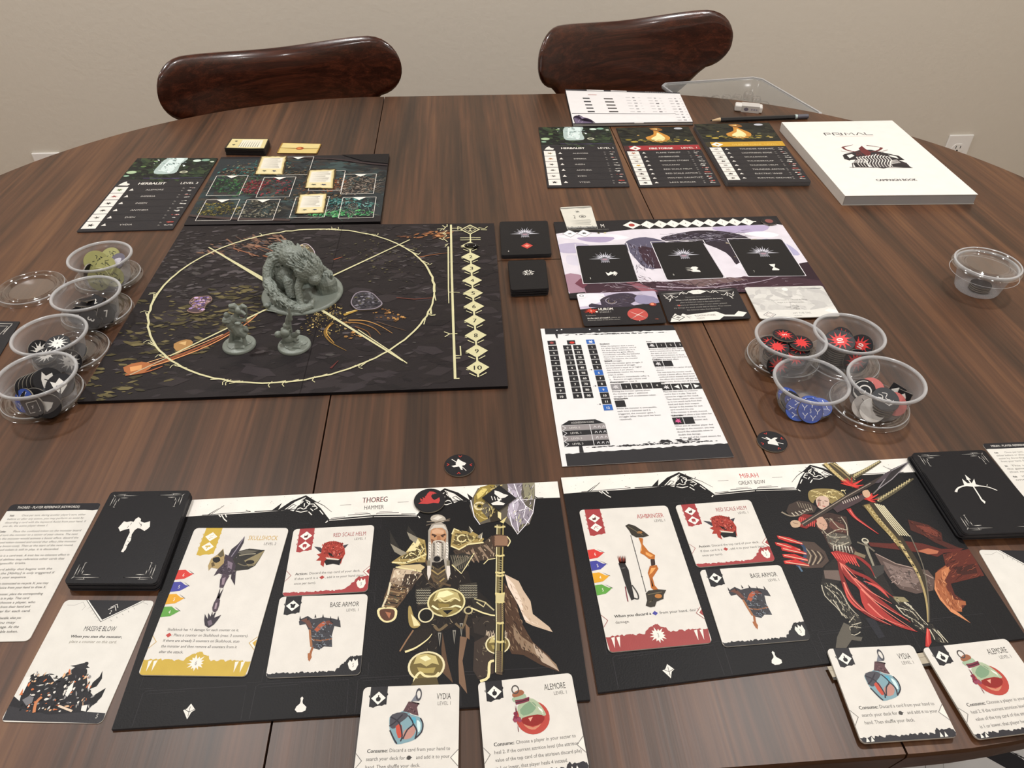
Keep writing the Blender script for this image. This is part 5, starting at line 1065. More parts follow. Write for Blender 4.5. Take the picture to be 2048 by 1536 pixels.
def hammer_emblem(a):
    a.rect(0, 0, a.w, a.h, '#18171a'); corners(a, a.w, a.h); a.part = 'emblem'; a.px(zR); c = '#e6e2db'
    a.poly([(1212, 490), (1270, 425), (1300, 432), (1340, 425), (1370, 430), (1390, 400), (1420, 382), (1445, 400), (1440, 425), (1480, 440), (1538, 424), (1535, 480), (1515, 500), (1480, 524), (1440, 500), (1410, 495), (1380, 515), (1350, 560), (1340, 620), (1310, 660), (1290, 710), (1262, 742), (1240, 735), (1260, 700), (1275, 660), (1300, 600), (1330, 540), (1325, 500), (1280, 510), (1230, 528)], c)
    for st in ([(1330, 470), (1350, 440)], [(1300, 500), (1320, 470)], [(1440, 490), (1450, 450)], [(1420, 430), (1450, 470)], [(1315, 585), (1345, 590)], [(1295, 625), (1325, 632)], [(1275, 665), (1305, 672)]): a.stroke(st, .35, '#18171a')
deck([(222.7, 983.4), (381.5, 981.1), (312, 1167), (127, 1166.5)], 9, 12, hammer_emblem, 'pile of black cards with a white hammer, left of the lower left player board', seed=3)
def bow_emblem(a):
    a.rect(0, 0, a.w, a.h, '#18171a'); corners(a, a.w, a.h); a.part = 'emblem'; a.px(zDK); c = '#e6e2db'
    a.stroke([(450, 498), (470, 470), (520, 452), (590, 448), (660, 455), (720, 465), (785, 490)], 1.4, c, .8, 3); a.poly([(520, 452), (500, 395), (545, 432), (580, 430), (598, 395), (612, 440), (660, 455), (590, 460)], c)
    a.stroke([(545, 395), (600, 470), (670, 580)], 1.0, c); a.poly([(524, 362), (572, 402), (540, 405)], c); a.poly([(640, 545), (690, 580), (685, 598), (655, 570)], c); a.poly([(440, 500), (470, 470), (462, 505)], c); a.stroke([(700, 455), (706, 440)], .5, c)
deck([(1823.5, 905.8), (1968.3, 899.6), (2106, 1062), (1930, 1068)], 10, 9, bow_emblem, 'pile of black cards with a white bow and arrow, right of the archer board', seed=5, off=(-2.2, 2), jit=.9)
# ================================================================ main game board
MN = Sheet([(368, 452), (988, 446.5), (1016, 772), (153, 803.6)], 3, 393, 336)
CRM = '#cfcaa0'
a = Art(MN); a.rect(0, 0, 393, 336, '#221d1f')
a.part = 'rocky_ground'
DK_ = ['#1f1a1c', '#231e1f', '#2f292b', '#1c181a', '#322c2f']; ST = ['#474342', '#3e393b', '#524c4e', '#342f31', '#2a2528']
GR = ['#5d5437', '#4c452c', '#6f6543', '#3e3928']; EMB = ['#864927', '#a57344', '#66392c', '#4e302b']
a.specks(900, [(196, 168, 230, 200)], DK_, 2, 9, 1, -.1, 2.2, .5)
a.specks(520, [(60, 60, 110, 60), (80, 110, 70, 70)], ST, .8, 3.4, 2, -.1, 2.0)
a.specks(260, [(280, 60, 100, 60), (300, 110, 70, 60), (120, 250, 200, 60)], ST, .6, 2.6, 3, -.1, 2.4)
a.specks(330, [(25, 250, 45, 90), (20, 300, 60, 40), (70, 230, 60, 40), (110, 160, 50, 16), (100, 200, 60, 26)], GR, .8, 3.2, 4, .05, 2.4)
a.specks(260, [(205, 225, 26, 22), (200, 200, 20, 20)], ['#7b6a40', '#a08a55', '#4d4329', '#c2aa70'], .4, 1.3, 5, 0, 1.4, 3)
a.specks(90, [(230, 80, 50, 40), (270, 100, 40, 60)], ['#4d4835', '#5d573e'], .6, 2, 6)
a.specks(70, [(83, 60, 60, 20), (105, 40, 30, 16)], ['#6d5346', '#8d6b57', '#544038'], .8, 2.6, 7, .5, 3.5)
# creatures and debris in the print
for st, w_, c in (([(60, 36), (72, 50), (74, 60)], 2.4, '#7a5b4a'), ([(74, 60), (95, 72), (108, 80)], 2.6, '#8a5c45'), ([(90, 30), (100, 44), (98, 56), (120, 74)], 3, '#6f5345'), ([(98, 56), (112, 60), (130, 76)], 2.2, '#93634a'), ([(112, 78), (126, 84), (146, 80)], 3, '#7e4f36'), ([(70, 30), (82, 42)], 1.5, '#5f4a40'), ([(108, 40), (116, 52), (132, 58)], 2, '#5f4a40')):
    a.stroke(st, w_, c, .6, 4)
a.poly([(118, 80), (128, 76), (142, 80), (150, 78), (140, 86), (126, 88)], '#c0763c', 2); a.poly([(124, 80), (132, 79), (128, 85)], '#dfae68')
for st, w_, c in (([(33, 292), (45, 286), (75, 268), (105, 240), (120, 215), (132, 200)], 4.6, '#8b4f33'), ([(30, 296), (60, 282), (95, 256), (120, 225), (131, 203)], 2.2, '#d08d5d'), ([(36, 286), (70, 266), (104, 238)], 1.0, '#e0b384'), ([(30, 300), (48, 296), (60, 288)], 2.6, '#a5613c'), ([(122, 216), (127, 224)], 1.4, '#5d3526')):
    a.stroke(st, w_, c, 1.2, 4)
a.poly([(24, 288), (38, 280), (50, 286), (46, 296), (34, 300)], '#a9683f', 2); a.poly([(30, 288), (40, 285), (42, 292), (33, 295)], '#d79a63'); a.poly([(60, 252), (70, 245), (78, 250), (76, 260), (66, 264)], '#a9804e', 2); a.poly([(64, 251), (71, 248), (72, 255)], '#d3ad76')
for st, w_, c in (([(222, 208), (235, 200), (248, 194)], 4, '#a8873f'), ([(224, 204), (240, 196)], 1.6, '#d9c27d'), ([(212, 222), (206, 238), (214, 256), (232, 272)], 3.6, '#7d6030'), ([(210, 226), (208, 240), (218, 258)], 1.6, '#c99b4e'), ([(222, 222), (240, 224), (256, 234), (264, 246)], 2.6, '#8a6236'), ([(228, 218), (246, 220), (262, 230), (276, 244)], 2.0, '#b0834c'), ([(236, 230), (250, 240), (256, 256)], 1.8, '#6f4a2c'), ([(258, 222), (275, 232), (290, 240)], 1.4, '#5b4636')):
    a.stroke(st, w_, c, .5, 4)
a.specks(50, [(266, 208, 14, 10), (278, 216, 10, 8), (236, 246, 8, 6)], ['#8f6a3c', '#6b4b2d', '#b98a50'], .8, 2.6, 9)
a.specks(60, [(305, 34, 34, 9), (318, 28, 20, 8)], ['#8d5b3a', '#bb8355', '#5f3f30'], .7, 2.6, 10, -.4, 2.5)
a.stroke([(296, 88), (312, 82), (340, 76)], 2.2, '#8b5a3c', .4); a.stroke([(276, 176), (296, 180), (318, 178)], 1.3, '#6d3d33'); a.stroke([(196, 90), (206, 84)], 2.2, '#9a5138', .6); a.stroke([(220, 300), (226, 288)], 2.4, '#5e2e2b', .6)
a.part = 'ring_and_lines'
def wobring(c, r, w, col):
    pts = [(c[0]+(r+noise.noise((i*.9, 3, 1))*1.6)*math.cos(i*math.pi/60), c[1]+(r*1.015+noise.noise((i*.9, 8, 1))*1.6)*math.sin(i*math.pi/60)) for i in range(121)]
    for s_ in range(0, 120, 10): a.stroke(pts[s_:s_+11], w*(.8+.9*abs(noise.noise((s_*.37, 1, 7)))), col, w*(.8+.9*abs(noise.noise(((s_+10)*.37, 1, 7)))))
wobring((167, 166), 151, 2.3, CRM)
a.stroke([(44, 56), (125.8, 134.8)], 1.6, CRM, 5.4); a.stroke([(54, 66), (167, 172)], 1.4, CRM, 3); a.stroke([(125, 134), (167, 172)], 3, CRM)
a.stroke([(284.4, 43.1), (201.2, 125.4), (167, 160)], 1.6, CRM, 3.4); a.stroke([(290, 292), (199, 199.5), (180, 180)], 1.8, CRM, 4.6); a.stroke([(34, 300), (60, 275)], 1.2, '#b9b295'); a.stroke([(62, 272), (137, 195), (160, 172)], 1.6, CRM, 3.4); a.stroke([(240, 236), (276, 275), (294, 296)], 1.2, CRM)
R = random.Random(4)
for i in range(30):
    th = R.uniform(0, 6.28); r_ = 151; x, y = 167+r_*math.cos(th), 166+r_*math.sin(th); t_ = th+1.57
    a.stroke([(x-12*math.cos(t_), y-12*math.sin(t_)), (x+R.uniform(2, 6)*math.cos(th), y+R.uniform(2, 6)*math.sin(th))], 1.1, CRM)
    if R.random() < .6: a.stroke([(x, y), (x+6*math.cos(th+.5), y+6*math.sin(th+.5)), (x+9*math.cos(th+.1), y+9*math.sin(th+.1))], .8, CRM)
a.part = 'round_track'
a.stroke([(336, 4), (337.5, 120), (339.5, 220), (341.8, 323)], 2.6, CRM); a.stroke([(341, 322.5), (346, 322.5)], 1.3, CRM); a.stroke([(333, 62), (334, 160), (334.6, 190)], 2.0, CRM, .8); a.stroke([(334, 167), (347, 168)], 1, CRM)
a.stroke([(330, 244), (336, 248), (344, 248)], 1.1, CRM); a.stroke([(336, 248), (331, 253)], 1.1, CRM); a.stroke([(347, 270), (347.6, 286), (342, 286)], 1.3, CRM); a.stroke([(342, 290), (347, 290)], 1.1, CRM)
for st in ([(330, 9), (326, 18), (331, 20), (326, 28), (331, 34), (326, 40), (332, 50)], [(322, 20), (326, 14), (318, 16)], [(322, 26), (330, 28)], [(321, 40), (327, 45)], [(329, 58), (333, 54), (329, 62)], [(325, 6), (329, 12)], [(331, 3), (331, 10)], [(337, 14), (350, 14)], [(337, 21), (350, 21)], [(345, 9), (350, 14)], [(345, 9), (345, 18)], [(372, 13), (380, 16), (384, 10)], [(375, 18.6), (383, 19.5)]): a.stroke(st, 1.2, CRM, smooth=0)
for k in (1.0, .8): a.diamond((361, 18), 13*k, 13.5*k, CRM if k == 1 else '#221d1f')
a.diamond((361, 18), 7.6, 8, CRM); a.diamond((361, 18), 6.6, 6.9, '#221d1f'); a.poly([(358.6, 14), (363.4, 14), (361, 18), (363.4, 22), (358.6, 22), (361, 18)], CRM)
a.stroke([(348, 40), (374, 40)], 1.4, CRM); a.stroke([(348, 45.5), (374, 45)], 1.4, CRM); a.stroke([(361, 31), (361, 52)], 1.6, CRM)
for n in range(1, 11):
    cx, cy = 360.2+.45*(n-1), 60.8+27.3*(n-1); 
    a.diamond((cx, cy), 11.6, 11.3, CRM); a.stroke([(cx-8.5, cy+8.4), (cx-2, cy+13.4)], 1.1, CRM); a.stroke([(cx+8.5, cy+8.4), (cx+2, cy+13.4)], 1.1, CRM); a.stroke([(cx, cy+9), (cx+.2, cy+18 if n < 10 else cy+15)], 2, CRM); a.stroke([(cx-11.5, cy+2.5), (cx-9, cy+3.4)], 1, CRM)
    if n > 1: a.text(str(n), cx, cy+3.6, 7.2, '#1f1b1a', width=3.8 if n < 10 else 8, align='c'); a.text(str(n), cx+.3, cy+3.6, 7.2, '#1f1b1a', width=3.8 if n < 10 else 8, align='c')
a.part = 'fold_crease'; a.stroke([(196.5, 0), (196.5, 336)], .45, '#171315'); a.stroke([(0, 168), (393, 168)], .3, '#1d181a')
printed('game_board', MN, 0, .8, '#221d1f', '#141215', a, 'large square dark game board with a cream ring and numbered track, under the grey figures', 'game board', mat='board')

# ================================================================ herb and forge list boards
def list_board(sh, title, level, rows, band, pic, icol, label, zb=0, edge='#3c3b3e', stack=0):
    a = Art(sh); W_, H_ = sh.w, sh.h; K = '#2a282b'; a.rect(0, 0, W_, H_, K)
    a.part = 'top_picture'; a.rect(0, 0, W_, 76, '#1e211f')
    if pic == 'forest':
        a.specks(260, [(58, 34, 70, 46)], ['#1f2620', '#131615', '#2a3829', '#1a201e', '#37452d'], 2, 7, 3, .4, 1.8, 1)
        a.poly([(44, 0), (72, 0), (68, 22), (70, 50), (60, 56), (40, 54), (38, 30)], '#aebfbb', 3); a.poly([(50, 2), (68, 2), (64, 30), (62, 48), (46, 44), (46, 20)], '#d3e2e0', 3)
        for x, y, r_, c in ((88, 10, 6, '#cfe0d4'), (100, 8, 6, '#7ea38e'), (80, 50, 6, '#b8b9a0'), (111, 14, 3, '#cfd6c4'), (8, 50, 7, '#a9c09a'), (18, 30, 4, '#5f7a48'), (30, 12, 3, '#7f9a6a'), (5, 62, 4, '#8fae97'), (104, 28, 5, '#26302a'), (96, 40, 5, '#1c221f')): a.dot((x, y), r_, c, 12, r_*.7)
        a.dot((80, 50), 3.2, '#2b2e2a', 12, 2); a.stroke([(30, 70), (80, 72)], 1.6, '#4c4066'); a.stroke([(70, 71), (112, 70)], .8, '#5f5580')
        a.specks(60, [(50, 26, 26, 26)], ['#e9f1ef', '#8fa5a2', '#6c827e'], .6, 2.2, 9, .9, 2, .5)
    else:
        a.specks(220, [(58, 34, 70, 46)], ['#1f211d', '#121312', '#2a2b22', '#1a1b18', '#323326'], 2, 8, 3, .2, 2.2, .6)
        a.poly([(40, 44), (54, 32), (58, 14), (68, 26), (78, 44), (70, 60), (48, 60)], '#c78a3a', 3); a.poly([(48, 48), (58, 36), (62, 24), (70, 46), (64, 58), (52, 58)], '#f4dfa4', 3); a.poly([(52, 6), (66, 4), (72, 14), (60, 18)], '#8f5f2e', 3); a.poly([(54, 8), (64, 7), (64, 12)], '#f1d28c')
        for x, y, r_, c in ((98, 8, 7, '#b9bcc4'), (30, 34, 2, '#d0a860'), (12, 52, 5, '#8a7a30'), (20, 60, 6, '#a08a38'), (104, 60, 3, '#d8b874'), (90, 44, 3, '#6b6a50'), (34, 56, 4, '#6d6430')): a.dot((x, y), r_, c, 10, r_*.6)
        a.specks(70, [(62, 58, 50, 8)], ['#a58f3e', '#c8b058', '#6d6632'], .5, 1.8, 6, 0, 2.5, .3)
    a.part = 'rows'
    if band: a.rect(0, 76.5, W_, 95, band); a.rect(0, 76.5, 8, 95, '#4a2a2a' if band != YE_ else '#3a3424'); a.diamond((17, 86), 9, 9, '#ece7de'); a.diamond((17, 86), 3, 3, band)
    else: a.poly([(4, 93), (8, 84), (12, 80), (14, 86), (19, 89), (17, 94)], '#e6e1d9')
    a.stroke([(0, 76), (W_, 76)], .5, '#5a5759')
    n = len(rows); y0 = 97; st = (H_-6-y0)/n
    for i, r in enumerate(rows):
        y = y0+i*st; a.stroke([(24, y), (W_-2, y)], .5, '#1f1d20'); a.stroke([(24, y+.7), (W_-2, y+.7)], .3, '#4d4b4e')
        a.rect(2.5, y+.6, 20, y+st-.8, '#e6e1da'); c = icol[i % len(icol)]
        RR = random.Random(i+len(title)); a.star((11.2, y+st/2), 2.2, 5, 7, c, .5, RR.random()*3, .75, seed=i)
        a.poly([(24, y+st*.62), (27, y+st*.3), (30, y+st*.62)], '#dcd8d1')
        a.text(r, 46, y+st*.64, min(4.4, st*.3), '#c9c5be', wx=.9)
        a.text('2x      ', W_-22, y+st*.4, 2.6, '#b9b5ae', wx=.8); a.text('3x', W_-22, y+st*.78, 2.6, '#b9b5ae', wx=.8)
        a.specks(5, [(W_-9, y+st*.3, 4, 1.2)], ['#c9c5be', '#b5483f', '#8d8a86'], .8, 1.8, i+40, 0, 1.6); a.specks(5, [(W_-9, y+st*.72, 4, 1.2)], ['#c9c5be', '#8d8a86'], .8, 1.8, i+60, 0, 1.6)
    a.part = 'lettering'
    tc = '#ece8e0' if band != YE_ else '#d9b85a'
    a.text(title, 30 if not band else 38, 91.2, 7, tc, width=36 if len(title) < 12 else 44); a.text(title, 30.4 if not band else 38.4, 91.2, 7, tc, width=36 if len(title) < 12 else 44); a.text(level, W_-5, 91.2, 6.6, tc, width=24, align='r')
    if not stack: return printed('list_board', sh, zb, 2, K, edge, a, label, 'board', 'shopping list boards', mat='board')
    e = empty('board_stack', (sh.c[0], sh.c[1], ZT)); tag(e, label, 'board stack')
    dz = sh.z/stack
    for i in range(stack):
        o = slab('list_board', sh, 0, dz*.88, 2, K, edge, parent=e, mat='board', jig=((0, 0) if i == stack-1 else (rnd.uniform(-.0007, .0007), rnd.uniform(-.0007, .0007)))); o.location = (0, 0, i*dz/1000)
    a.build(o, lambda x, y: (*(sh.wld(x, y)-sh.c), dz*.88/1000), M['board'])
YE_ = '#c79a33'
HB_ = ['ALEMORE', 'IMPERIA', 'INSEN', 'ANTHEIA', 'EVEN', 'VYDIA']
list_board(Sheet([(275, 316.5), (436, 316), (345.1, 458.5), (152.7, 463.7)], 1.5, 116, 226), 'HERBALIST', 'LEVEL 2', HB_, None, 'forest', ['#4c6a34', '#8b3a38', '#3c3a38', '#47443f', '#55524c', '#2e2c2b'], 'dark herb list board with a forest picture, at the far left of the table')
list_board(Sheet([(1076.8, 254.4), (1218.3, 253.8), (1259.3, 373), (1095.2, 375.1)], 1.5, 116, 226), 'HERBALIST', 'LEVEL 1', HB_, None, 'forest', ['#7a6a40', '#a06a3a', '#3c3a38', '#47443f', '#55524c', '#2e2c2b'], 'dark herb list board with a forest picture, in front of the notepad')
FR = ['FLAME THRUST', 'ASHBRINGER', 'BURNING STORM', 'VOLCANO', 'RED SCALE HELM', 'RED SCALE ARMOR', 'MOLTEN GAUNTLET', 'LAVA BUCKLER']
list_board(Sheet([(1232, 255.5), (1376.5, 253), (1441.8, 371), (1278.3, 374.5)], 1.5, 116, 226), 'FIRE FORGE', 'LEVEL 1', FR, '#9d3136', 'forge', ['#9a5a3a', '#a9a39a', '#8a8580', '#c39a3a', '#2e2c2b', '#33302f', '#55524c', '#3a3836'], 'dark forge list board with a red band, in the middle of the three far boards')
TF = ['THUNDER GREAVES', 'LIGHTNING EDGE', 'SKULLSHOCK', 'THUNDERCLAP', 'THUNDER HELM', 'THUNDER ARMOR', 'ELECTRIC WHIP', 'ELECTRIC GREAVES']
list_board(Sheet([(1388, 248), (1537.5, 245), (1622.5, 363), (1455, 364)], 7, 116, 226), 'THUNDER FORGE', 'LEVEL 1', TF, YE_, 'forge', ['#8a8580', '#a9a39a', '#3c3a38', '#2e2c2b'], 'stack of dark list boards with a yellow band, left of the white book', edge='#6a696b', stack=4)

# ================================================================ region board with parchment cards
LV = Sheet([(442.7, 314), (778.5, 308.7), (760.6, 443), (367.5, 450)], 4, 280, 222)
a = Art(LV); a.rect(0, 0, 280, 222, '#221f22'); a.part = 'region_picture'
a.poly([(0, 8), (150, 8), (200, 30), (280, 60), (280, 205), (150, 208), (0, 200)], '#2b3134')
a.specks(700, [(140, 110, 150, 100)], ['#20282a', '#2c3a3c', '#33302f', '#3d3a34', '#1d2022', '#3a4a4a'], 2, 8, 21, 0, 2.4, .7)
for reg, cols, n in (([(60, 105, 42, 34), (35, 95, 26, 30)], ['#24472d', '#315f39', '#1c3122', '#476f44', '#17291c'], 300), ([(105, 110, 32, 30), (75, 108, 18, 22)], ['#6d2127', '#893539', '#4a181d', '#803f46', '#2d1417'], 260), ([(175, 110, 30, 28), (205, 104, 20, 18)], ['#6f3923', '#834e2e', '#4a291e', '#9b663f'], 160), ([(235, 110, 34, 32)], ['#5f5247', '#7c6d61', '#3f3631', '#908376', '#2d2623'], 260), ([(36, 178, 34, 22)], ['#6f6631', '#534e27', '#3b3922', '#837842'], 170), ([(98, 180, 34, 28)], ['#6d6a5d', '#48463d', '#837f6f', '#2e2d28'], 200), ([(70, 40, 60, 26), (60, 58, 50, 14)], ['#24534f', '#437c76', '#39463f', '#6f6b57', '#5f3930'], 220), ([(230, 168, 40, 16), (215, 160, 40, 10)], ['#316b68', '#5a8f89', '#244e4a', '#789993'], 160), ([(225, 198, 44, 12), (205, 200, 30, 8)], ['#2d7c46', '#4ea25f', '#205231', '#72b278'], 150), ([(160, 145, 60, 12), (140, 66, 40, 10)], ['#534636', '#6b5a44', '#352d23'], 150)):
    a.specks(int(n*1.3), reg, cols, .5, 2.3, n, .3, 1.8, 1.6)
for i in range(60): R_ = random.Random(i); x, y = 180+R_.random()*90, 168+R_.random()*34; a.stroke([(x, y), (x+R_.uniform(-18, 18), y+R_.uniform(4, 20))], .5, R_.choice(['#83a895', '#568776', '#a69f89']), .2)
for i in range(70): R_ = random.Random(i+90); x, y = 208+R_.random()*66, 86+R_.random()*50; a.stroke([(x, y), (x+R_.uniform(-12, 14), y+R_.uniform(-10, 10))], .6, R_.choice(['#908376', '#2d2623', '#6f6358', '#a49a8f']), .2)
a.stroke([(120, 8), (190, 16), (240, 32), (280, 42)], 5, '#352a2c', smooth=3); a.stroke([(0, 196), (70, 208), (150, 214)], 6, '#463937', smooth=3); a.poly([(200, 0), (280, 0), (280, 36), (240, 26)], '#141215')
a.part = 'slot_frames'
for x, y in ((10, 71), (87, 79), (163, 60), (214, 73), (14, 150), (75, 152), (148, 146), (219, 150), (105, 6)):
    w_, h_ = 50, (66 if y < 100 else 62)
    a.stroke([(x, y), (x+w_, y)], .9, '#d9d4cc'); a.stroke([(x+w_, y), (x+w_, y+h_)], .9, '#d9d4cc'); a.stroke([(x+w_, y+h_), (x, y+h_)], .8, '#d9d4cc'); a.stroke([(x, y+h_), (x, y)], .9, '#d9d4cc'); a.poly([(x+15, y), (x+35, y), (x+25, y+9)], '#e9e5dd')
    for i in range(5): a.stroke([(x-1, y+8+i*11), (x+1.2, y+9+i*11)], .6, '#e9e5dd')
printed('region_board', LV, 0, 1, '#221f22', '#131215', a, 'thick landscape board with colourful framed region pictures, behind the main game board', 'game board', mat='board')
def parchment(quad, z, zb, label, seed=1, name='card'):
    sh = Sheet(quad, z, 41, 64); a = Art(sh); a.rect(0, 0, 41, 64, '#4a3c24'); a.part = 'parchment_face'; R = random.Random(seed); v = []
    for (x0, y0), (x1, y1) in (((2, 2), (39, 2)), ((39, 2), (39, 62)), ((39, 62), (2, 62)), ((2, 62), (2, 2))):
        for k in range(9): t = k/9; v.append((x0+(x1-x0)*t+R.uniform(-.7, .7), y0+(y1-y0)*t+R.uniform(-.9, .9)))
    a.poly(v, '#cdbb85'); a.poly([(20.5+(p[0]-20.5)*.9, 32+(p[1]-32)*.93) for p in v], '#dfd2a6'); a.poly([(6, 8), (35, 7), (35.5, 44), (5.5, 45)], '#e2ddcf', 0)
    a.part = 'lettering'; R = random.Random(seed)
    a.stroke([(10, 10), (31, 10)], 1.2, '#77705f')
    for i in range(8): a.stroke([(7, 15+i*3.6), (7+R.uniform(20, 27), 15+i*3.6)], .9, '#a09a8c')
    for x in (13, 27): a.star((x, 52), 2.4, 4.4, 5, '#5f6052' if x == 13 else '#3d4257', .4, .4, .6, seed)
    return printed(name, sh, zb, 2.6, '#4a3c24', '#3a3226', a, label, 'card', 'parchment cards on the region board')
parchment([(522.2, 312), (574.8, 312), (566.7, 349.9), (508.2, 349.1)], 5, 4, 'parchment card nearest the far edge of the region board', 1)
parchment([(616.7, 339.8), (672.6, 337.7), (667.2, 377.4), (608.1, 376.3)], 5, 4, 'parchment card in the middle of the region board, right of the red region', 2)
parchment([(598.5, 388.2), (655.4, 386), (649, 426.8), (588.8, 427.9)], 5, 4, 'parchment card nearest the front edge of the region board', 3)
def parch_deck(a):
    a.rect(0, 0, a.w, a.h, '#3a3226'); a.part = 'parchment_face'; a.poly([(2, 3), (58, 2), (59, 36), (40, 38), (3, 37)], '#d9cb96'); a.poly([(20, 6), (52, 5), (53, 34), (19, 34)], '#e6e0cc'); a.part = 'lettering'
    for i in range(9): a.stroke([(20+i*3.5, 7), (20+i*3.5, 33)], .8, '#8f897b')
    for y in (12, 26): a.star((11, y), 1.6, 3, 5, '#4d4d44', .4, 0, 1, y)
deck([(463.1, 276.4), (538.7, 277.5), (528.6, 297.9), (448.1, 296.2)], 11, 14, parch_deck, 'pile of cards with a parchment face up, behind the region board', 60, 39, 2.4, '#3a3226', '#2e2c2e', seed=8, jit=.5)
EV = Sheet([(564.1, 285.5), (643.2, 287.6), (633.9, 307), (553.4, 306.1)], 1.2, 62, 39)
a = Art(EV); a.rect(0, 0, 62, 39, '#a07c36'); a.part = 'parchment_face'; a.poly([(2, 1.5), (60, 1), (60.5, 18), (31, 21), (1.5, 18)], '#dcc98a'); a.poly([(1.5, 20), (31, 23), (60.5, 20), (60, 37.5), (2, 38)], '#d3bc78'); a.stroke([(1, 19), (20, 19.6), (31, 20.5), (60, 19)], 1, '#5a4420'); a.dot((31, 20), 6, '#9c4a22', 14, 6); a.dot((30, 19), 3.4, '#d9884a', 12, 3)
printed('card', EV, 0, 2.4, '#a07c36', '#3a3226', a, 'parchment card with a red wax seal, beside the parchment card pile', 'card')

# ================================================================ monster board with its cards
HU = Sheet([(1107, 444), (1553, 432), (1651.6, 577.7), (1140, 597)], 2, 293, 178)
a = Art(HU); a.rect(0, 0, 293, 178, '#211f22'); a.part = 'monster_picture'
a.poly([(0, 31), (14, 28), (20, 33), (26, 28), (34, 33), (40, 29), (58, 32), (66, 30), (96, 25.5), (180, 25), (286, 22), (293, 25), (293, 140), (293, 178), (20, 178), (20, 165), (0, 168)], '#d9d3dc')
for pts, c in (([(2, 36), (60, 34), (90, 46), (60, 52), (20, 46)], '#e6e1e8'), ([(26, 42), (70, 44), (58, 56), (34, 52)], '#a79ab8'), ([(0, 58), (30, 56), (40, 74), (16, 80), (0, 76)], '#b4acc4'), ([(8, 84), (24, 90), (22, 108), (6, 104)], '#cfcad8'), ([(200, 26), (270, 24), (262, 40), (220, 42)], '#b3a6c6'), ([(255, 60), (280, 70), (290, 100), (272, 96)], '#a9a5c4'), ([(0, 128), (24, 136), (30, 178), (4, 178)], '#a07f8e'), ([(236, 44), (262, 56), (280, 50), (262, 40)], '#efeaf0')): a.poly(c and pts, c, 3)
a.poly([(88, 52), (110, 46), (132, 60), (120, 76), (126, 96), (120, 118), (96, 120), (86, 90), (80, 66)], '#585468', 3); a.poly([(96, 70), (118, 78), (126, 100), (124, 120), (100, 116)], '#3b2733', 3)
a.poly([(128, 50), (150, 40), (180, 33), (214, 38), (236, 52), (246, 76), (240, 104), (224, 118), (206, 122), (200, 90), (170, 60), (140, 60)], '#2e2630', 3)
for i in range(120): R_ = random.Random(i); x, y = 128+R_.random()*110, 36+R_.random()*30; a.stroke([(x, y), (x+R_.uniform(4, 16), y+R_.uniform(-4, 5))], .7, R_.choice(['#8c8797', '#1d1920', '#5f586a', '#b5b0bd', '#463c50']), .2)
for i in range(40): R_ = random.Random(i+7); x, y = 206+R_.random()*34, 60+R_.random()*58; a.stroke([(x, y), (x+R_.uniform(3, 12), y+R_.uniform(-3, 5))], 1.5, R_.choice(['#8a7a62', '#cbbd9c', '#1d1920', '#4a3c34', '#6b5c48']), .4)
a.poly([(18, 150), (60, 148), (100, 150), (150, 152), (220, 145), (260, 130), (293, 120), (293, 178), (20, 178)], '#3f2933'); a.poly([(255, 128), (293, 118), (293, 160), (262, 150)], '#2e1c26'); a.poly([(66, 148), (80, 150), (100, 170), (84, 172)], '#8c5560'); a.poly([(120, 150), (190, 146), (210, 152), (150, 164)], '#6f5a5a'); a.stroke([(100, 160), (150, 166), (220, 158), (262, 140)], 2.6, '#a99aa8', .6, 4); a.stroke([(56, 150), (110, 168), (200, 174)], 1.6, '#7d6d7a', .5, 4)
a.poly([(200, 122), (214, 112), (240, 96), (236, 130), (222, 146)], '#e2dbe4'); a.poly([(126, 104), (142, 106), (146, 124), (130, 122)], '#e6e1e8'); a.diamond((17, 148), 8, 11, '#6b3a48'); a.poly([(0, 168), (18, 166), (22, 178), (0, 178)], '#1d1b1e')
for i in range(90): R_ = random.Random(i+300); x, y = 30+R_.random()*240, 150+R_.random()*26; a.stroke([(x, y), (x+R_.uniform(-10, 14), y+R_.uniform(-4, 4))], .6, R_.choice(['#8f7f8a', '#221820', '#5c3f4a', '#c9bcc6']), .2)
a.px(zHC); a.fuzz([(800, 290), (1000, 290), (1090, 480), (1100, 560), (880, 600), (850, 480)], 90, ['#8c8797', '#2a1d26', '#5f586a', '#b9b4c6', '#3b2733'], 60, .6, 1.0, 31, .9); a.fuzz([(900, 600), (1150, 680), (1800, 640), (2040, 620), (2040, 740), (1100, 760), (600, 740), (380, 720)], 140, ['#8f7f8a', '#221820', '#6c4f5c', '#c9bcc6', '#4a2f3c'], 80, .6, .2, 32, .5); a.fuzz([(1100, 230), (1400, 170), (1700, 190), (1900, 250), (1860, 280), (1500, 260), (1150, 270)], 90, ['#8c8797', '#15121a', '#5f586a', '#c5c0cf'], 60, .6, .1, 33, .4); a.mm()
a.part = 'top_track'
a.diamond((98, 14.4), 11.5, 9.8, WHT); a.dot((98, 14.4), 4, '#a5453f', 12, 4); a.stroke([(108, 16), (115, 9)], .8, WHT); a.stroke([(111, 18), (118, 11)], .8, WHT)
for n in range(1, 10):
    cx = 119+16.25*(n-1); cy = 14.2; a.diamond((cx, cy), 9.4, 10.2, WHT); a.text(str(n), cx, cy+2, 4.4, '#3a3836', align='c', wx=.6); a.rect(cx+5, cy-1, cx+12, cy+1, WHT)
a.text('M', 58.5, 18.6, 9.5, '#d9d5ce', wx=.5); a.text('HUROM STANCE', 52, 24.5, 2, '#8d8a86', width=15)
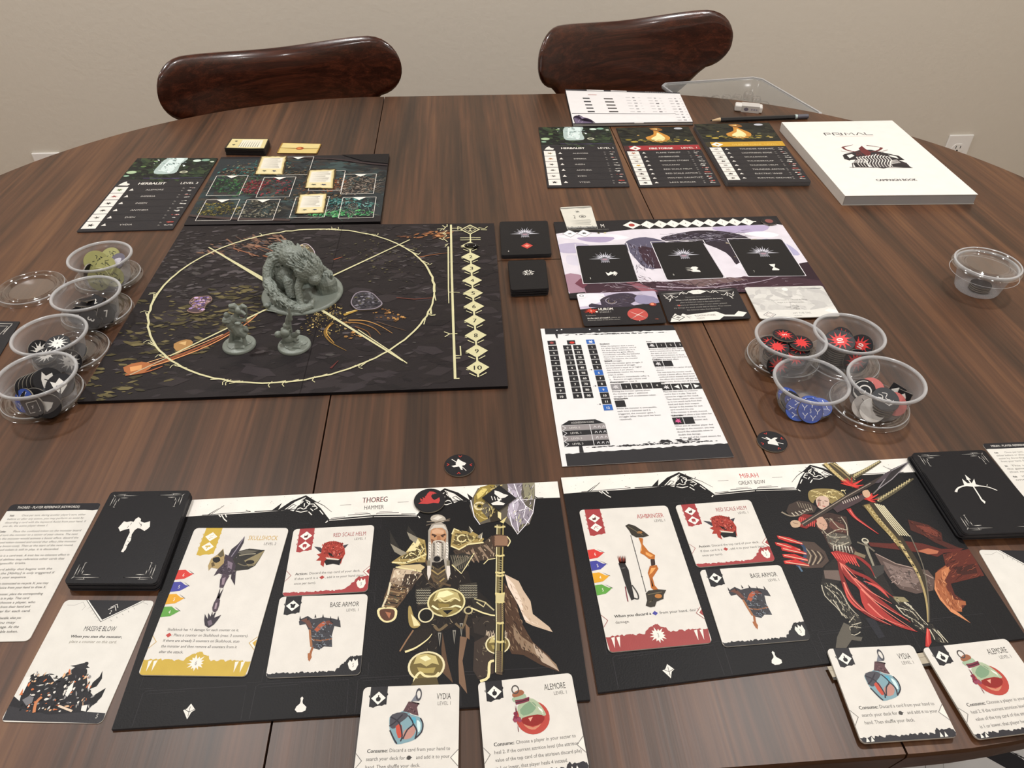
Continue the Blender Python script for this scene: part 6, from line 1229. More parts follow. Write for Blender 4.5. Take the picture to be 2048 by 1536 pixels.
for x in (17, 35): a.diamond((x, 32), 9.5, 9.5, '#f1eef0'); a.stroke([(x-9, 32), (x, 23), (x+9, 32), (x, 41), (x-9, 32)], .5, '#4a484a'); a.star((x, 32), 1.6, 4, 6, '#7f7c80' if x == 17 else '#333', .4, 0, .7, x)
for x in (53, 61): a.star((x, 32.6), 1, 2.4, 6, '#55502f' if x == 53 else '#d8cfa0')
a.part = 'slot_frames'
for q in ([(1150, 489), (1253, 486.5), (1278, 563.5), (1166.5, 568)], [(1301, 484), (1450.5-45, 480), (1452, 556), (1334, 561)], [(1454, 478), (1564, 476.5), (1612, 552), (1496, 553.5)]):
    p_ = [HU.loc(*c) for c in q]; [a.stroke([p_[i], p_[(i+1) % 4]], .9, '#eae6ea') for i in range(4)]
printed('monster_board', HU, 0, 1.5, '#211f22', '#2a282b', a, 'pale purple monster board with a white numbered track, right of the main game board', 'game board', mat='board')
def crest(a, cx, cy, k=1.0):
    for i in range(13):
        th = math.radians(-176+i*14.4); L = (15 if i in (0, 12) else 12 if i % 2 else 9)*k
        a.poly([(cx+3*k*math.cos(th)-1.0*k*math.sin(th), cy+3*k*math.sin(th)*.8+1.0*k*math.cos(th)), (cx+L*math.cos(th), cy+L*math.sin(th)*1.05-(1 if 0 < i < 12 else -1.2)*k), (cx+3*k*math.cos(th)+1.0*k*math.sin(th), cy+3*k*math.sin(th)*.8-1.0*k*math.cos(th))], ('#cfced8', '#a0a0aa')[i % 2])
    a.poly([(cx-5*k, cy-1*k), (cx+5*k, cy-1*k), (cx+3.4*k, cy+5*k), (cx+4.2*k, cy+7*k), (cx-4.2*k, cy+7*k), (cx-3.4*k, cy+5*k)], '#77757e'); a.poly([(cx-3*k, cy), (cx+3*k, cy), (cx+1.5*k, cy+3*k), (cx-1.5*k, cy+3*k)], '#a08590')
    for i in range(5): a.stroke([(cx-3.6*k+i*1.8*k, cy+4.6*k), (cx-3.8*k+i*1.9*k, cy+8*k)], .5, '#c9c7cf')
def monster_card(sym, num):
    def f(a):
        a.rect(0, 0, a.w, a.h, '#1a191b'); a.part = 'emblem'; crest(a, 30.7, 33, 1.25)
        a.text(num, 8, 78, 4, '#d9d5ce', wx=.6); c = '#e8e4dd'; x, y = 33.5, 67
        if sym == 'red': a.diamond((32, 64), 7.5, 7.5, '#c2473f'); a.diamond((32, 64), 3.6, 3.4, '#e88f7c')
        if sym == 'claw': a.poly([(x-6, y-3), (x-3, y+0), (x, y-4), (x+2, y-2), (x+5, y-4), (x+6, y+1), (x+2, y+5), (x+3, y+1), (x-1, y+3), (x-4, y+5), (x-5, y+2)], c); a.stroke([(x+4, y-4), (x+7, y), (x+4, y+5)], 1, c, smooth=2)
        if sym == 'head': a.poly([(x-4, y-3), (x, y-6), (x+4, y-6), (x+6, y-3), (x+3, y), (x+6, y+3), (x+6, y+6), (x-2, y+5), (x-5, y+2), (x-1, y)], c); [a.stroke([(x-9, y-4+i*3.2), (x-2, y-3.6+i*3)], .8, c) for i in range(3)]
        if sym == 'glass': a.poly([(x-4, y-7), (x+3, y-7.5), (x+1, y-2), (x, y), (x+4, y+5), (x+3, y+7), (x-4, y+7), (x-4, y+5), (x-1, y), (x-3, y-3)], c)
    return f
for q, sym, num, lb in (([(1151.9, 491.8), (1251.5, 488.9), (1275.9, 562.1), (1167.5, 566)], 'claw', '3', 'black crest card at the left of the monster board'), ([(1303.9, 485.9), (1403.5, 482), (1448.4, 554.3), (1335.2, 558.6)], 'head', '6', 'black crest card in the middle of the monster board'), ([(1456.2, 479.7), (1562.7, 478.1), (1611, 550.4), (1497.3, 551.4)], 'glass', '7', 'black crest card with an hourglass, at the right of the monster board')):
    sh = Sheet(q, 3, 61.5, 85.5); a = Art(sh); monster_card(sym, num)(a)
    printed('card', sh, 2, 3.2, '#1a191b', '#3a393b', a, lb, 'card', 'crest cards on the monster board')
deck([(999.5, 443.4), (1095.2, 441.4), (1103, 507.4), (1003.4, 510.4)], 5, 7, monster_card('red', '6'), 'pile of black crest cards with a red diamond, right of the main game board', top='#1a191b', seed=9)
def eye(a):
    a.rect(0, 0, a.w, a.h, '#1a191b'); a.part = 'emblem'; a.star((21, 28), 4.4, 6.8, 14, '#e8e4dd', .35, 0, .9, 3); a.poly([(15, 28), (21, 23.4), (27, 28), (21, 32.6)], '#1a191b'); a.poly([(17, 28), (21, 25.2), (25, 28), (21, 30.8)], '#e8e4dd'); a.dot((21, 28), 1.7, '#1a191b')
deck([(1016, 521.5), (1090, 519.3), (1097, 576.5), (1022, 580)], 9, 9, eye, 'small pile of black cards with a white eye, in front of the crest card pile', 41, 64, 2.8, '#1a191b', '#333234', seed=10, jit=.9)
# objective card lying half over the monster board
OB = Sheet([(1119.6, 414.6), (1182.1, 411.7), (1195.8, 457.6), (1135.3, 459.6)], 3, 41, 64)
a = Art(OB); a.rect(0, 0, 41, 64, '#d6d3c8'); a.part = 'corner_marks'; a.poly([(0, 2), (41, 1), (41, 4), (30, 6), (20, 4.4), (8, 6), (0, 5)], '#8d8d86'); a.torn(0, 41, 56, 64, 1.6, '#8a8a86', 26, 4); a.torn(0, 41, 60, 64, 1.2, '#3c3b3c', 26, 6); a.star((21, 14), 1.5, 4, 9, '#77766f', .4)
a.part = 'lettering'; a.text('2', 13.5, 32, 9, '#3a3836', wx=.55); a.ring((25.6, 27.8), 4, 1.1, '#77756f', 14); a.star((25.6, 27.8), 1.6, 3, 6, '#77756f')
for i, w_ in enumerate((28, 30, 28, 24, 26)): a.stroke([(20.5-w_/2, 38+i*3.2), (20.5+w_/2, 38+i*3.2)], .8, '#7d7b75')
printed('card', OB, 2, 2.6, '#d6d3c8', '#b9b5ac', a, 'small white objective card over the top left corner of the monster board', 'card')
# stance card
SC = Sheet([(1152.8, 587.5), (1310.1, 581.6), (1333.5, 645.1), (1168.5, 651.9)], 3, 88, 62)
a = Art(SC); a.rect(0, 0, 88, 62, '#242225'); a.part = 'monster_picture'; a.poly([(0, 0), (88, 0), (88, 22), (60, 27), (30, 27), (0, 31)], '#bdb4c8'); a.poly([(0, 0), (30, 2), (24, 18), (0, 26)], '#e3dfe6', 2); a.poly([(24, 14), (34, 6), (48, 2), (62, 4), (68, 14), (56, 24), (60, 29), (28, 29), (10, 27), (14, 20), (24, 24)], '#3b3340', 2)
for i in range(80): R_ = random.Random(i+3); x, y = 24+R_.random()*44, 4+R_.random()*20; a.stroke([(x, y), (x+R_.uniform(2, 8), y+R_.uniform(-2, 4))], .4, R_.choice(['#8d8597', '#1d1920', '#b9b2c2', '#8a7a66', '#55495f']), .15)
a.ring((36, 17), 6, .8, '#a99fae', 20, a0=20, a1=260); a.ring((36, 18), 3.6, .7, '#8d7f70', 20, a0=0, a1=240); a.poly([(66, 8), (84, 12), (88, 24), (72, 26), (62, 20)], '#8d88a4', 2); a.dot((5, 5), 4.5, '#eeeaee'); a.ring((5, 5), 2, .7, '#3a3836', 12)
a.part = 'emblem'; a.star((11.5, 35), 4, 8, 12, '#c2402f', .5, 0, .7); a.text('4', 10.4, 37, 4, '#f1d9c8', wx=.5); a.dot((17, 37), 1.4, '#e9e4da'); a.dot((60, 45), 11, '#b9504a', 30, 11.6); a.stroke([(51, 38), (70, 54)], .7, '#ece6dc'); a.stroke([(70, 38), (50, 54)], .7, '#ece6dc'); a.stroke([(60, 56), (60, 58)], .7, '#ece6dc'); a.dot((80, 27), 4, '#8f3a32', 12, 3.4); a.dot((79.5, 26.4), 2.2, '#d98a6c', 10); a.star((79, 55), 1.2, 3, 5, '#8f4a3a', .4, 0, .5)
a.part = 'lettering'; a.text('HUROM', 19.5, 35, 5, '#e9e4dc', width=15.5); a.text('HUROM', 19.7, 35, 5, '#e9e4dc', width=15.5); a.text('STANCE 1', 20, 39.4, 2.6, '#b9b5ae', width=12); a.text('Resistant.', 4.4, 44.6, 2.2, '#a5a19a', width=11); a.text('At the start of round 1,', 5, 50, 2.5, '#e3dfd7', width=25); a.text('At the start of round 1,', 5.15, 50, 2.5, '#e3dfd7', width=25); a.text('place an', 31, 50, 2.3, '#a5a19a', width=9.5); a.text('Arborum token in the front sector.', 5, 53.6, 2.3, '#a5a19a', width=35)
printed('card', SC, 2.2, 3, '#242225', '#4a494b', a, 'landscape card with a red sector disc, below the monster board on the left', 'card', 'landscape cards below the monster board')
BP = Sheet([(1315.5, 583), (1471.9, 575.5), (1503.1, 636.3), (1337.1, 644.5)], 3, 88, 62)
a = Art(BP); a.rect(0, 0, 88, 62, '#262427'); a.part = 'corner_marks'; c = '#e6e2db'
a.poly([(33, 4), (38, 1), (46, .5), (54, 4), (46, 9), (38, 9)], c); a.stroke([(2, 6), (32, 5)], .8, c); a.stroke([(55, 4.5), (86, 4)], .8, c); a.stroke([(6, 8.6), (20, 8)], .5, c); a.stroke([(66, 7), (80, 6.6)], .5, c)
for mx in (0, 1):
    for st in ([(22, 9), (27, 3), (30, 8), (34, 3)], [(24, 4), (28, 8)], [(5, 8), (8, 14), (12, 10), (14, 16)], [(6, 14), (10, 18), (13, 13), (9, 22)], [(12, 8), (17, 14), (20, 12)]): a.stroke([((88-x) if mx else x, y) for x, y in st], .8, c, smooth=2)
a.poly([(2, 62), (5, 54), (10, 46), (14, 52), (18, 47), (22, 50), (54, 46), (62, 53), (72, 54), (78, 47), (86, 51), (80, 58), (70, 57), (60, 56), (54, 62)], c); a.diamond((12, 54), 7.5, 6, '#262427'); a.diamond((12, 54), 6.2, 4.8, c); a.diamond((12, 54), 3, 2.2, '#8d8a86'); a.stroke([(20, 54), (26, 54)], .4, '#262427'); a.stroke([(20, 50), (24, 57)], .4, '#262427')
a.part = 'lettering'; a.text('1', 44, 6.4, 3.4, '#8d8a86', wx=.5); a.text('FLOATING STONES', 30, 54, 3.4, '#55524f', width=22); a.text('HUROM', 31, 58.4, 2.3, '#77746f', width=8)
a.text('Permanent. Immune to Stuns.', 42, 16, 2, '#8d8a86', width=28, align='c')
for i, (t, w_, cc) in enumerate((('When a rock terrain is removed from the board,', 52, '#dedad2'), ('place an Arborum token in that same sector.', 44, '#a5a19a'), (': If there is an Arborum token in your sector, prevent', 56, '#a5a19a'), ('any damage the attack would deal to Hurom. Then remove', 62, '#a5a19a'), ('that Arborum token from the board.', 36, '#a5a19a'))): a.text(t, 42, 21.4+i*5.1, 2.4, cc, width=w_, align='c')
a.dot((17.5, 31), 1.4, '#c0554a', 8)
printed('card', BP, 2.2, 3, '#262427', '#3a393b', a, 'landscape black card with white scrollwork, below the middle of the monster board', 'card', 'landscape cards below the monster board')
WP = Sheet([(1488.5, 574.8), (1644.7, 571.5), (1680.9, 632.4), (1520.7, 637.9)], 3, 88, 62)
a = Art(WP); a.rect(0, 0, 88, 62, '#cfcdc8'); a.part = 'cloudy_print'; a.specks(70, [(44, 26, 44, 26)], ['#c6c4c0', '#d6d4cf', '#bdbbb8', '#c9c7c3'], 3, 9, 8, 0, 1.6, 3); a.poly([(0, 50), (20, 46), (60, 48), (88, 42), (88, 62), (0, 62)], '#dcdad4'); a.diamond((12, 55), 7, 6, '#5f5d60'); a.diamond((12, 55), 6.2, 5.2, '#dcdad4'); a.diamond((12, 55), 4.4, 3.6, '#8a6a6c'); a.diamond((12, 55), 3.7, 3, '#dcdad4'); a.poly([(74, 50), (80, 46), (88, 50), (88, 56), (80, 55)], '#ebe9e4')
a.stroke([(2, 6), (84, 5)], .5, '#e9e7e2'); a.dot((43, 6), 3.5, '#e9e7e2')
a.part = 'lettering'; a.text('HIT THE TAIL', 38, 55, 3.2, '#8d8b88', width=20); a.text('HUROM', 38, 59.4, 2.2, '#8d8b88', width=8); a.text('Permanent.', 42, 21, 2, '#9a9894', width=12, align='c'); a.text('Hurom\'s health is reduced to 10 hp.', 42, 28, 2.2, '#86847f', width=40, align='c'); a.text('Anger it in the front sector.', 42, 33, 2.2, '#86847f', width=30, align='c'); a.specks(26, [(44, 42, 12, 4)], ['#a9a7a4', '#b9b7b3'], .6, 2, 5)
printed('card', WP, 2.2, 3, '#cfcdc8', '#b5b3ae', a, 'landscape pale grey card, below the right end of the monster board', 'card', 'landscape cards below the monster board')

# ================================================================ printed rules sheet
RSH = Sheet([(1081, 657.5), (1345.7, 650.4), (1468, 913.5), (1124.5, 933)], 1, 144, 197)
a = Art(RSH); a.rect(0, 0, 144, 197, '#e3e2e2'); a.part = 'ink_bands'
a.poly([(4.2, 0)]+[(144-i*140/40, 10+noise.noise((i*1.3, 2, 1))*1.6+(1.5 if i > 38 else 0)) for i in range(41)][::1]+[(4.2, 12)] if False else [(4.2, 0), (144, 0)]+[(144-i*139.8/44, 9.6+i*.03+noise.noise((i*1.3, 2, 1))*1.5) for i in range(45)], '#2a292c')
a.poly([(4, 197), (144, 197)]+[(144-i*140/44, 181+i*.05+noise.noise((i*1.7, 5, 1))*1.6) for i in range(45)], '#2a292c')
a.specks(150, [(75, 13, 60, .8)], ['#2a292c'], .2, 1, 3, 0, 2.5, .1); a.specks(170, [(80, 177.5, 58, .8)], ['#2a292c'], .2, 1, 4, 0, 2.5, .1); a.specks(30, [(100, 175, 24, 1.5)], ['#2a292c'], .4, 1.6, 4, 0, 2.5, .1); a.poly([(17, 168), (19, 170), (19.6, 183), (16, 183)], '#2a292c'); a.poly([(14, 10), (17, 10), (16.2, 19), (15, 18)], '#2a292c')
for x, y in ((17, 4), (22, 3), (52, 4), (62, 5.5)): a.dot((x, y), .9, '#dedde0', 7)
a.part = 'number_tables'; DKC, BLU = '#232225', '#2f62b0'
def cell(x0, y0, w_, h_, t, c): a.rect(x0, y0, x0+w_-.6, y0+h_-.8, c); t and (a.text(t, x0+w_/2-.3, y0+h_*.68, 3.1, '#dddbd7', align='c', wx=.85), a.text(t, x0+w_/2-.1, y0+h_*.68, 3.1, '#dddbd7', align='c', wx=.85))
cell(5, 22.6, 9, 8, '', DKC); a.star((9.2, 26.4), 1.4, 2.6, 8, '#9a4a48')
cell(25, 23, 9, 8, '', DKC); a.dot((30, 27), 2.6, '#c8372e', 10, 2)
cell(45, 22.6, 9.2, 8.4, '', BLU); a.star((49.4, 26.6), 1.2, 3.2, 6, '#e6e9f0', .3)
for i in range(10):
    y = 31.4+i*8.42; cell(5, y, 9.4, 8.4, str(i+1), DKC); cell(20, y, 9, 8.4, str(i), DKC); cell(30.2, y, 9, 8.4, str(i*10), DKC)
for i in range(12): y = 31.6+i*8.5; cell(45.2, y, 9, 8.5, str(i+1), BLU if i in (5, 8, 11) else DKC)
for y in (73, 98, 124): a.dot((43, y), .8, '#333', 6); a.text('x', 40.6, y+.8, 1.4, '#555')
a.part = 'lettering'
def col(head, lines, x, y, w_, icons=None):
    a.text(head, x, y, 2.2, '#333', wx=.85); a.text(head, x+.15, y, 2.2, '#333', wx=.85); y += 4
    if icons:
        for i, t in enumerate(icons): a.rect(x+i*9.9, y-2.4, x+i*9.9+9.2, y+6.4, '#8d8b8d' if t == '*g' else DKC); (a.star((x+i*9.9+4.6, y+2), 1.6, 3.4, 7, '#c9c7c9' if t != 'v' else '#c58', .5) if t in ('*', '*g', 'v') else t in '<>^' and a.poly({'<': [(2, 2), (7, -1), (7, 5)], '>': [(7, 2), (2, -1), (2, 5)], '^': [(1.6, 0), (7.4, 0), (4.6, 5)]}[t] and [(x+i*9.9+p, y+q) for p, q in {'<': [(2, 2), (7, -1), (7, 5)], '>': [(7, 2), (2, -1), (2, 5)], '^': [(1.6, 0), (7.4, 0), (4.6, 5)]}[t]], '#e9e7e4') or a.text(t if t not in '<>^' else ' ', x+i*9.9+4.6, y+3.8, 3.4, '#dddbd7', align='c', wx=.8))
        y += 9.4
    for t, k in lines: a.text(t, x, y, 1.9, '#55535a', width=w_*k); y += 3.62
    return y
col('Escalation', [('When the behavior deck is empty', .92), ('(i.e. when the last behavior card of', .96), ('the deck either enters play or is', .9), ('discarded by any game effect),', .86), ('immediately reshuffle the behavior', 1), ('discard pile to form a new deck.', .88), ('When this happens, the monster', .9), ('gains 2 struggle.', .46)], 58.4, 32, 38)
col('Unleash', [('When the monster gains struggle, if', 1), ('the total amount of struggle', .78), ('accumulated is equal to or higher', .94), ('than 3x (i.e. 3 per player),', .7), ('immediately resolve the following', .95), ('steps in order:', .4), ('1.   All players immediately suffer 2.', 1.05), ('2.   Remove struggle tokens until', .95), ('      the monster has 3.', .7)], 57.8, 61, 38)
col('Acceleration', [('During the monster upkeep phase,', .86), ('the monster gains 1 additional', .78), ('struggle for each acceleration token', .94), ('it has.', .14)], 57.4, 94.6, 42, ['*g', '1', '2', '3', '4'])
col('Unstoppable', [('While the monster is unstoppable,', .88), ('each time a behavior card is', .72), ('triggered, the monster gains 1', .8), ('struggle (after that card has been', .9), ('resolved).', .26)], 57, 118.6, 42, [' '])
col('Stuck', [('Rotate a card (cell) in play. That', .86), ('card is considered to be fixed until', .92), ('the start of your next turn.', .7), ('If a card card is immune to Stuck,', .86), ('you cannot choose that card as the', .9), ('target of the Stuck effect.', .66)], 107.5, 30.4, 40, ['*', '1', '2', '3'])
col('Confuse', [('Turn the monster to a sector of your', .98), ('choice.', .2), ('The next time the monster would', .9), ('activate a boost effect, discard the', .96), ('confused token instead and cancel', .94), ('the effect (the monster still pays the', 1), ('boost cost). At the start of the next', .98), ('round discard the confused Token.', .92)], 106.5, 61.6, 38, ['*', ' '])
col('Stun', [('Place the stun token on a behavior', .88), ('card in that is in play. That card', .8), ('cannot be triggered this round.', .84), ('Then choose a player, who reveals', .9), ('up to two attack cards from their', .86), ('hand and deals their weapon', .76), ('damage to the monster for each', .82), ('card revealed this way.', .58), ('If the monster is already stunned,', .88), ('you may not place a stun token but', .96), ('instead you can move the stun', .78), ('token to another behavior card.', .8)], 105.4, 98, 38, ['*', '<', '^', '>'])
col('Vulnerable', [('When you or another player deal', .86), ('damage to the monster, you may', .86), ('discard the vulnerable token to', .8), ('double that damage.', .5), ('At the end of the round remove the', .92), ('vulnerable token.', .44)], 104, 144.8, 40, ['v', ' '])
a.part = 'icon_table'; a.poly([(4.6, 149.4), (12, 143.8), (35.4, 143.8), (43, 149.4)], DKC); a.text('AGGRESSION ICONS', 23.6, 148, 2.3, '#cfcdca', width=20, align='c')
for i, t in enumerate(('LEVEL 0', 'LEVEL 1', 'LEVEL 2', 'LEVEL 3')):
    y = 150+i*6.5; c = '#8f898a' if i % 2 == 0 else DKC; a.rect(4.6, y, 43, y+6, c); a.stroke([(29.4, y), (29.4, y+6)], .5, '#dedde0'); a.stroke([(5, y), (8.4, y+3), (5, y+6)], .6, '#dedde0'); a.text(t, 11.5, y+4.2, 2.2, '#d6d4d0', width=9)
    for j in range(3): x = 32.4+j*3.8; a.stroke([(x, y+4.6), (x+1.2, y+1.8), (x+2.2, y+4.6)], .4, '#dedde0'); a.stroke([(x+.2, y+3), (x+2.2, y+2.6)], .35, '#dedde0')
printed('rules_sheet', RSH, .5, 0, '#e3e2e2', '#d5d4d4', a, 'white printed rules sheet with black brush bands, in the middle of the table', 'sheet', mat='matte')
# torn corner card at the far left
FL = Sheet([(-150, 640), (40, 643), (-18, 740), (-215, 740)], 1, 120, 80)
a = Art(FL); a.rect(0, 0, 120, 80, '#29282b'); c = '#bdb9b2'; a.part = 'corner_marks'
for st in ([(118-24, 4), (118-6, 4), (118-10, 22)], [(94, 8), (108, 8), (103, 26)], [(60, 6), (92, 6)], [(112, 6), (107, 18)], [(98, 12), (96, 24)]): a.stroke(st, .8, c)
printed('player_board', FL, 0, 1, '#29282b', '#3a393b', a, 'black board with white line ornament, cut off by the left edge beside the cups', 'game board', mat='board')
def P3(u, v, y):
    """pixel -> point of the vertical plane at distance y (m); z above the table"""
    d = fw + (u-1024)/F*rt - (v-768)/F*up
    t = y/d[1]; return Vector((d[0]*t, y, CH+d[2]*t+ZT))
# ================================================================ chairs
def make_chair(name, L, R_, ztop, label):
    """bentwood chair; L, R_ = plan positions of the two ends of its curved back"""
    L, R_ = np.array(L), np.array(R_); c = (L+R_)/2; half = np.linalg.norm(R_-L)/2; an = math.atan2(*(R_-L)[::-1])
    e = empty(name, (c[0], c[1], 0), (0, 0, an)); tag(e, label, 'chair', 'dining chairs')
    sag = 0.065; zt = ZT+ztop
    def plan(s): return (s*half, sag*(1-s*s))
    n = 36; V = []; Fs = []; m = 10; th = 0.007
    for i in range(n+1):
        s = math.sin(math.pi*(i/n-.5)); k = abs(s)
        zc = -0.006+0.0*k; top = 0.046+0.008*math.cos(3.0*s+math.pi)*(1 if k < 1 else 0); bot = -(0.058+0.11*(1-min(1, k/0.8)**2))
        edge = max(0.0, 1-((k-0.72)/0.28)**2.3)**0.5 if k > 0.72 else 1.0
        mid = -0.004; zt_ = mid+(top-mid)*edge; zb_ = mid+(bot-mid)*edge
        x, y = plan(s)
        for side in (-1, 1):
            for j in range(m+1):
                t = j/m; z = zb_+(zt_-zb_)*t; r = min(1.0, (min(t, 1-t)*(zt_-zb_+1e-6)+.0005)/0.008, (1-k)*half/0.012+.06)
                bow = math.sqrt(max(0, 1-(1-r)**2)); V.append((x, y+side*th*bow, zt-0.046+z))
    w = 2*(m+1)
    for i in range(n):
        for j in range(m):
            a_, b_ = i*w+j, (i+1)*w+j; Fs.append((a_, b_, b_+1, a_+1)); a_, b_ = a_+m+1, b_+m+1; Fs.append((a_+1, b_+1, b_, a_))
        Fs.append((i*w+m, (i+1)*w+m, (i+1)*w+2*m+1, i*w+2*m+1)); Fs.append((i*w+m+1, (i+1)*w+m+1, (i+1)*w, i*w))
    b = mesh_obj('backrest', V, Fs, M['chair'], e, smooth=True)
    # seat (towards the table, local -y)
    G_ = []; seat = G(); K = 40
    for z, k in ((0.452, .97), (0.458, 1.0), (0.466, 1.0), (0.470, .96)):
        for i in range(K): t = 6.2832*i/K; G_.append((0.225*k*math.copysign(abs(math.cos(t))**.7, math.cos(t)), -0.20+0.215*k*math.copysign(abs(math.sin(t))**.7, math.sin(t)), z))
    seat.add(G_, [(q*K+i, q*K+(i+1) % K, (q+1)*K+(i+1) % K, (q+1)*K+i) for q in range(3) for i in range(K)]+[tuple(range(K-1, -1, -1)), tuple(range(3*K, 4*K))]); seat.obj('seat', M['chair'], e)
    for sx in (-1, 1):
        G().tube([(sx*.17, -.36, .455), (sx*.205, -.42, 0)], [.016, .010], 14).obj('leg', M['chair'], e, smooth=True)
        G().tube([(sx*.10, .075, zt-.075), (sx*.13, .05, .62), (sx*.16, -.02, .46), (sx*.19, .05, 0)], [.010, .013, .016, .010], 14).obj('leg', M['chair'], e, smooth=True)
    return e
make_chair('dining_chair', P3(322, 215, 1.27)[:2], P3(806, 172, 1.45)[:2], .066, 'dark glossy bentwood chair behind the left half of the table')
make_chair('dining_chair', P3(1077, 120, 1.40)[:2], P3(1461, 95, 1.57)[:2], .088, 'dark glossy bentwood chair behind the notepad')

# ================================================================ book, notepad, eraser, pencil
BQ = Sheet([(1563.9, 244.4), (1784.4, 241), (1956.2, 388.9), (1691, 391.6)], 14, 184, 274)
bk = empty('book', (BQ.c[0], BQ.c[1], ZT)); tag(bk, 'thick white softcover campaign book, at the far right of the table', 'book')
def part_slab(name, sh, z0, z1, top, edge, parent, r=0, inset=0, mat='matte'):
    ol = [(min(max(x, inset), sh.w-inset), min(max(y, inset), sh.h-inset)) for x, y in rounded(sh.w, sh.h, r)]
    o = slab(name, sh, z0, z1, r, top, edge, parent=parent, mat=mat, outline=ol); o.location = (0, 0, z0/1000); return o
part_slab('back_cover', BQ, 0, .5, '#dedad4', '#d0ccc5', bk); part_slab('page_block', BQ, .6, 13.4, '#d6d2cc', '#a9a9ab', bk, inset=.8)
for i in range(9): pass
fc = part_slab('front_cover', BQ, 13.5, 14, '#ebe7e1', '#dcd8d2', bk)
sp_ = [BQ.wld(0, 0)-BQ.c, BQ.wld(0, 274)-BQ.c]; u__ = (sp_[1]-sp_[0])/np.linalg.norm(sp_[1]-sp_[0]); n__ = np.array([-u__[1], u__[0]]); n__ = n__ if n__ @ (sp_[0]) > 0 else -n__
mesh_obj('spine', [(*(p+n__*.0006*k), z) for p in sp_ for k in (0, 1) for z in (0, .014)], [(0, 1, 3, 2), (4, 6, 7, 5), (0, 4, 5, 1), (2, 3, 7, 6), (1, 5, 7, 3), (0, 2, 6, 4)], M['matte'], bk, cols=[lin('#dcd8d2')]*6)
a = Art(BQ); a.part = 'lettering'
for i, (st, w_) in enumerate((([[(0, 11), (0, 2)], [(0, 2), (8, 2), (9, 6), (3, 6.4)]], 10), ([[(0, 11), (0, 2)], [(0, 2), (9, 2), (9.4, 6)], [(4, 6), (11, 11)]], 12), ([[(0, 2), (0, 11)]], 3), ([[(0, 11), (1, 2), (6, 8), (11, 2), (13, 11)]], 15), ([[(0, 11), (6, 2), (12, 11)]], 14), ([[(0, 2), (0, 11), (10, 11)]], 10))):
    x0 = 52+(0, 13.5, 27, 32.5, 49.5, 65)[i]
    for q in st: a.stroke([(x0+x*1.06, 47+y*1.1) for x, y in q], 2.0, '#3a3436')
a.stroke([(66, 62.6), (126, 64)], .6, '#c98a7c')
for i in range(12): a.text('·', 68+i*5, 64, 2, '#b9aaa6', wx=.6) if False else None
a.text('CAMPAIGN BOOK', 92, 228.5, 7.2, '#4a4546', width=58, align='c'); a.text('CAMPAIGN BOOK', 92.5, 228.5, 7.2, '#4a4546', width=58, align='c')
a.part = 'emblem'; a.px(zBK); RB, KB = '#6b2f30', '#2b2729'
a.poly([(700, 705), (760, 690), (830, 670), (905, 672), (985, 690), (1060, 705), (1130, 735), (1100, 745), (1170, 770), (1200, 800), (1040, 800), (1000, 812), (940, 802), (790, 802), (770, 770), (790, 745), (745, 748), (715, 735)], '#332d30')
a.stroke([(690, 652), (735, 642), (770, 634)], 3, RB, .6); a.stroke([(690, 652), (720, 672), (770, 684), (820, 690)], 4.4, RB, 2, 3); a.stroke([(870, 638), (930, 646), (985, 655)], 3, RB, .6); a.stroke([(985, 655), (960, 676), (900, 688)], 4.4, RB, 2, 3)
a.poly([(812, 660), (835, 642), (862, 664), (905, 690), (900, 720), (870, 715), (830, 690)], RB); a.stroke([(680, 680), (730, 690), (780, 690)], 1.2, RB, .4); a.stroke([(1030, 672), (980, 685), (940, 692)], 1.2, RB, .4)
for i in range(16): R = random.Random(i); x = 770+R.random()*230; a.stroke([(x, 690+R.random()*14), (x+R.uniform(-30, 30), 706+R.random()*18)], 1.4, RB if R.random() < .6 else KB, .4)
a.poly([(692, 712), (740, 696), (800, 712), (770, 735), (745, 752), (705, 740)], KB); a.poly([(722, 712), (760, 704), (780, 716), (745, 735)], '#ebe7e1'); a.poly([(1010, 700), (1110, 716), (1155, 748), (1100, 750), (1050, 730)], KB); a.poly([(1030, 708), (1095, 722), (1110, 738), (1060, 726)], '#ebe7e1')
a.poly([(775, 760), (850, 748), (905, 800), (790, 802)], KB); a.poly([(1060, 765), (1110, 770), (1215, 806), (1070, 800)], KB); a.poly([(900, 745), (1060, 745), (1040, 800), (1000, 812), (960, 800), (920, 806)], '#4a4647')
for i in range(12): x = 800+i*22; a.stroke([(x+10, 705+abs(i-6)*4), (x-6, 728), (x+16, 750), (x+6, 775), (x+26, 806-abs(i-6)*1.5)], 1.7, '#ebe7e1', .8, 3)
for i in range(5): a.stroke([(800-i*8, 745+i*6), (860, 742+i*7), (890+i*4, 800)], 1, '#ebe7e1', smooth=3); a.stroke([(1100+i*6, 748+i*5), (1050, 756+i*6), (1050, 800)], 1, '#ebe7e1', smooth=3)
a.stroke([(745, 802), (1215, 806)], .8, KB); a.stroke([(765, 770), (770, 806)], 1.2, KB)
a.build(fc, lambda x, y: (*(BQ.wld(x, y)-BQ.c), .0005), M['matte'])

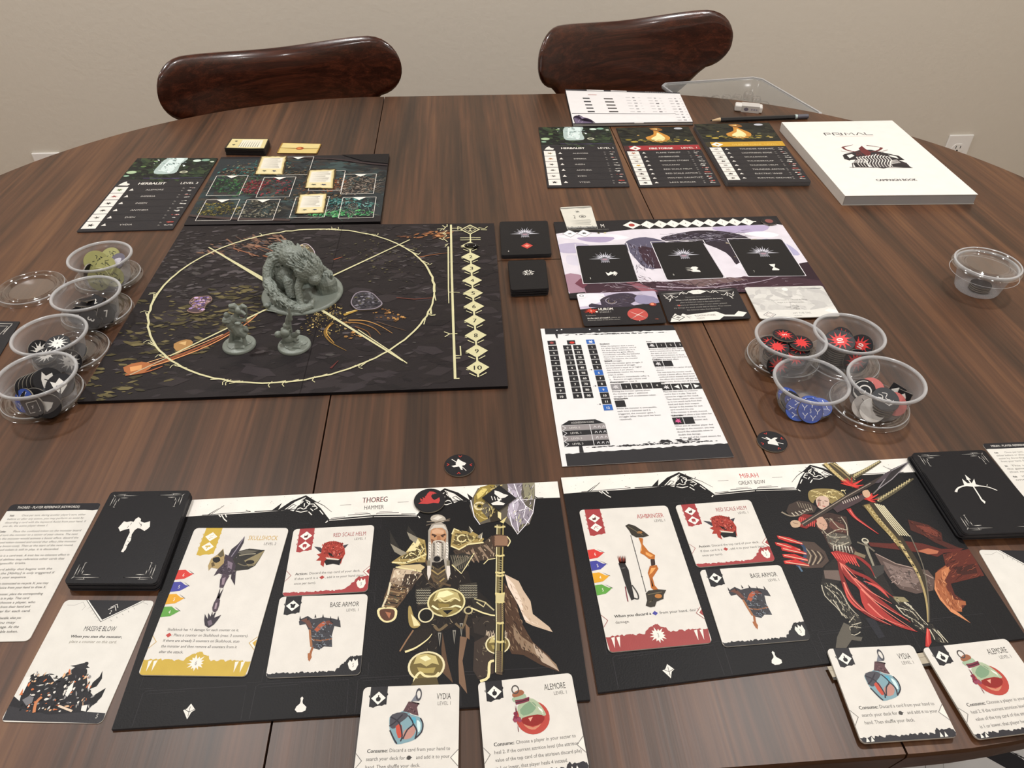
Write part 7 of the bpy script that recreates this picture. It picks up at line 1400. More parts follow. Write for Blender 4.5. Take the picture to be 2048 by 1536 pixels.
NQ = Sheet([(1130, 178), (1359, 185), (1387, 245), (1146, 248.5)], 5, 205, 160)
nb = empty('notepad', (NQ.c[0], NQ.c[1], ZT)); tag(nb, 'white printed score pad with a curled corner, in front of the right chair', 'notepad')
part_slab('backing_board', NQ, 0, 1.2, '#2b2a2d', '#232225', nb)
for i in range(6): part_slab('page', NQ, 1.25+i*.5, 1.7+i*.5, '#e3e0de', '#c9c6c3', nb, inset=1.2+.3*(i % 2))
tp = part_slab('page', NQ, 4.6, 5, '#e6e3e3', '#c9c6c3', nb, inset=.6)
a = Art(NQ); a.part = 'printed_face'; a.rect(0, 0, 205, 7, '#3a393d'); a.rect(34, 0, 62, 4.6, '#dad7d6'); a.rect(74, 0, 102, 4.6, '#dad7d6')
for i in range(9): a.rect(136+i*4.4, 1.6, 139+i*4.4, 3.6, '#8d8b8d')
a.stroke([(2, 113), (150, 116), (178, 114)], 2.6, '#4c4a50', 1.4); a.rect(0, 156, 205, 160, '#38373a'); a.rect(96, 154, 112, 159, '#c9c6c4')
for i in range(5):
    y = 40+i*15.5; a.rect(24+i*.6, y, 35+i*.6, y+6, '#4a4a4c'); a.rect(58+i*.6, y, 73+i*.6, y+6, '#54504f')
for c_ in range(3):
    for i in range(9 if c_ == 2 else 6):
        y = 34+i*14; x = 96+c_*40; a.rect(x, y, x+8, y+2.2, '#bcb9bb'); a.rect(x+12, y-.6, x+16+(i % 3), y+3.4, '#6f6d70' if (i+c_) % 3 == 0 else '#a09ea0'); a.rect(x+22, y, x+26, y+2, '#cfcccd')
a.rect(34, 24, 48, 26, '#c58f8a'); a.poly([(3, 158), (2, 132), (12, 120), (32, 158)], '#3a3540'); a.poly([(4, 157), (3, 136), (12, 124), (29, 156)], '#6f6279')
a.stroke([(8, 152), (14, 132)], .8, '#a79ab2'); a.stroke([(13, 154), (18, 140)], .8, '#a79ab2')
a.build(tp, lambda x, y: (*(NQ.wld(x, y)-NQ.c), .0004), M['matte'])
# the curled lower left corner of the top page
c0 = NQ.wld(2, 158)-NQ.c; c1 = NQ.wld(3, 128)-NQ.c; c2 = NQ.wld(34, 157)-NQ.c; c3 = (c1+c2)/2+np.array([.004, .004])
g = G(); VV = []
for i in range(6):
    t = i/5
    for j in range(2):
        s_ = c1 if j == 0 else c2; q = s_*(1-t*.0)+(c3-s_)*0
        p = (c1*(1-j)+c2*j)*(1-t)+((c0+np.array([.013, .012]))*(t)); VV.append((p[0], p[1], .0052+.006*math.sin(math.pi*t*.8)))
g.add(VV, [(2*i, 2*i+1, 2*i+3, 2*i+2) for i in range(5)]); o = g.obj('curled_corner', simple('purple_print', '#7d6f8a', .6), nb, smooth=True)

ec = (PX(1475, 222, 0)+PX(1523, 229, 0))/2
er = empty('eraser', (ec[0]-.0005, ec[1]+.009, ZT), (0, 0, math.radians(-14))); tag(er, 'worn white block eraser in a paper sleeve, behind the pencil', 'eraser')
bevel(G().box((0, 0, .0055), (.046, .018, .011)).obj('rubber', simple('eraser_rubber', '#d9d5d0', .7, var=.08, vscale=60), er), .0025, 3)
bevel(G().box((.003, 0, .0056), (.030, .0186, .0116)).obj('paper_sleeve', simple('eraser_sleeve', '#c4bfba', .6), er), .0005, 1)
G().add([(-.004+.004*math.cos(t*.785), -.00935, .0055+.003*math.sin(t*.785)) for t in range(8)], [tuple(range(8))]).obj('stamp', simple('stamp_ink', '#6b6573', .6), er)
G().add([(.004+i*.004+dx, -.00935, .004+dz) for i in range(3) for dx, dz in ((0, 0), (.0028, 0), (.0028, .003), (0, .003))], [(4*i, 4*i+1, 4*i+2, 4*i+3) for i in range(3)]).obj('lettering', simple('grey_ink', '#9a95a0', .6), er)
# pencil
p0 = PX(1419.5, 240.4, 4); p1 = PX(1616.4, 232.8, 4); d_ = p1-p0; pl = np.linalg.norm(d_)
pe = empty('pencil', (p0[0], p0[1], ZT+.0041), (0, 0, math.atan2(d_[1], d_[0]))); tag(pe, 'black pencil with a grey end, in front of the eraser', 'pencil')
G().tube([(0, 0, -.0015), (.004, 0, -.0008)], [.0003, .0011], 8).obj('lead', M['slot'], pe)
G().tube([(.004, 0, -.0008), (.018, 0, 0)], [.0011, .0036], 12).obj('sharpened_wood', simple('pencil_wood', '#cbb08a', .7), pe)
G().tube([(.018, 0, 0), (pl-.024, 0, 0)], .0038, 6).obj('shaft', simple('pencil_lacquer', '#141316', .3), pe)
G().tube([(pl-.024, 0, 0), (pl-.020, 0, 0)], .0039, 12).obj('ferrule', simple('pencil_band', '#b9c9c6', .4), pe)
G().tube([(pl-.020, 0, 0), (pl-.001, 0, 0), (pl, 0, 0)], [.0039, .0039, .003], 12).obj('end_cap', simple('pencil_cap', '#5d5c66', .4), pe)

# ================================================================ clear tray on a stool beyond the table
tq = [PX(1318, 168, -34), PX(1518, 154, -34), PX(1652, 232, -34)]; tq.append(tq[0]+tq[2]-tq[1])
tc = sum(tq)/4; tr_ = empty('plastic_tray', (tc[0], tc[1], ZT-.0845)); tag(tr_, 'clear plastic insert tray beyond the far table edge, behind the eraser', 'tray')
def inset(k): return [tc+(p-tc)*k for p in tq]
def loopmesh(rows, close=True):
    V = []; Fs = []
    for (k, z) in rows:
        q = inset(k)
        for i in range(4):
            a_, b_ = q[i], q[(i+1) % 4]
            for t in (.06, .5, .94): p = a_+(b_-a_)*t; V.append((p[0]-tc[0], p[1]-tc[1], z))
    n = 12
    for r in range(len(rows)-1): Fs += [(r*n+i, r*n+(i+1) % n, (r+1)*n+(i+1) % n, (r+1)*n+i) for i in range(n)]
    return V, Fs, n
V, Fs, n = loopmesh([(1.0, .046), (1.0, .050), (.965, .050), (.95, .048), (.90, .012), (.88, .006)])
mesh_obj('tray_wall', V, Fs, M['tray'], tr_, smooth=True)
V, Fs, n = loopmesh([(.88, .006), (.84, .002)]); mesh_obj('tray_floor', V, Fs+[tuple(range(n, 2*n))], M['tray'], tr_)
V, Fs, n = loopmesh([(1.005, .0485), (1.005, .052), (.97, .052), (.97, .049)]); mesh_obj('tray_rim', V, Fs, M['rim'], tr_)
R = random.Random(2); e1 = (tq[1]-tq[0]); e2 = (tq[3]-tq[0])
for i in range(7):
    for j in range(6):
        p = tq[0]+e1*(.16+.11*i)+e2*(.16+.13*j)-tc
        g = G().lathe([(.0, .030), (.007, .030), (.010, .026), (.0115, .006)], 14); g.obj('moulded_pocket', M['lid'], tr_, loc=(p[0], p[1], R.uniform(-.002, .006)), smooth=True)
st = empty('cardboard_box', (tc[0]-.03, tc[1]-.01, .4705), (0, 0, math.radians(-17))); tag(st, 'plain cardboard box on the right chair seat, under the clear plastic tray', 'box')
CB = simple('cardboard', '#a5825a', .85, .2)
G().box((0, 0, .0970), (.15, .13, .1930)).obj('carton', CB, st)
for sy in (-1, 1): G().box((0, sy*.0330, .1940), (.15, .064, .0009)).obj('flap', CB, st)

# ================================================================ cups and lids
def cup(px, py, z0, label, tilt=0, lid=False):
    """px, py: centre of the rim ring seen in the photograph"""
    h = 31.5; p = PX(px, py, z0+h)
    e = empty('plastic_cup', (p[0], p[1], ZT+z0/1000)); tag(e, label, 'cup', 'portion cups with tokens')
    k = .001
    prof = [(0, 1.0), (18, .8), (20.5, .3), (22, .4), (23, 2), (24.3, 8), (27.8, 24.5), (28.6, 27), (29.6, 27.6), (30.4, 30)]
    G().lathe([(r*k, z*k) for r, z in prof], 56).obj('cup_wall', M['cup'], e, smooth=True)
    rim = [(30.4, 29.8), (30.6, 31.2), (31.6, 32), (33, 31.8), (33.6, 30.6), (33.3, 29.4), (32.4, 29.2)]
    G().lathe([(r*k, z*k) for r, z in rim], 56).obj('cup_rim', M['rim'], e, smooth=True)
    return e, p
def lid_part(g=None):
    k = .001; prof = [(0, 2.2), (21, 2.2), (22.2, 2.4), (23, .8), (24.6, .6), (25.4, 3.6), (27.2, 4.6), (29, 3.0), (30, 1.6), (31.6, 1.5), (32.4, 4.6), (33.6, 5.2), (34.4, 4.4), (34.8, .4), (36, .2)]
    return G().lathe([(r*k, z*k) for r, z in prof], 60)
def lid(px, py, label, z=0.2, w=(0, 0, 0)):
    p = PX(px, py, 3); o = lid_part().obj('cup_lid', M['lid'], None, loc=(p[0], p[1], ZT+z/1000), smooth=True); tag(o, label, 'lid', 'loose cup lids')
    b = G().lathe([(34.0*.001, .0052), (34.6*.001, .0050), (34.8*.001, .0044)], 60).obj('lid_edge', M['rim'], o, smooth=True)
    for i in range(16):                       # small stacking ribs round the lid
        q = 6.2832*i/16; g = G().box((.0285*math.cos(q), .0285*math.sin(q), .0042), (.0022, .0008, .0012), Matrix.Rotation(q, 3, 'Z'))
        if i == 0: gg = g
        else: gg.add(g.v, g.f)
    gg.obj('ribs', M['lid'], o); o.children[-1]['kind'] = 'stuff'
    return o
lid(62.5, 577, 'clear lid lying alone at the far left of the table')
lid(217, 552, 'clear lid under the olive token cup'); lid(195, 622, 'clear lid under the cup of black number tiles')
lid(144, 704, 'clear lid under the cup of white splash tokens'); lid(86, 790, 'clear lid under the cup nearest the lower left')
lid(1565, 714, 'clear lid under the cup of red five tokens'); lid(1683, 722, 'clear lid under the cup of red ten tokens'); lid(1737, 808, 'clear lid under the cup of mixed tokens')
LZ = 5.4
cups = {}
for key, (px, py, z, lb) in dict(
    L1=(199, 511, LZ, 'frosted cup of olive round tokens, rearmost on the left'), L2=(171, 585, LZ, 'frosted cup of black number tiles, second from the back on the left'),
    L3=(98, 667, LZ, 'frosted cup of black tokens with white splashes, on the left'), L4=(71.7, 748, LZ, 'frosted cup with a row of standing black tokens, nearest on the left'),
    R1=(1582.5, 673, LZ, 'frosted cup heaped with red-splash five tokens'), R2=(1699.5, 665, LZ, 'frosted cup with larger red-splash ten tokens'),
    R3=(1623.7, 759, .2, 'frosted cup with a few blue tokens, standing without a lid'), R4=(1773.7, 757, LZ, 'frosted cup with pink, black and white tokens')).items():
    cups[key] = cup(px, py, z, lb)
cc, cp = cup(1975, 529, .2, 'closed portion cup with a clear lid, at the right end of the table'); cc['group'] = ''; del cc['group']
o = lid_part().obj('closed_lid', M['lid'], cc, loc=(0, 0, .0295), smooth=True)
G().lathe([(.0325, .0046), (.0336, .0054), (.0346, .0044)], 60).obj('lid_edge', M['rim'], o, smooth=True)
g = G().lathe([(.0348, -.007), (.0352, -.0074), (.0356, -.007)], 60).obj('lid_flange', M['rim'], o, smooth=True)

# ================================================================ tokens
DARK = '#201f22'
def splash(a, col, num=None, k=1.0, flat=True):
    a.star((11, 11), 4.4*k, 7.0*k, 12, col, .25, .2, 1, 5)
    for i in range(12): th = i*.5236+.3; a.stroke([(11+6*k*math.cos(th), 11+6*k*math.sin(th)), (11+9.2*k*math.cos(th), 11+9.2*k*math.sin(th))], .7, col, .2)
    if num: a.text(num, 11, 13.4, 5, '#ece8e2', align='c', wx=.8); a.text(num, 11.3, 13.4, 5, '#ece8e2', align='c', wx=.8)
def design(kind):
    a = Art(None, 22, 22); a.clip = False; a.part = 'emblem'
    if kind[:3] == 'red': splash(a, '#d63b3a', kind[3:] or None)
    elif kind == 'white': splash(a, '#e9e6e0'); a.text('+', 11, 13, 4, '#2a2a2c', align='c')
    elif kind == 'blue':
        a.dot((11, 11), 10.6, '#3c55a5', 26)
        for i in range(5): th = i*1.2566; x, y = 11+6*math.cos(th), 11+6*math.sin(th); a.stroke([(x-2, y-2), (x, y+1), (x+2.4, y-1.6)], .7, '#e6e8ee'); a.stroke([(x, y+1), (x-.4, y+3)], .6, '#e6e8ee')
        a.text('3', 11, 12.8, 4, '#e6e8ee', align='c', wx=.7)
    elif kind == 'blackblue': a.dot((11, 11), 7, '#2f3f7d', 20); [a.stroke([(8+i*3, 8), (9+i*3, 12), (11+i*3, 8.5)], .8, '#e6e8ee') for i in range(2)]
    elif kind == 'olive':
        a.dot((11, 11), 10.8, '#9a9862', 26); R = random.Random(3)
        for i in range(12): x, y = 11+R.uniform(-5, 5), 11+R.uniform(-6, 6); a.stroke([(x, y), (x+R.uniform(-2, 2), y+R.uniform(-2, 2)), (x+R.uniform(-2, 3), y+R.uniform(-1, 3))], .7, '#34362b', smooth=2)
    elif kind == 'lilac': a.dot((11, 11), 10.8, '#6d6876', 26); a.poly([(5, 11), (9, 7), (17, 8), (15, 14), (8, 15)], '#c6c2cc', 2)
    elif kind == 'pink':
        a.dot((11, 11), 10.8, '#bf6a66', 26)
        for i in range(6): a.poly([(4+i*1.4, 12-i*.8), (15-i*.6, 5+i*1.9), (9+i, 14)], '#efe9e4')
    elif kind == 'spiral':
        pts = [(11+(1+.55*i)*math.cos(i*.62), 11+(1+.5*i)*math.sin(i*.62)) for i in range(16)]; a.stroke(pts, 1.2, '#e6e2dc', smooth=2); a.ring((11, 11), 9.2, .7, '#e6e2dc', 24, a0=20, a1=300)
    elif kind == 'rune':
        a.dot((11, 11), 10.8, '#3a3b3e', 26)
        for st in ([(6, 6), (9, 8), (8, 12), (12, 16), (16, 15)], [(9, 5), (13, 6), (11, 10), (15, 12)], [(5, 9), (9, 10)], [(9, 13), (14, 11)], [(12, 17), (17, 12)]): a.stroke(st, .6, '#cfccc8', smooth=3)
    elif kind == 'paper': a.dot((11, 11), 10.8, '#cfc9c4', 26); a.stroke([(10, 3), (12, 8), (9, 12), (12, 18)], .6, '#3a3a3c'); a.stroke([(12, 8), (17, 7)], .6, '#3a3a3c')
    elif kind == 'crown':
        a.poly([(4, 6), (8, 8), (11, 4), (14, 8), (18, 6), (16, 12), (14, 15), (11, 19), (8, 15), (6, 12)], '#dedbd5'); a.stroke([(8, 11), (14, 11)], .8, DARK); a.stroke([(11, 12), (11, 17)], .6, DARK)
    elif kind == 'frame': a.stroke([(5, 6), (17, 6), (17, 16), (5, 16), (5, 6)], .8, '#dedbd5'); a.star((11, 11), 1, 2.4, 5, '#dedbd5')
    elif kind[:3] == 'num': a.text(kind[3:], 11, 14, 7, '#e6e2dc', align='c', wx=.8); a.text(kind[3:], 11.4, 14, 7, '#e6e2dc', align='c', wx=.8)
    elif kind == 'mask': a.poly([(7, 7), (15, 7), (14, 12), (11, 16), (8, 12)], '#dedbd5')
    elif kind == 'runner':
        a.poly([(9.5, 5), (12.5, 7.5), (15.8, 9.4), (14.8, 11.4), (12.8, 12), (13.6, 16.2), (12.4, 16), (10.8, 12.8), (7, 13.6), (5.2, 12.4), (8.4, 11.4), (8.2, 9.4)], '#e6e2dc'); a.stroke([(5, 5.6), (9, 8.8)], .6, '#e6e2dc'); a.stroke([(13, 13), (16.2, 16.8)], .5, '#e6e2dc')
        for th in (0, 90, 180, 270): t = math.radians(th); cx, cy = 11+8.4*math.cos(t), 11+8.4*math.sin(t); ux, uy = math.cos(t), math.sin(t); a.stroke([(cx+ux*.7-uy*1.1, cy+uy*.7+ux*1.1), (cx-ux*.8, cy-uy*.8), (cx+ux*.7+uy*1.1, cy+uy*.7-ux*1.1)], .6, '#c0392f')
    elif kind == 'beast':
        a.poly([(3.4, 14.6), (6, 12), (7.6, 9), (9, 5), (10.4, 3), (13, 3.2), (15.6, 4.8), (12.6, 5.2), (11.8, 7.4), (12.8, 9.6), (14.4, 11), (16, 10), (17.8, 8.4), (18.4, 11.6), (17.6, 14), (14, 13.6), (10, 14.8)], '#b9403f')
        for i in range(6): a.poly([(5+i*1.6, 12.4-i*1.3), (4.2+i*1.6, 9.6-i*1.2), (6.6+i*1.5, 11-i*1.2)], '#b9403f')
    elif kind == 'leap':
        a.poly([(8, 5), (11, 6), (14, 8), (17, 9), (15, 11), (12, 12), (10, 10), (8, 8)], '#e6e2dc'); a.poly([(6, 16), (10, 14), (15, 16), (14, 17.4), (7, 17.4)], '#e6e2dc')
        for i in range(4): a.stroke([(6+i*2, 10+i*.4), (7+i*1.8, 13.4)], .5, '#e6e2dc')
        a.poly([(9.6, 12), (12.6, 12.4), (11, 15)], '#e6e2dc')
    return a
_tm = {}
def token_mesh(shape, r, th, face, edge):
    key = (shape, r, th, face, edge)
    if key not in _tm:
        n = {'disc': 36, 'diamond': 4, 'hex': 6}[shape]; pts = [(r*math.cos(6.2832*i/n), r*math.sin(6.2832*i/n)) for i in range(n)]
        if shape == 'hex': pts = [(x*.85, y) for x, y in pts]
        b = r-.35
        rows = [(b/r, -th/2), (1, -th/2+.3), (1, th/2-.3), (b/r, th/2)]
        V = [(x*k/1000, y*k/1000, z/1000) for k, z in rows for x, y in pts]
        Fs = [tuple(range(3*n, 4*n)), tuple(range(n-1, -1, -1))]+[(q*n+i, q*n+(i+1) % n, (q+1)*n+(i+1) % n, (q+1)*n+i) for q in range(3) for i in range(n)]
        cols = [lin(face), lin(face)]+[lin(face)]*n+[lin(edge)]*n+[lin(face)]*n
        o = mesh_obj('token', V, Fs, M['token'], cols=cols, smooth=False); _tm[key] = o.data; bpy.data.objects.remove(o)
    return _tm[key]
_em = {}
def token(p, kind, label, group=None, tilt=0, az=-90, spin=0, shape='disc', r=11, th=1.9, face=DARK, edge='#8d877c', tcat='token'):
    """p: centre (world, m); tilt: degrees its face leans towards azimuth az; spin: turn of the print"""
    o = bpy.data.objects.new('token', token_mesh(shape, r, th, face, edge)); COL.objects.link(o)
    A_ = math.radians(az); o.matrix_world = Matrix.Translation(p) @ Matrix.Rotation(A_, 4, 'Z') @ Matrix.Rotation(math.radians(tilt), 4, 'Y') @ Matrix.Rotation(-A_+math.radians(spin), 4, 'Z')
    tag(o, label, tcat, group)
    if kind:
        key = (kind, r, th)
        if key not in _em:
            s_ = r/11; q = design(kind).build(None, lambda x, y: ((x-11)*s_/1000, -(y-11)*s_/1000, th/2000), M['token']); _em[key] = q[0].data; bpy.data.objects.remove(q[0])
        c = bpy.data.objects.new('emblem', _em[key]); COL.objects.link(c); c.parent = o; c['kind'] = 'stuff'
    return o
def tk(cup_, dx, dy, z, *args, **kw):
    """centre given in mm from the cup axis, z above the cup base"""
    e, p = cups[cup_]; return token(Vector((p[0]+dx/1000, p[1]+dy/1000, e.location.z+z/1000)), *args, **kw)
# cup of fives
gR = 'red five tokens heaped in the cup'
for i, (dx, dy, z) in enumerate(((-9, 4, 3), (9, -4, 3), (-9, 4.2, 5.2), (9, -4, 5.2), (-9.4, 4, 7.4), (10, -3, 7.4), (9, -3.5, 9.6), (9.6, -3, 11.8), (9, -2.6, 14), (-10, -4, 9.6), (-10.5, -5, 11.8), (-11, -4, 14), (-2, 12, 12), (0, 13, 14.6), (9.6, -2.5, 16.2), (9, -2.4, 18.4))): tk('R1', dx, dy, z, 'red5', 'black round token buried in the heap of red five tokens', gR, spin=i*47)
tk('R1', -2, 11, 24.5, 'red5', 'black token with a red splash and 5, rearmost on the heap of fives', None, 5, 60, 100); tk('R1', -11.5, -3, 21, 'red', 'black token with a plain red splash, left on the heap of fives', None, 8, -120); tk('R1', 12, 1.5, 22.5, 'red', 'black token with a plain red splash, right on the heap of fives', None, 4, -90)
tk('R1', -14, 8, 18, 'red', 'black token half hidden behind the left splash token in the cup of fives', None, 6, 150); tk('R1', 3, -13, 15.5, 'red5', 'black five token lying against the front rim inside its cup', None, 14, -90, 80); tk('R1', -12, -18.6, 11.5, 'red5', 'black five token standing against the front wall inside its cup', None, 68, -110, 110)
# cup of tens
gT = 'stacked ten tokens in the cup'
for i in range(8): tk('R2', -8+i*.35, -2, 3+i*2.15, 'red10' if i == 7 else None, 'black round token in the stack under the big ten token', gT, spin=i*31, r=13)
tk('R2', -7, -1, 21.8, 'red10', 'big black token with a red splash and 10, tilted on its stack', None, 14, -120, 90, r=14)
tk('R2', 14, -2, 17, 'red10', 'black ten token leaning against the right wall of its cup', None, 48, -140, 40, r=11.5); tk('R2', 3, 15, 15, 'red10', 'black ten token at the back of its cup', None, 30, -80, 80); tk('R2', 6, -17, 10, 'red10', 'black ten token standing against the front wall of its cup', None, 66, -90, 100, r=12); tk('R2', 12, 12, 5, None, 'plain black token at the bottom of the cup of tens', None)
# blue cup
tk('R3', -13, 6, 4.5, 'blue', 'blue token at the back left of the cup of blue tokens', None, 24, -60, 20); tk('R3', -14, -4, 8.5, 'blackblue', 'black token with a dark blue middle, in the cup of blue tokens', None, 26, -60, 20); tk('R3', 7, -2, 3.4, 'blue', 'blue token lying flat on the right of the cup of blue tokens', None, 6, -90, 60); tk('R3', -10.5, -13, 7, 'blue', 'blue token at the front left of the cup of blue tokens', None, 40, -100, 90); tk('R3', 0, -15.5, 7.6, 'blue', 'blue token at the very front of the cup of blue tokens', None, 42, -90, 0, r=11.5); tk('R3', 11, -9, 6, 'blue', 'blue token under the flat one at the right of its cup', None, 14, -120, 50)
# mixed cup
tk('R4', -5, 7, 13.5, 'pink', 'pink token with a white claw mark, at the back of its cup', None, 28, -100, 20, face='#bf6a66'); tk('R4', -15, 2, 15.5, 'spiral', 'black token with a white spiral, leaning at the left of its cup', None, 46, -100, 0, r=10.5)
for i in range(4): tk('R4', -1+i*.4, -10, 5+i*2.2, None, 'dark token in the short stack under the rune token', 'short stack in the mixed cup', 8, -90)
tk('R4', 1, -9, 14.4, 'rune', 'dark grey token with thin white runes, on top of a short stack', None, 24, -90, 0, r=12, face='#3a3b3e'); tk('R4', 11, -9, 9.5, 'pink', 'pink token half under the rune token in the mixed cup', None, 40, -80, 60, face='#bf6a66')
tk('R4', -15, -10, 6.6, 'paper', 'pale token with black branches, at the left of the mixed cup', None, 58, -120, 0, face='#cfc9c4'); tk('R4', -10, -14.5, 6.6, None, 'plain white token beside the short stack in the mixed cup', None, 52, -110, 0, face='#dcd8d3')
tk('R4', 16, 4, 13, 'mask', 'black diamond tile standing at the right of the mixed cup', None, 60, -120, 0, 'diamond', 9); tk('R4', 20, -3, 12, 'mask', 'black diamond tile nearest the right wall of the mixed cup', None, 66, -140, 0, 'diamond', 8.5); tk('R4', 7, 4, 9, 'mask', 'black hexagonal tile in the middle of the mixed cup', None, 20, -90, 0, 'hex', 8); tk('R4', 3, 12, 3.6, None, 'dark token at the bottom of the mixed cup', None)
# olive cup
OL = dict(face='#8d8b58', edge='#b5b08a')
tk('L1', -9, 4, 21, 'olive', 'olive token with a black creature, standing upright at the left of its cup', None, 55, -60, 0, r=12.5, **OL); tk('L1', 2, 15, 22, 'olive', 'olive token at the back rim of its cup', None, 30, -100, 0, **OL); tk('L1', 14, 5, 21, 'lilac', 'grey lilac token among the olive ones', None, 34, -120, 0, r=10.5, face='#6d6876'); tk('L1', 4, -4, 19, 'olive', 'olive token in the middle of its cup', None, 38, -110, 30, r=12.5, **OL)
tk('L1', 0, -17, 12, 'olive', 'olive token standing against the front wall of its cup', None, 66, -90, 0, r=12.5, **OL); tk('L1', 13, -12, 12, 'olive', 'olive token against the right front wall of its cup', None, 60, -50, 60, **OL); tk('L1', -16, -5, 14, None, 'token edge showing at the left wall of the olive cup', None, 80, 170, 0, r=9)
for i in range(4): tk('L1', -3+i*2, -1+i, 3+i*2.1, None, 'olive token at the bottom of the olive cup', 'olive tokens at the bottom', spin=i*20, **OL)
# number tiles
NTL = ['square black tile with a white 2 tilted at the back of its cup', 'plain square black tile highest at the back of the number tile cup', 'plain square black tile lying across the left of the number tile cup', 'square black tile on edge at the right of the number tile cup', 'six-sided black tile with a white 1 at the left front wall', 'six-sided black tile with a white 3 against the front wall', 'six-sided black tile with a white 7 at the right wall', 'square black tile with a white 0 at the left wall', 'plain six-sided tile at the bottom middle of the number tile cup', 'plain six-sided tile low at the right of the number tile cup', 'plain six-sided tile low at the left of the number tile cup', 'six-sided tile with a white 2 lying flat in the middle']
for i, (dx, dy, z, k, tl, azm, sp, sh_) in enumerate(((3, 5, 17, 'num2', 30, -100, 20, 'diamond'), (-5, 8, 18, None, 20, 100, 10, 'diamond'), (-8, 1, 15, None, 26, 80, 40, 'diamond'), (14, 3, 15, None, 70, -150, 10, 'diamond'), (-12, -10, 10, 'num1', 48, -110, 80, 'hex'), (5, -16, 10, 'num3', 55, -80, 250, 'hex'), (17, -8, 11, 'num7', 68, -30, 40, 'hex'), (-14, 4, 10, 'num0', 24, -140, 10, 'diamond'), (0, 0, 4, None, 0, 0, 20, 'hex'), (10, 8, 6.5, None, 8, 0, 50, 'hex'), (-8, -2, 6.5, None, 6, 90, 70, 'hex'), (4, -6, 9, 'num2', 12, -90, 30, 'hex'))):
    tk('L2', dx, dy, z, k, NTL[i], 'number tiles', tl, azm, sp, sh_, 11.5 if sh_ == 'hex' else 10, edge='#77716a')
# white splash cup
for i, (dx, dy, z, k, tl, azm, lb) in enumerate(((-1, 6, 15, 'white', 12, -60, 'black token with a white splash, topmost in the pile of its cup'), (-1, 6, 12.4, None, 12, -60, 'black token directly under the topmost splash token'), (1, 5, 9.6, None, 10, -60, 'second black token under the topmost splash token'), (-5, -11, 13, 'white', 10, -90, 'black token with a white splash at the front of its cup'), (-15, -2, 12, 'white', 62, -20, 'black token standing on edge at the left of the splash cup'), (16, -12, 8, 'white', 58, -70, 'black splash token against the right front wall of its cup'), (14, 4, 6, None, 24, -100, 'plain black token at the right of the splash cup'), (0, -2, 3.4, None, 0, 0, 'black token at the bottom of the splash cup'), (-5, -10, 7, None, 6, -90, 'black token under the front splash token'))):
    tk('L3', dx, dy, z, k, lb, None, tl, azm, 20*i)
# nearest left cup
for i in range(5): tk('L4', -15+i*2.9, 2+i*1.6, 14+i*.5, None, 'black token standing in a row at the left of its cup, ' + ('leftmost', 'second from the left', 'middle one', 'fourth from the left', 'last before the crown')[i], 'row of standing tokens', 66, -28, 0)
tk('L4', 1, 8.5, 17, 'crown', 'black token with a white crown, first of the standing row', None, 56, -40, 0, r=12); tk('L4', 14, 3, 15.5, 'crown', 'black token with a white crown, lying at the right of the standing row', None, 30, -70, 20, r=12); tk('L4', -13, -11, 10, 'blue', 'blue token leaning in the nearest left cup', None, 56, -110, 0); tk('L4', -6, -9, 9, None, 'token edge behind the blue one in the nearest left cup', None, 64, -70, 0)
tk('L4', 7, -8, 10, 'rune', 'black token with thin white marks at the front of its cup', None, 30, -80, 0, face='#29282b'); tk('L4', -1, -18.5, 9.6, 'frame', 'black token with a white square frame, against the front wall', None, 68, -100, 10, r=10.5); tk('L4', 10, -17, 9, 'mask', 'black token with a small white mask, against the front wall', None, 62, -70, 0); tk('L4', 2, 0, 3.4, None, 'black token at the bottom of the nearest left cup', None)
# closed cup content
q = PX(1975, 529, .2+31.5)
for i in range(3): token(Vector((q[0]+.002, q[1]-.002, ZT+.003+i*.0022)), None, 'dark token lying in the closed cup', 'tokens in the closed cup')
# tokens lying on the table and the boards
def flat(px, py, z, kind, label, r, th=1.9, **kw):
    p = PX(px, py, z+th); return token(Vector((p[0], p[1], ZT+(z+th/2+.05)/1000)), kind, label, None, r=r, th=th, **kw)
flat(919, 929.5, 0, 'runner', 'black round token with a white runner and red arrows, left of the rules sheet', 12.6, spin=0)
flat(1544.5, 882, 0, 'runner', 'black round token with a white runner and red arrows, right of the rules sheet', 12.8, spin=200)
flat(859, 1000, 2.2, 'beast', 'black round token with a red beast, on the header of the warrior board', 12.3)
flat(998, 995, 2.2, 'leap', 'black diamond token with a white leaping mark, on the hammer head', 13.5, th=1.6, shape='diamond', edge='#6d6860')
flat(1538, 442, 2.2, None, 'black dial token with a dull red middle, at the end of the white track', 9.5, th=2)
p = PX(1538, 440.5, 4.3); g = G().add([(.0052*math.cos(t*.349), .0052*math.sin(t*.349), 0) for t in range(18)], [tuple(range(18))]); dl = [o for o in COL.objects if o.get('label', '').startswith('black dial')][0]
g.obj('dial_face', simple('dull_red', '#7d4541', .5), dl, loc=(0, 0, .00106))
g = G()
for i in range(6): th = i*1.047+.3; g.add([((.0095+k1)*math.cos(th+k2)*.001/.001, (.0095+k1)*math.sin(th+k2), 0) for k1, k2 in ((0, -.12), (.0022, 0), (0, .12))], [(0, 1, 2)])
g.obj('spikes', M['blackedge'], dl)

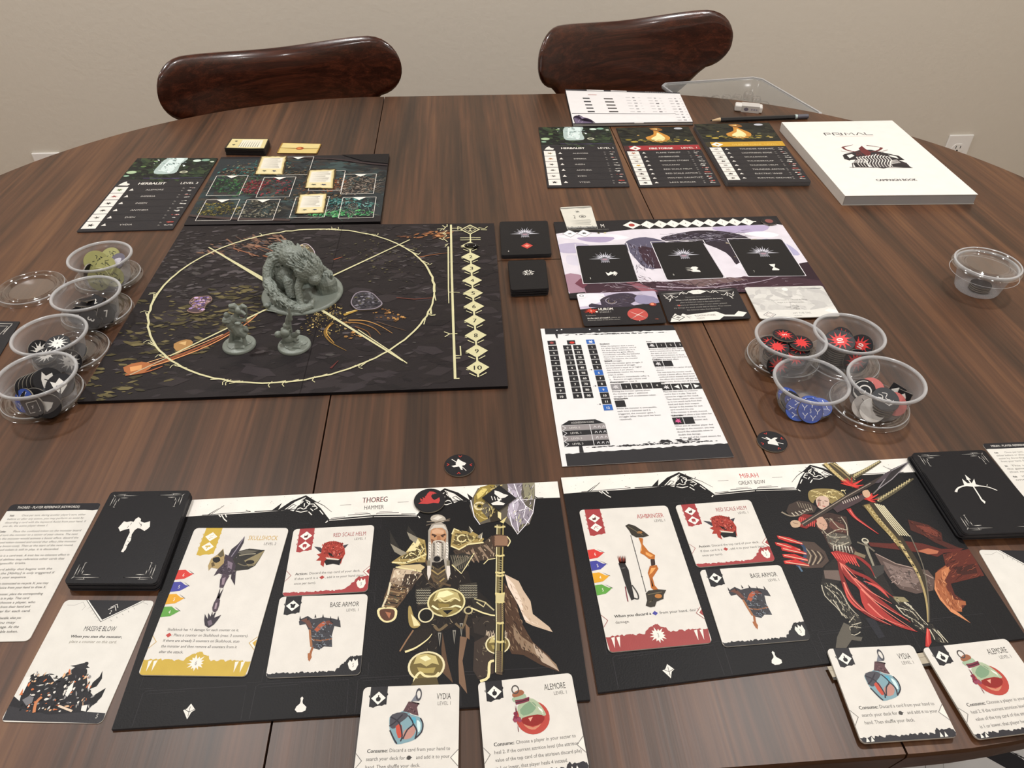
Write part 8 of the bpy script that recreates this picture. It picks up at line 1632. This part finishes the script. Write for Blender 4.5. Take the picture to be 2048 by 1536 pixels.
# terrain cut-outs
def cutout(outline, z, th, top, label, seed, cols, rim='#b9a8b8', name='terrain_token'):
    pts = catmull([PX(u, v, z+th) for u, v in outline], 4); c = sum(pts)/len(pts); n = len(pts)
    V = [(p[0]-c[0], p[1]-c[1], zz) for zz in (0, th/1000) for p in pts]
    ar = sum(V[i][0]*V[(i+1) % n][1]-V[(i+1) % n][0]*V[i][1] for i in range(n)); ft, fb = tuple(range(n, 2*n)), tuple(range(n-1, -1, -1)); sd = [(i, (i+1) % n, n+(i+1) % n, n+i) for i in range(n)]
    if ar < 0: ft, fb, sd = ft[::-1], fb[::-1], [f[::-1] for f in sd]
    o = mesh_obj(name, V, [ft, fb]+sd, M['token'], None, (c[0], c[1], ZT+(z+.05)/1000), cols=[lin(rim), lin('#2b2629')]+[lin('#6d6459')]*n); tag(o, label, 'token')
    a = Art(None, 100, 100); a.clip = False; a.part = 'printed_face'; loc = [np.array([(p[0]-c[0])*1000, (p[1]-c[1])*1000]) for p in pts]
    a.poly([q*.93 for q in loc], top); R = random.Random(seed); ex = max(np.linalg.norm(q) for q in loc)
    for i in range(110):
        q = loc[R.randrange(n)]*R.random()**.6*.84; s_ = R.uniform(.6, 2.6); a.poly([q+np.array([s_*math.cos(t)*R.uniform(.6, 1.3), s_*math.sin(t)*R.uniform(.5, 1)]) for t in (0, 1.3, 2.5, 3.8, 5)], R.choice(cols))
    a.build(o, lambda x, y: (x/1000, y/1000, th/1000), M['token']); return o, a
cutout([(374, 622), (384, 612), (378, 605), (388, 594), (405, 592), (420, 592), (424, 600), (412, 610), (407, 622), (392, 626)], 3, 1.8, '#4d3c44', 'small purple crystal terrain tile on the left of the main game board', 3, ['#8a74b0', '#5c4a7a', '#8f6f68', '#a58a80', '#c7a8cf', '#4b3c50'], '#8f7468')
cutout([(702, 608), (704, 596), (712, 586), (728, 582), (745, 586), (758, 598), (765, 608), (752, 617), (735, 619), (714, 619)], 3, 1.8, '#38353a', 'grey rock terrain tile with a pale outline, right of the monster figure', 4, ['#5d5a62', '#2a282f', '#1d1b23', '#83808a', '#57523a', '#3a3840'], '#8f8590')
cutout([(590, 498), (600, 490), (612, 487), (622, 493), (630, 506), (620, 520), (600, 522), (588, 512)], 3, 1.8, '#57503f', 'rock terrain tile with a pale outline, behind the monster figure', 5, ['#8d8a72', '#5a5548', '#b9a97a', '#a3a0a4', '#8a6a5a'], '#c7b8c2')
p = PX(943, 491, 5); G().blob((0, 0, .0024), (.0088, .0046, .0028), 12).obj('glass_bead', simple('black_glass', '#0c0b0d', .06, .8), None, loc=(p[0], p[1]-.001, ZT+.0031), smooth=True)
tag([o for o in COL.objects if o.name == 'glass_bead'][0], 'shiny black glass bead on the first space of the round track', 'bead')
# ================================================================ grey plastic figures
def sculpt(name, g, parent, vox, fur=0.0, fs=0.0025, smooth=2, tag_=None):
    o = g.obj(name, M['figure'], parent, smooth=True)
    r = o.modifiers.new('remesh', 'REMESH'); r.mode = 'VOXEL'; r.voxel_size = vox; r.use_smooth_shade = True
    s = o.modifiers.new('smooth', 'SMOOTH'); s.factor = .5; s.iterations = smooth
    if fur:
        tx_ = bpy.data.textures.new('fur', 'STUCCI'); tx_.noise_scale = fs; tx_.turbulence = 4
        d = o.modifiers.new('fur', 'DISPLACE'); d.texture = tx_; d.strength = fur; d.mid_level = .5; d.texture_coords = 'LOCAL'
    return o
def fig_base(e, r, h=.0035, n=56):
    return G().lathe([(0, h), (r*.93, h), (r*.97, h*.85), (r, h*.45), (r*1.005, .0004), (r, 0), (0, 0)], n).obj('base', M['figure'], e, smooth=True)
bc = PX(605, 584, 5)
mo = empty('monster_figure', (bc[0], bc[1], ZT+.00305)); tag(mo, 'large grey hunched furry monster figure leaning on a rock, on the game board', 'figure')
fig_base(mo, .0438)
O = Vector((bc[0], bc[1], ZT+.003))
def Q(x, y, z): return Vector((x, y, z+ZT))-O
g = G(); rr = random.Random(6)
g.blob(Q(-.258, .706, .010), (.021, .018, .020), 10); g.blob(Q(-.236, .712, .008), (.022, .014, .013), 10)
g.obj('mound', M['figure'], mo, smooth=True); md = mo.children[-1]
rm = md.modifiers.new('remesh', 'REMESH'); rm.mode = 'VOXEL'; rm.voxel_size = .0012; rm.use_smooth_shade = True
g = G()
g.tube([Q(-.254, .702, .020), Q(-.254, .702, .034), Q(-.247, .701, .043), Q(-.238, .695, .044), Q(-.224, .684, .041)], [.010, .0125, .013, .0125, .011], 16)
g.blob(Q(-.248, .690, .020), (.013, .012, .016)); g.tube([Q(-.246, .690, .022), Q(-.240, .676, .022), Q(-.238, .668, .008)], [.008, .0065, .005])
g.blob(Q(-.256, .694, .041), (.008, .008, .009)); g.blob(Q(-.217, .674, .040), (.0150, .0125, .0128)); g.blob(Q(-.236, .690, .046), (.015, .012, .0125)); g.blob(Q(-.209, .664, .034), (.007, .006, .006))
g.tube([Q(-.258, .692, .042), Q(-.2635, .684, .034), Q(-.2635, .676, .025)], [.0062, .0056, .0052]); g.tube([Q(-.2635, .676, .025), Q(-.256, .664, .019), Q(-.246, .655, .0145), Q(-.236, .650, .010)], [.0056, .0056, .005, .0042])
g.blob(Q(-.234, .654, .0095), (.0052, .0044, .0036))
for i in range(4): x = -.2375+i*.0032; g.tube([Q(x+.001, .654, .010), Q(x, .650, .0095), Q(x, .647, .0065)], [.0014, .0013, .0009], 8)
g.tube([Q(-.222, .672, .036), Q(-.228, .664, .024), Q(-.226, .657, .012), Q(-.224, .653, .007)], [.0052, .0042, .0038, .004])
for i in range(5): x = -.2285+i*.0026; g.tube([Q(x, .654, .010), Q(x+.001, .6485, .008), Q(x+.001, .6465, .0035)], [.0014, .0013, .0009], 8)
g.tube([Q(-.218, .688, .037), Q(-.209, .694, .032), Q(-.203, .694, .0265)], [.005, .0036, .003]); g.blob(Q(-.202, .692, .0262), (.0055, .004, .0026))
for i in range(4): x = -.2065+i*.0032; g.tube([Q(x, .691, .0265), Q(x+.0006, .687, .0255), Q(x+.0008, .6855, .0215)], [.0013, .0012, .0008], 8)
g.tube([Q(-.248, .670, .006), Q(-.246, .657, .005), Q(-.236, .649, .0055), Q(-.223, .6475, .0065), Q(-.2145, .653, .008), Q(-.2135, .661, .0125)], [.004, .0042, .0046, .0046, .0042, .0024])
# mane: tufts running from the crown of the head up over the back
hc = Q(-.217, .674, .040)
for i in range(260):
    th = rr.uniform(-2.0, 2.6); ph = rr.uniform(-1.1, 1.5); d = Vector((math.cos(th)*math.cos(ph), -math.sin(ph)*.9-.2, math.sin(th)*math.cos(ph))).normalized()
    s = hc+Vector((d.x*.0146, d.y*.0122, d.z*.0124)); f = (Vector((-.7, .35, .45))+d*.6).normalized(); L = rr.uniform(.006, .011)
    g.tube([s-f*.002, s+f*L*.5+d*.0007, s+f*L], [.0011, .0010, .0003], 6)
for i in range(230):
    t = rr.random(); pth = [Q(-.2635, .684, .028), Q(-.256, .700, .040), Q(-.247, .701, .0435), Q(-.238, .695, .0445), Q(-.224, .684, .042)]
    k = t*3.999; j = int(k); p = pth[j].lerp(pth[j+1], k-j); ax = (pth[j+1]-pth[j]).normalized(); a_ = rr.uniform(0, 6.28); sd = ax.orthogonal().normalized(); sd = Matrix.Rotation(a_, 3, ax) @ sd
    if sd.z < -.35: continue
    R0 = (.0062 if j == 0 else .0130); s = p+sd*R0*.93; f = (-ax*.9+sd*.35).normalized() if j else (Vector((-.1, -.1, -1))+sd*.3).normalized(); L = rr.uniform(.005, .009)
    g.tube([s-f*.002, s+f*L*.5+sd*.0006, s+f*L], [.0011, .0010, .0003], 6)
for i in range(110):
    pth = [Q(-.2635, .676, .025), Q(-.256, .664, .019), Q(-.246, .655, .0145), Q(-.236, .650, .010)]; k = rr.random()*2.999; j = int(k); p = pth[j].lerp(pth[j+1], k-j); ax = (pth[j+1]-pth[j]).normalized(); sd = Matrix.Rotation(rr.uniform(0, 6.28), 3, ax) @ ax.orthogonal().normalized()
    s = p+sd*.0050; f = (ax*.9+sd*.25).normalized(); L = .006; g.tube([s, s+f*L*.5+sd*.0005, s+f*L], [.0009, .0009, .0003], 6)
sculpt('creature', g, mo, .00052, .0007, .0016, 1)
g = G().blob(Q(-.2045, .688, .010), (.0118, .0112, .0155), 14, jit=.16, sc=60); o = g.obj('rock', M['figure'], mo)
g = G().blob(Q(-.213, .700, .010), (.009, .008, .014), 12, jit=.2, sc=80); g.obj('rock', M['figure'], mo)
g = G().blob(Q(-.262, .657, .0062), (.0052, .0042, .0032), 8).blob(Q(-.255, .655, .0055), (.003, .0025, .002), 8); g.tube([Q(-.262, .650, .0045), Q(-.250, .646, .0045)], .0009, 8); g.tube([Q(-.252, .656, .005), Q(-.242, .650, .0048)], .0012, 8)
for sx in (-1, 1): g.blob(Q(-.262+sx*.002, .6535, .0075), (.0011, .001, .001), 6)
sculpt('skull_and_bones', g, mo, .0006, 0, 0, 1)

def hero(px, py, y, label, build, r=.0163):
    p = P3(px, py, y); e = empty('hero_figure', (p.x, p.y, ZT+.00305)); tag(e, label, 'figure', 'grey hero figures'); fig_base(e, r, .003, 40)
    O2 = Vector((p.x, p.y, ZT+.003)); g = G(); H = lambda u, v, dy=0.0: P3(u, v, y+dy)-O2; build(g, H); sculpt('hero', g, e, .00036, 0, 0, 1); return e
def hero_a(g, H):
    g.blob(Vector((0, 0, .0035)), (.012, .010, .0022), 10, jit=.25, sc=90)
    g.tube([H(462, 684), H(463, 672), H(467, 658)], [.0026, .0021, .003]); g.tube([H(491, 690, -.004), H(488, 676, -.003), H(478, 662)], [.0022, .0018, .0028]); g.tube([H(477, 682, .003), H(475, 665, .002)], [.0024, .0028])
    g.tube([H(470, 650), H(480, 664, -.002), H(492, 672, -.003)], [.006, .0062, .003]); g.tube([H(468, 655, .002), H(474, 668, .004), H(470, 678, .004)], [.006, .005, .003])
    g.blob(H(465, 648), (.0065, .005, .0075)); g.blob(H(471, 640), (.0055, .0045, .006)); g.blob(H(456, 640), (.0058, .0045, .0045), jit=.3, sc=90)
    for i in range(5): g.tube([H(456, 640), H(448+i*3, 630-i % 2*2)], [.0013, .0008], 6)
    g.blob(H(453, 630), (.0028, .0025, .0028)); g.blob(H(477, 622, -.002), (.0034, .0032, .0038)); g.tube([H(470, 636), H(474, 628), H(476, 622)], .0026)
    g.tube([H(468, 638), H(480, 641, -.004), H(490, 640, -.006)], [.0026, .0022, .0018]); g.blob(H(476, 647, -.007), (.0034, .0024, .0018)); g.tube([H(476, 626), H(485, 624, -.003), H(491, 630, -.004)], [.0024, .002, .0016])
    g.tube([H(460, 620), H(462, 613), H(468, 612), H(474, 616), H(480, 616), H(486, 612), H(491, 614), H(493, 622), H(492, 634), H(489, 645)], [.0012, .0030, .0032, .0026, .0024, .0026, .0016, .0010, .0012, .0009], 10)
    g.tube([H(460, 617), H(466, 620), H(474, 622)], [.003, .003, .0024]); g.tube([H(482, 658), H(492, 658, -.002), H(497, 663, -.002)], [.004, .0028, .0008])
def hero_b(g, H):
    g.blob(Vector((.001, 0, .0035)), (.011, .009, .0024), 10, jit=.3, sc=90)
    g.tube([H(576, 690), H(573, 682), H(574, 672)], [.0024, .002, .0034]); g.tube([H(593, 694, -.003), H(594, 684, -.002), H(585, 674)], [.0022, .0018, .003])
    g.blob(H(577, 676), (.0062, .005, .006)); g.blob(H(571, 668), (.0056, .0048, .0055)); g.tube([H(574, 680), H(562, 684, .003)], [.004, .0012])
    g.tube([H(564, 661), H(572, 659), H(579, 662)], [.0028, .0034, .0028]); g.blob(H(557, 669), (.0040, .0036, .0036)); g.ring = None
    g.blob(H(570, 666, -.004), (.0046, .0036, .0042)); g.tube([H(586, 671), H(594, 668, -.002), H(597, 664, -.002)], [.003, .0024, .0020])
    for d in (-3, 0, 3): g.tube([H(594, 667), H(596+d, 660+abs(d)*.4)], [.0014, .0008], 6)
    g.tube([H(592, 675), H(596, 680, -.002)], [.002, .0016]); g.blob(H(573, 652), (.0036, .0033, .0038)); g.tube([H(570, 652), H(566, 649)], [.0014, .0007], 6); g.tube([H(576, 650), H(574, 644)], [.0018, .001], 6)
    g.tube([H(583, 664), H(581, 652), H(580, 640)], [.0011, .0011, .0012], 8); g.tube([H(574, 648), H(575, 638), H(576, 628)], [.0022, .0020, .0010], 8); g.tube([H(581, 640), H(580, 628), H(577.5, 613)], [.0022, .0018, .0006], 8); g.tube([H(577, 630), H(585, 632)], [.0016, .0008], 8)
hero(479, 691, .5888, 'grey archer figure with a bow over its head, left of the two small figures', hero_a)
hero(589, 691, .5888, 'grey warrior figure holding a weapon straight up, right of the two small figures', hero_b)

# ================================================================ white box on a bench under the near right edge
BXQ = Sheet([(1780, 1470), (2160, 1430), (2290, 1650), (1850, 1700)], -232, 120, 110)
bx = empty('game_box', (BXQ.c[0], BXQ.c[1], .452)); tag(bx, 'white box with black brush marks under the table edge, at lower right', 'box')
o = slab('box_body', BXQ, 0, 58, 0, '#c9c6c4', '#b9b6b3', parent=bx, mat='matte'); o = slab('box_lid', BXQ, 58.5, 66, 0, '#d3d0ce', '#c4c1be', parent=bx, mat='matte'); o.location = (0, 0, .0585)
a = Art(BXQ); a.part = 'brush_print'; a.px(); a.poly([(1972, 1514), (2010, 1535), (2060, 1565), (2300, 1640), (2300, 1560), (2060, 1530), (2042, 1516), (2028, 1508), (1990, 1490)], '#222024')
for i in range(24): R = random.Random(i); x = 2018+R.random()*40; y = 1502+(x-2018)*.45; a.stroke([(x, y), (x+R.uniform(4, 12), y+R.uniform(2, 7))], .4, '#222024')
a.stroke([(1849, 1500), (1852, 1545)], .35, '#6f6a66'); a.stroke([(1884, 1495), (1888, 1545)], .3, '#8a8580'); a.stroke([(1893, 1560), (1880, 1500)], .25, '#a5a09b')
a.build(o, lambda x, y: (*(BXQ.wld(x, y)-BXQ.c), .0075), M['matte'])
be = empty('bench', (BXQ.c[0], BXQ.c[1], 0), (0, 0, TA)); tag(be, 'low dark bench carrying the white box under the table', 'bench')
bevel(G().box((0, 0, .436), (.50, .28, .03)).obj('seat', M['chair'], be), .006, 2)
for sx in (-1, 1):
    for sy in (-1, 1): G().tube([(sx*.21, sy*.10, .422), (sx*.22, sy*.11, 0)], [.016, .012], 12).obj('leg', M['chair'], be, smooth=True)
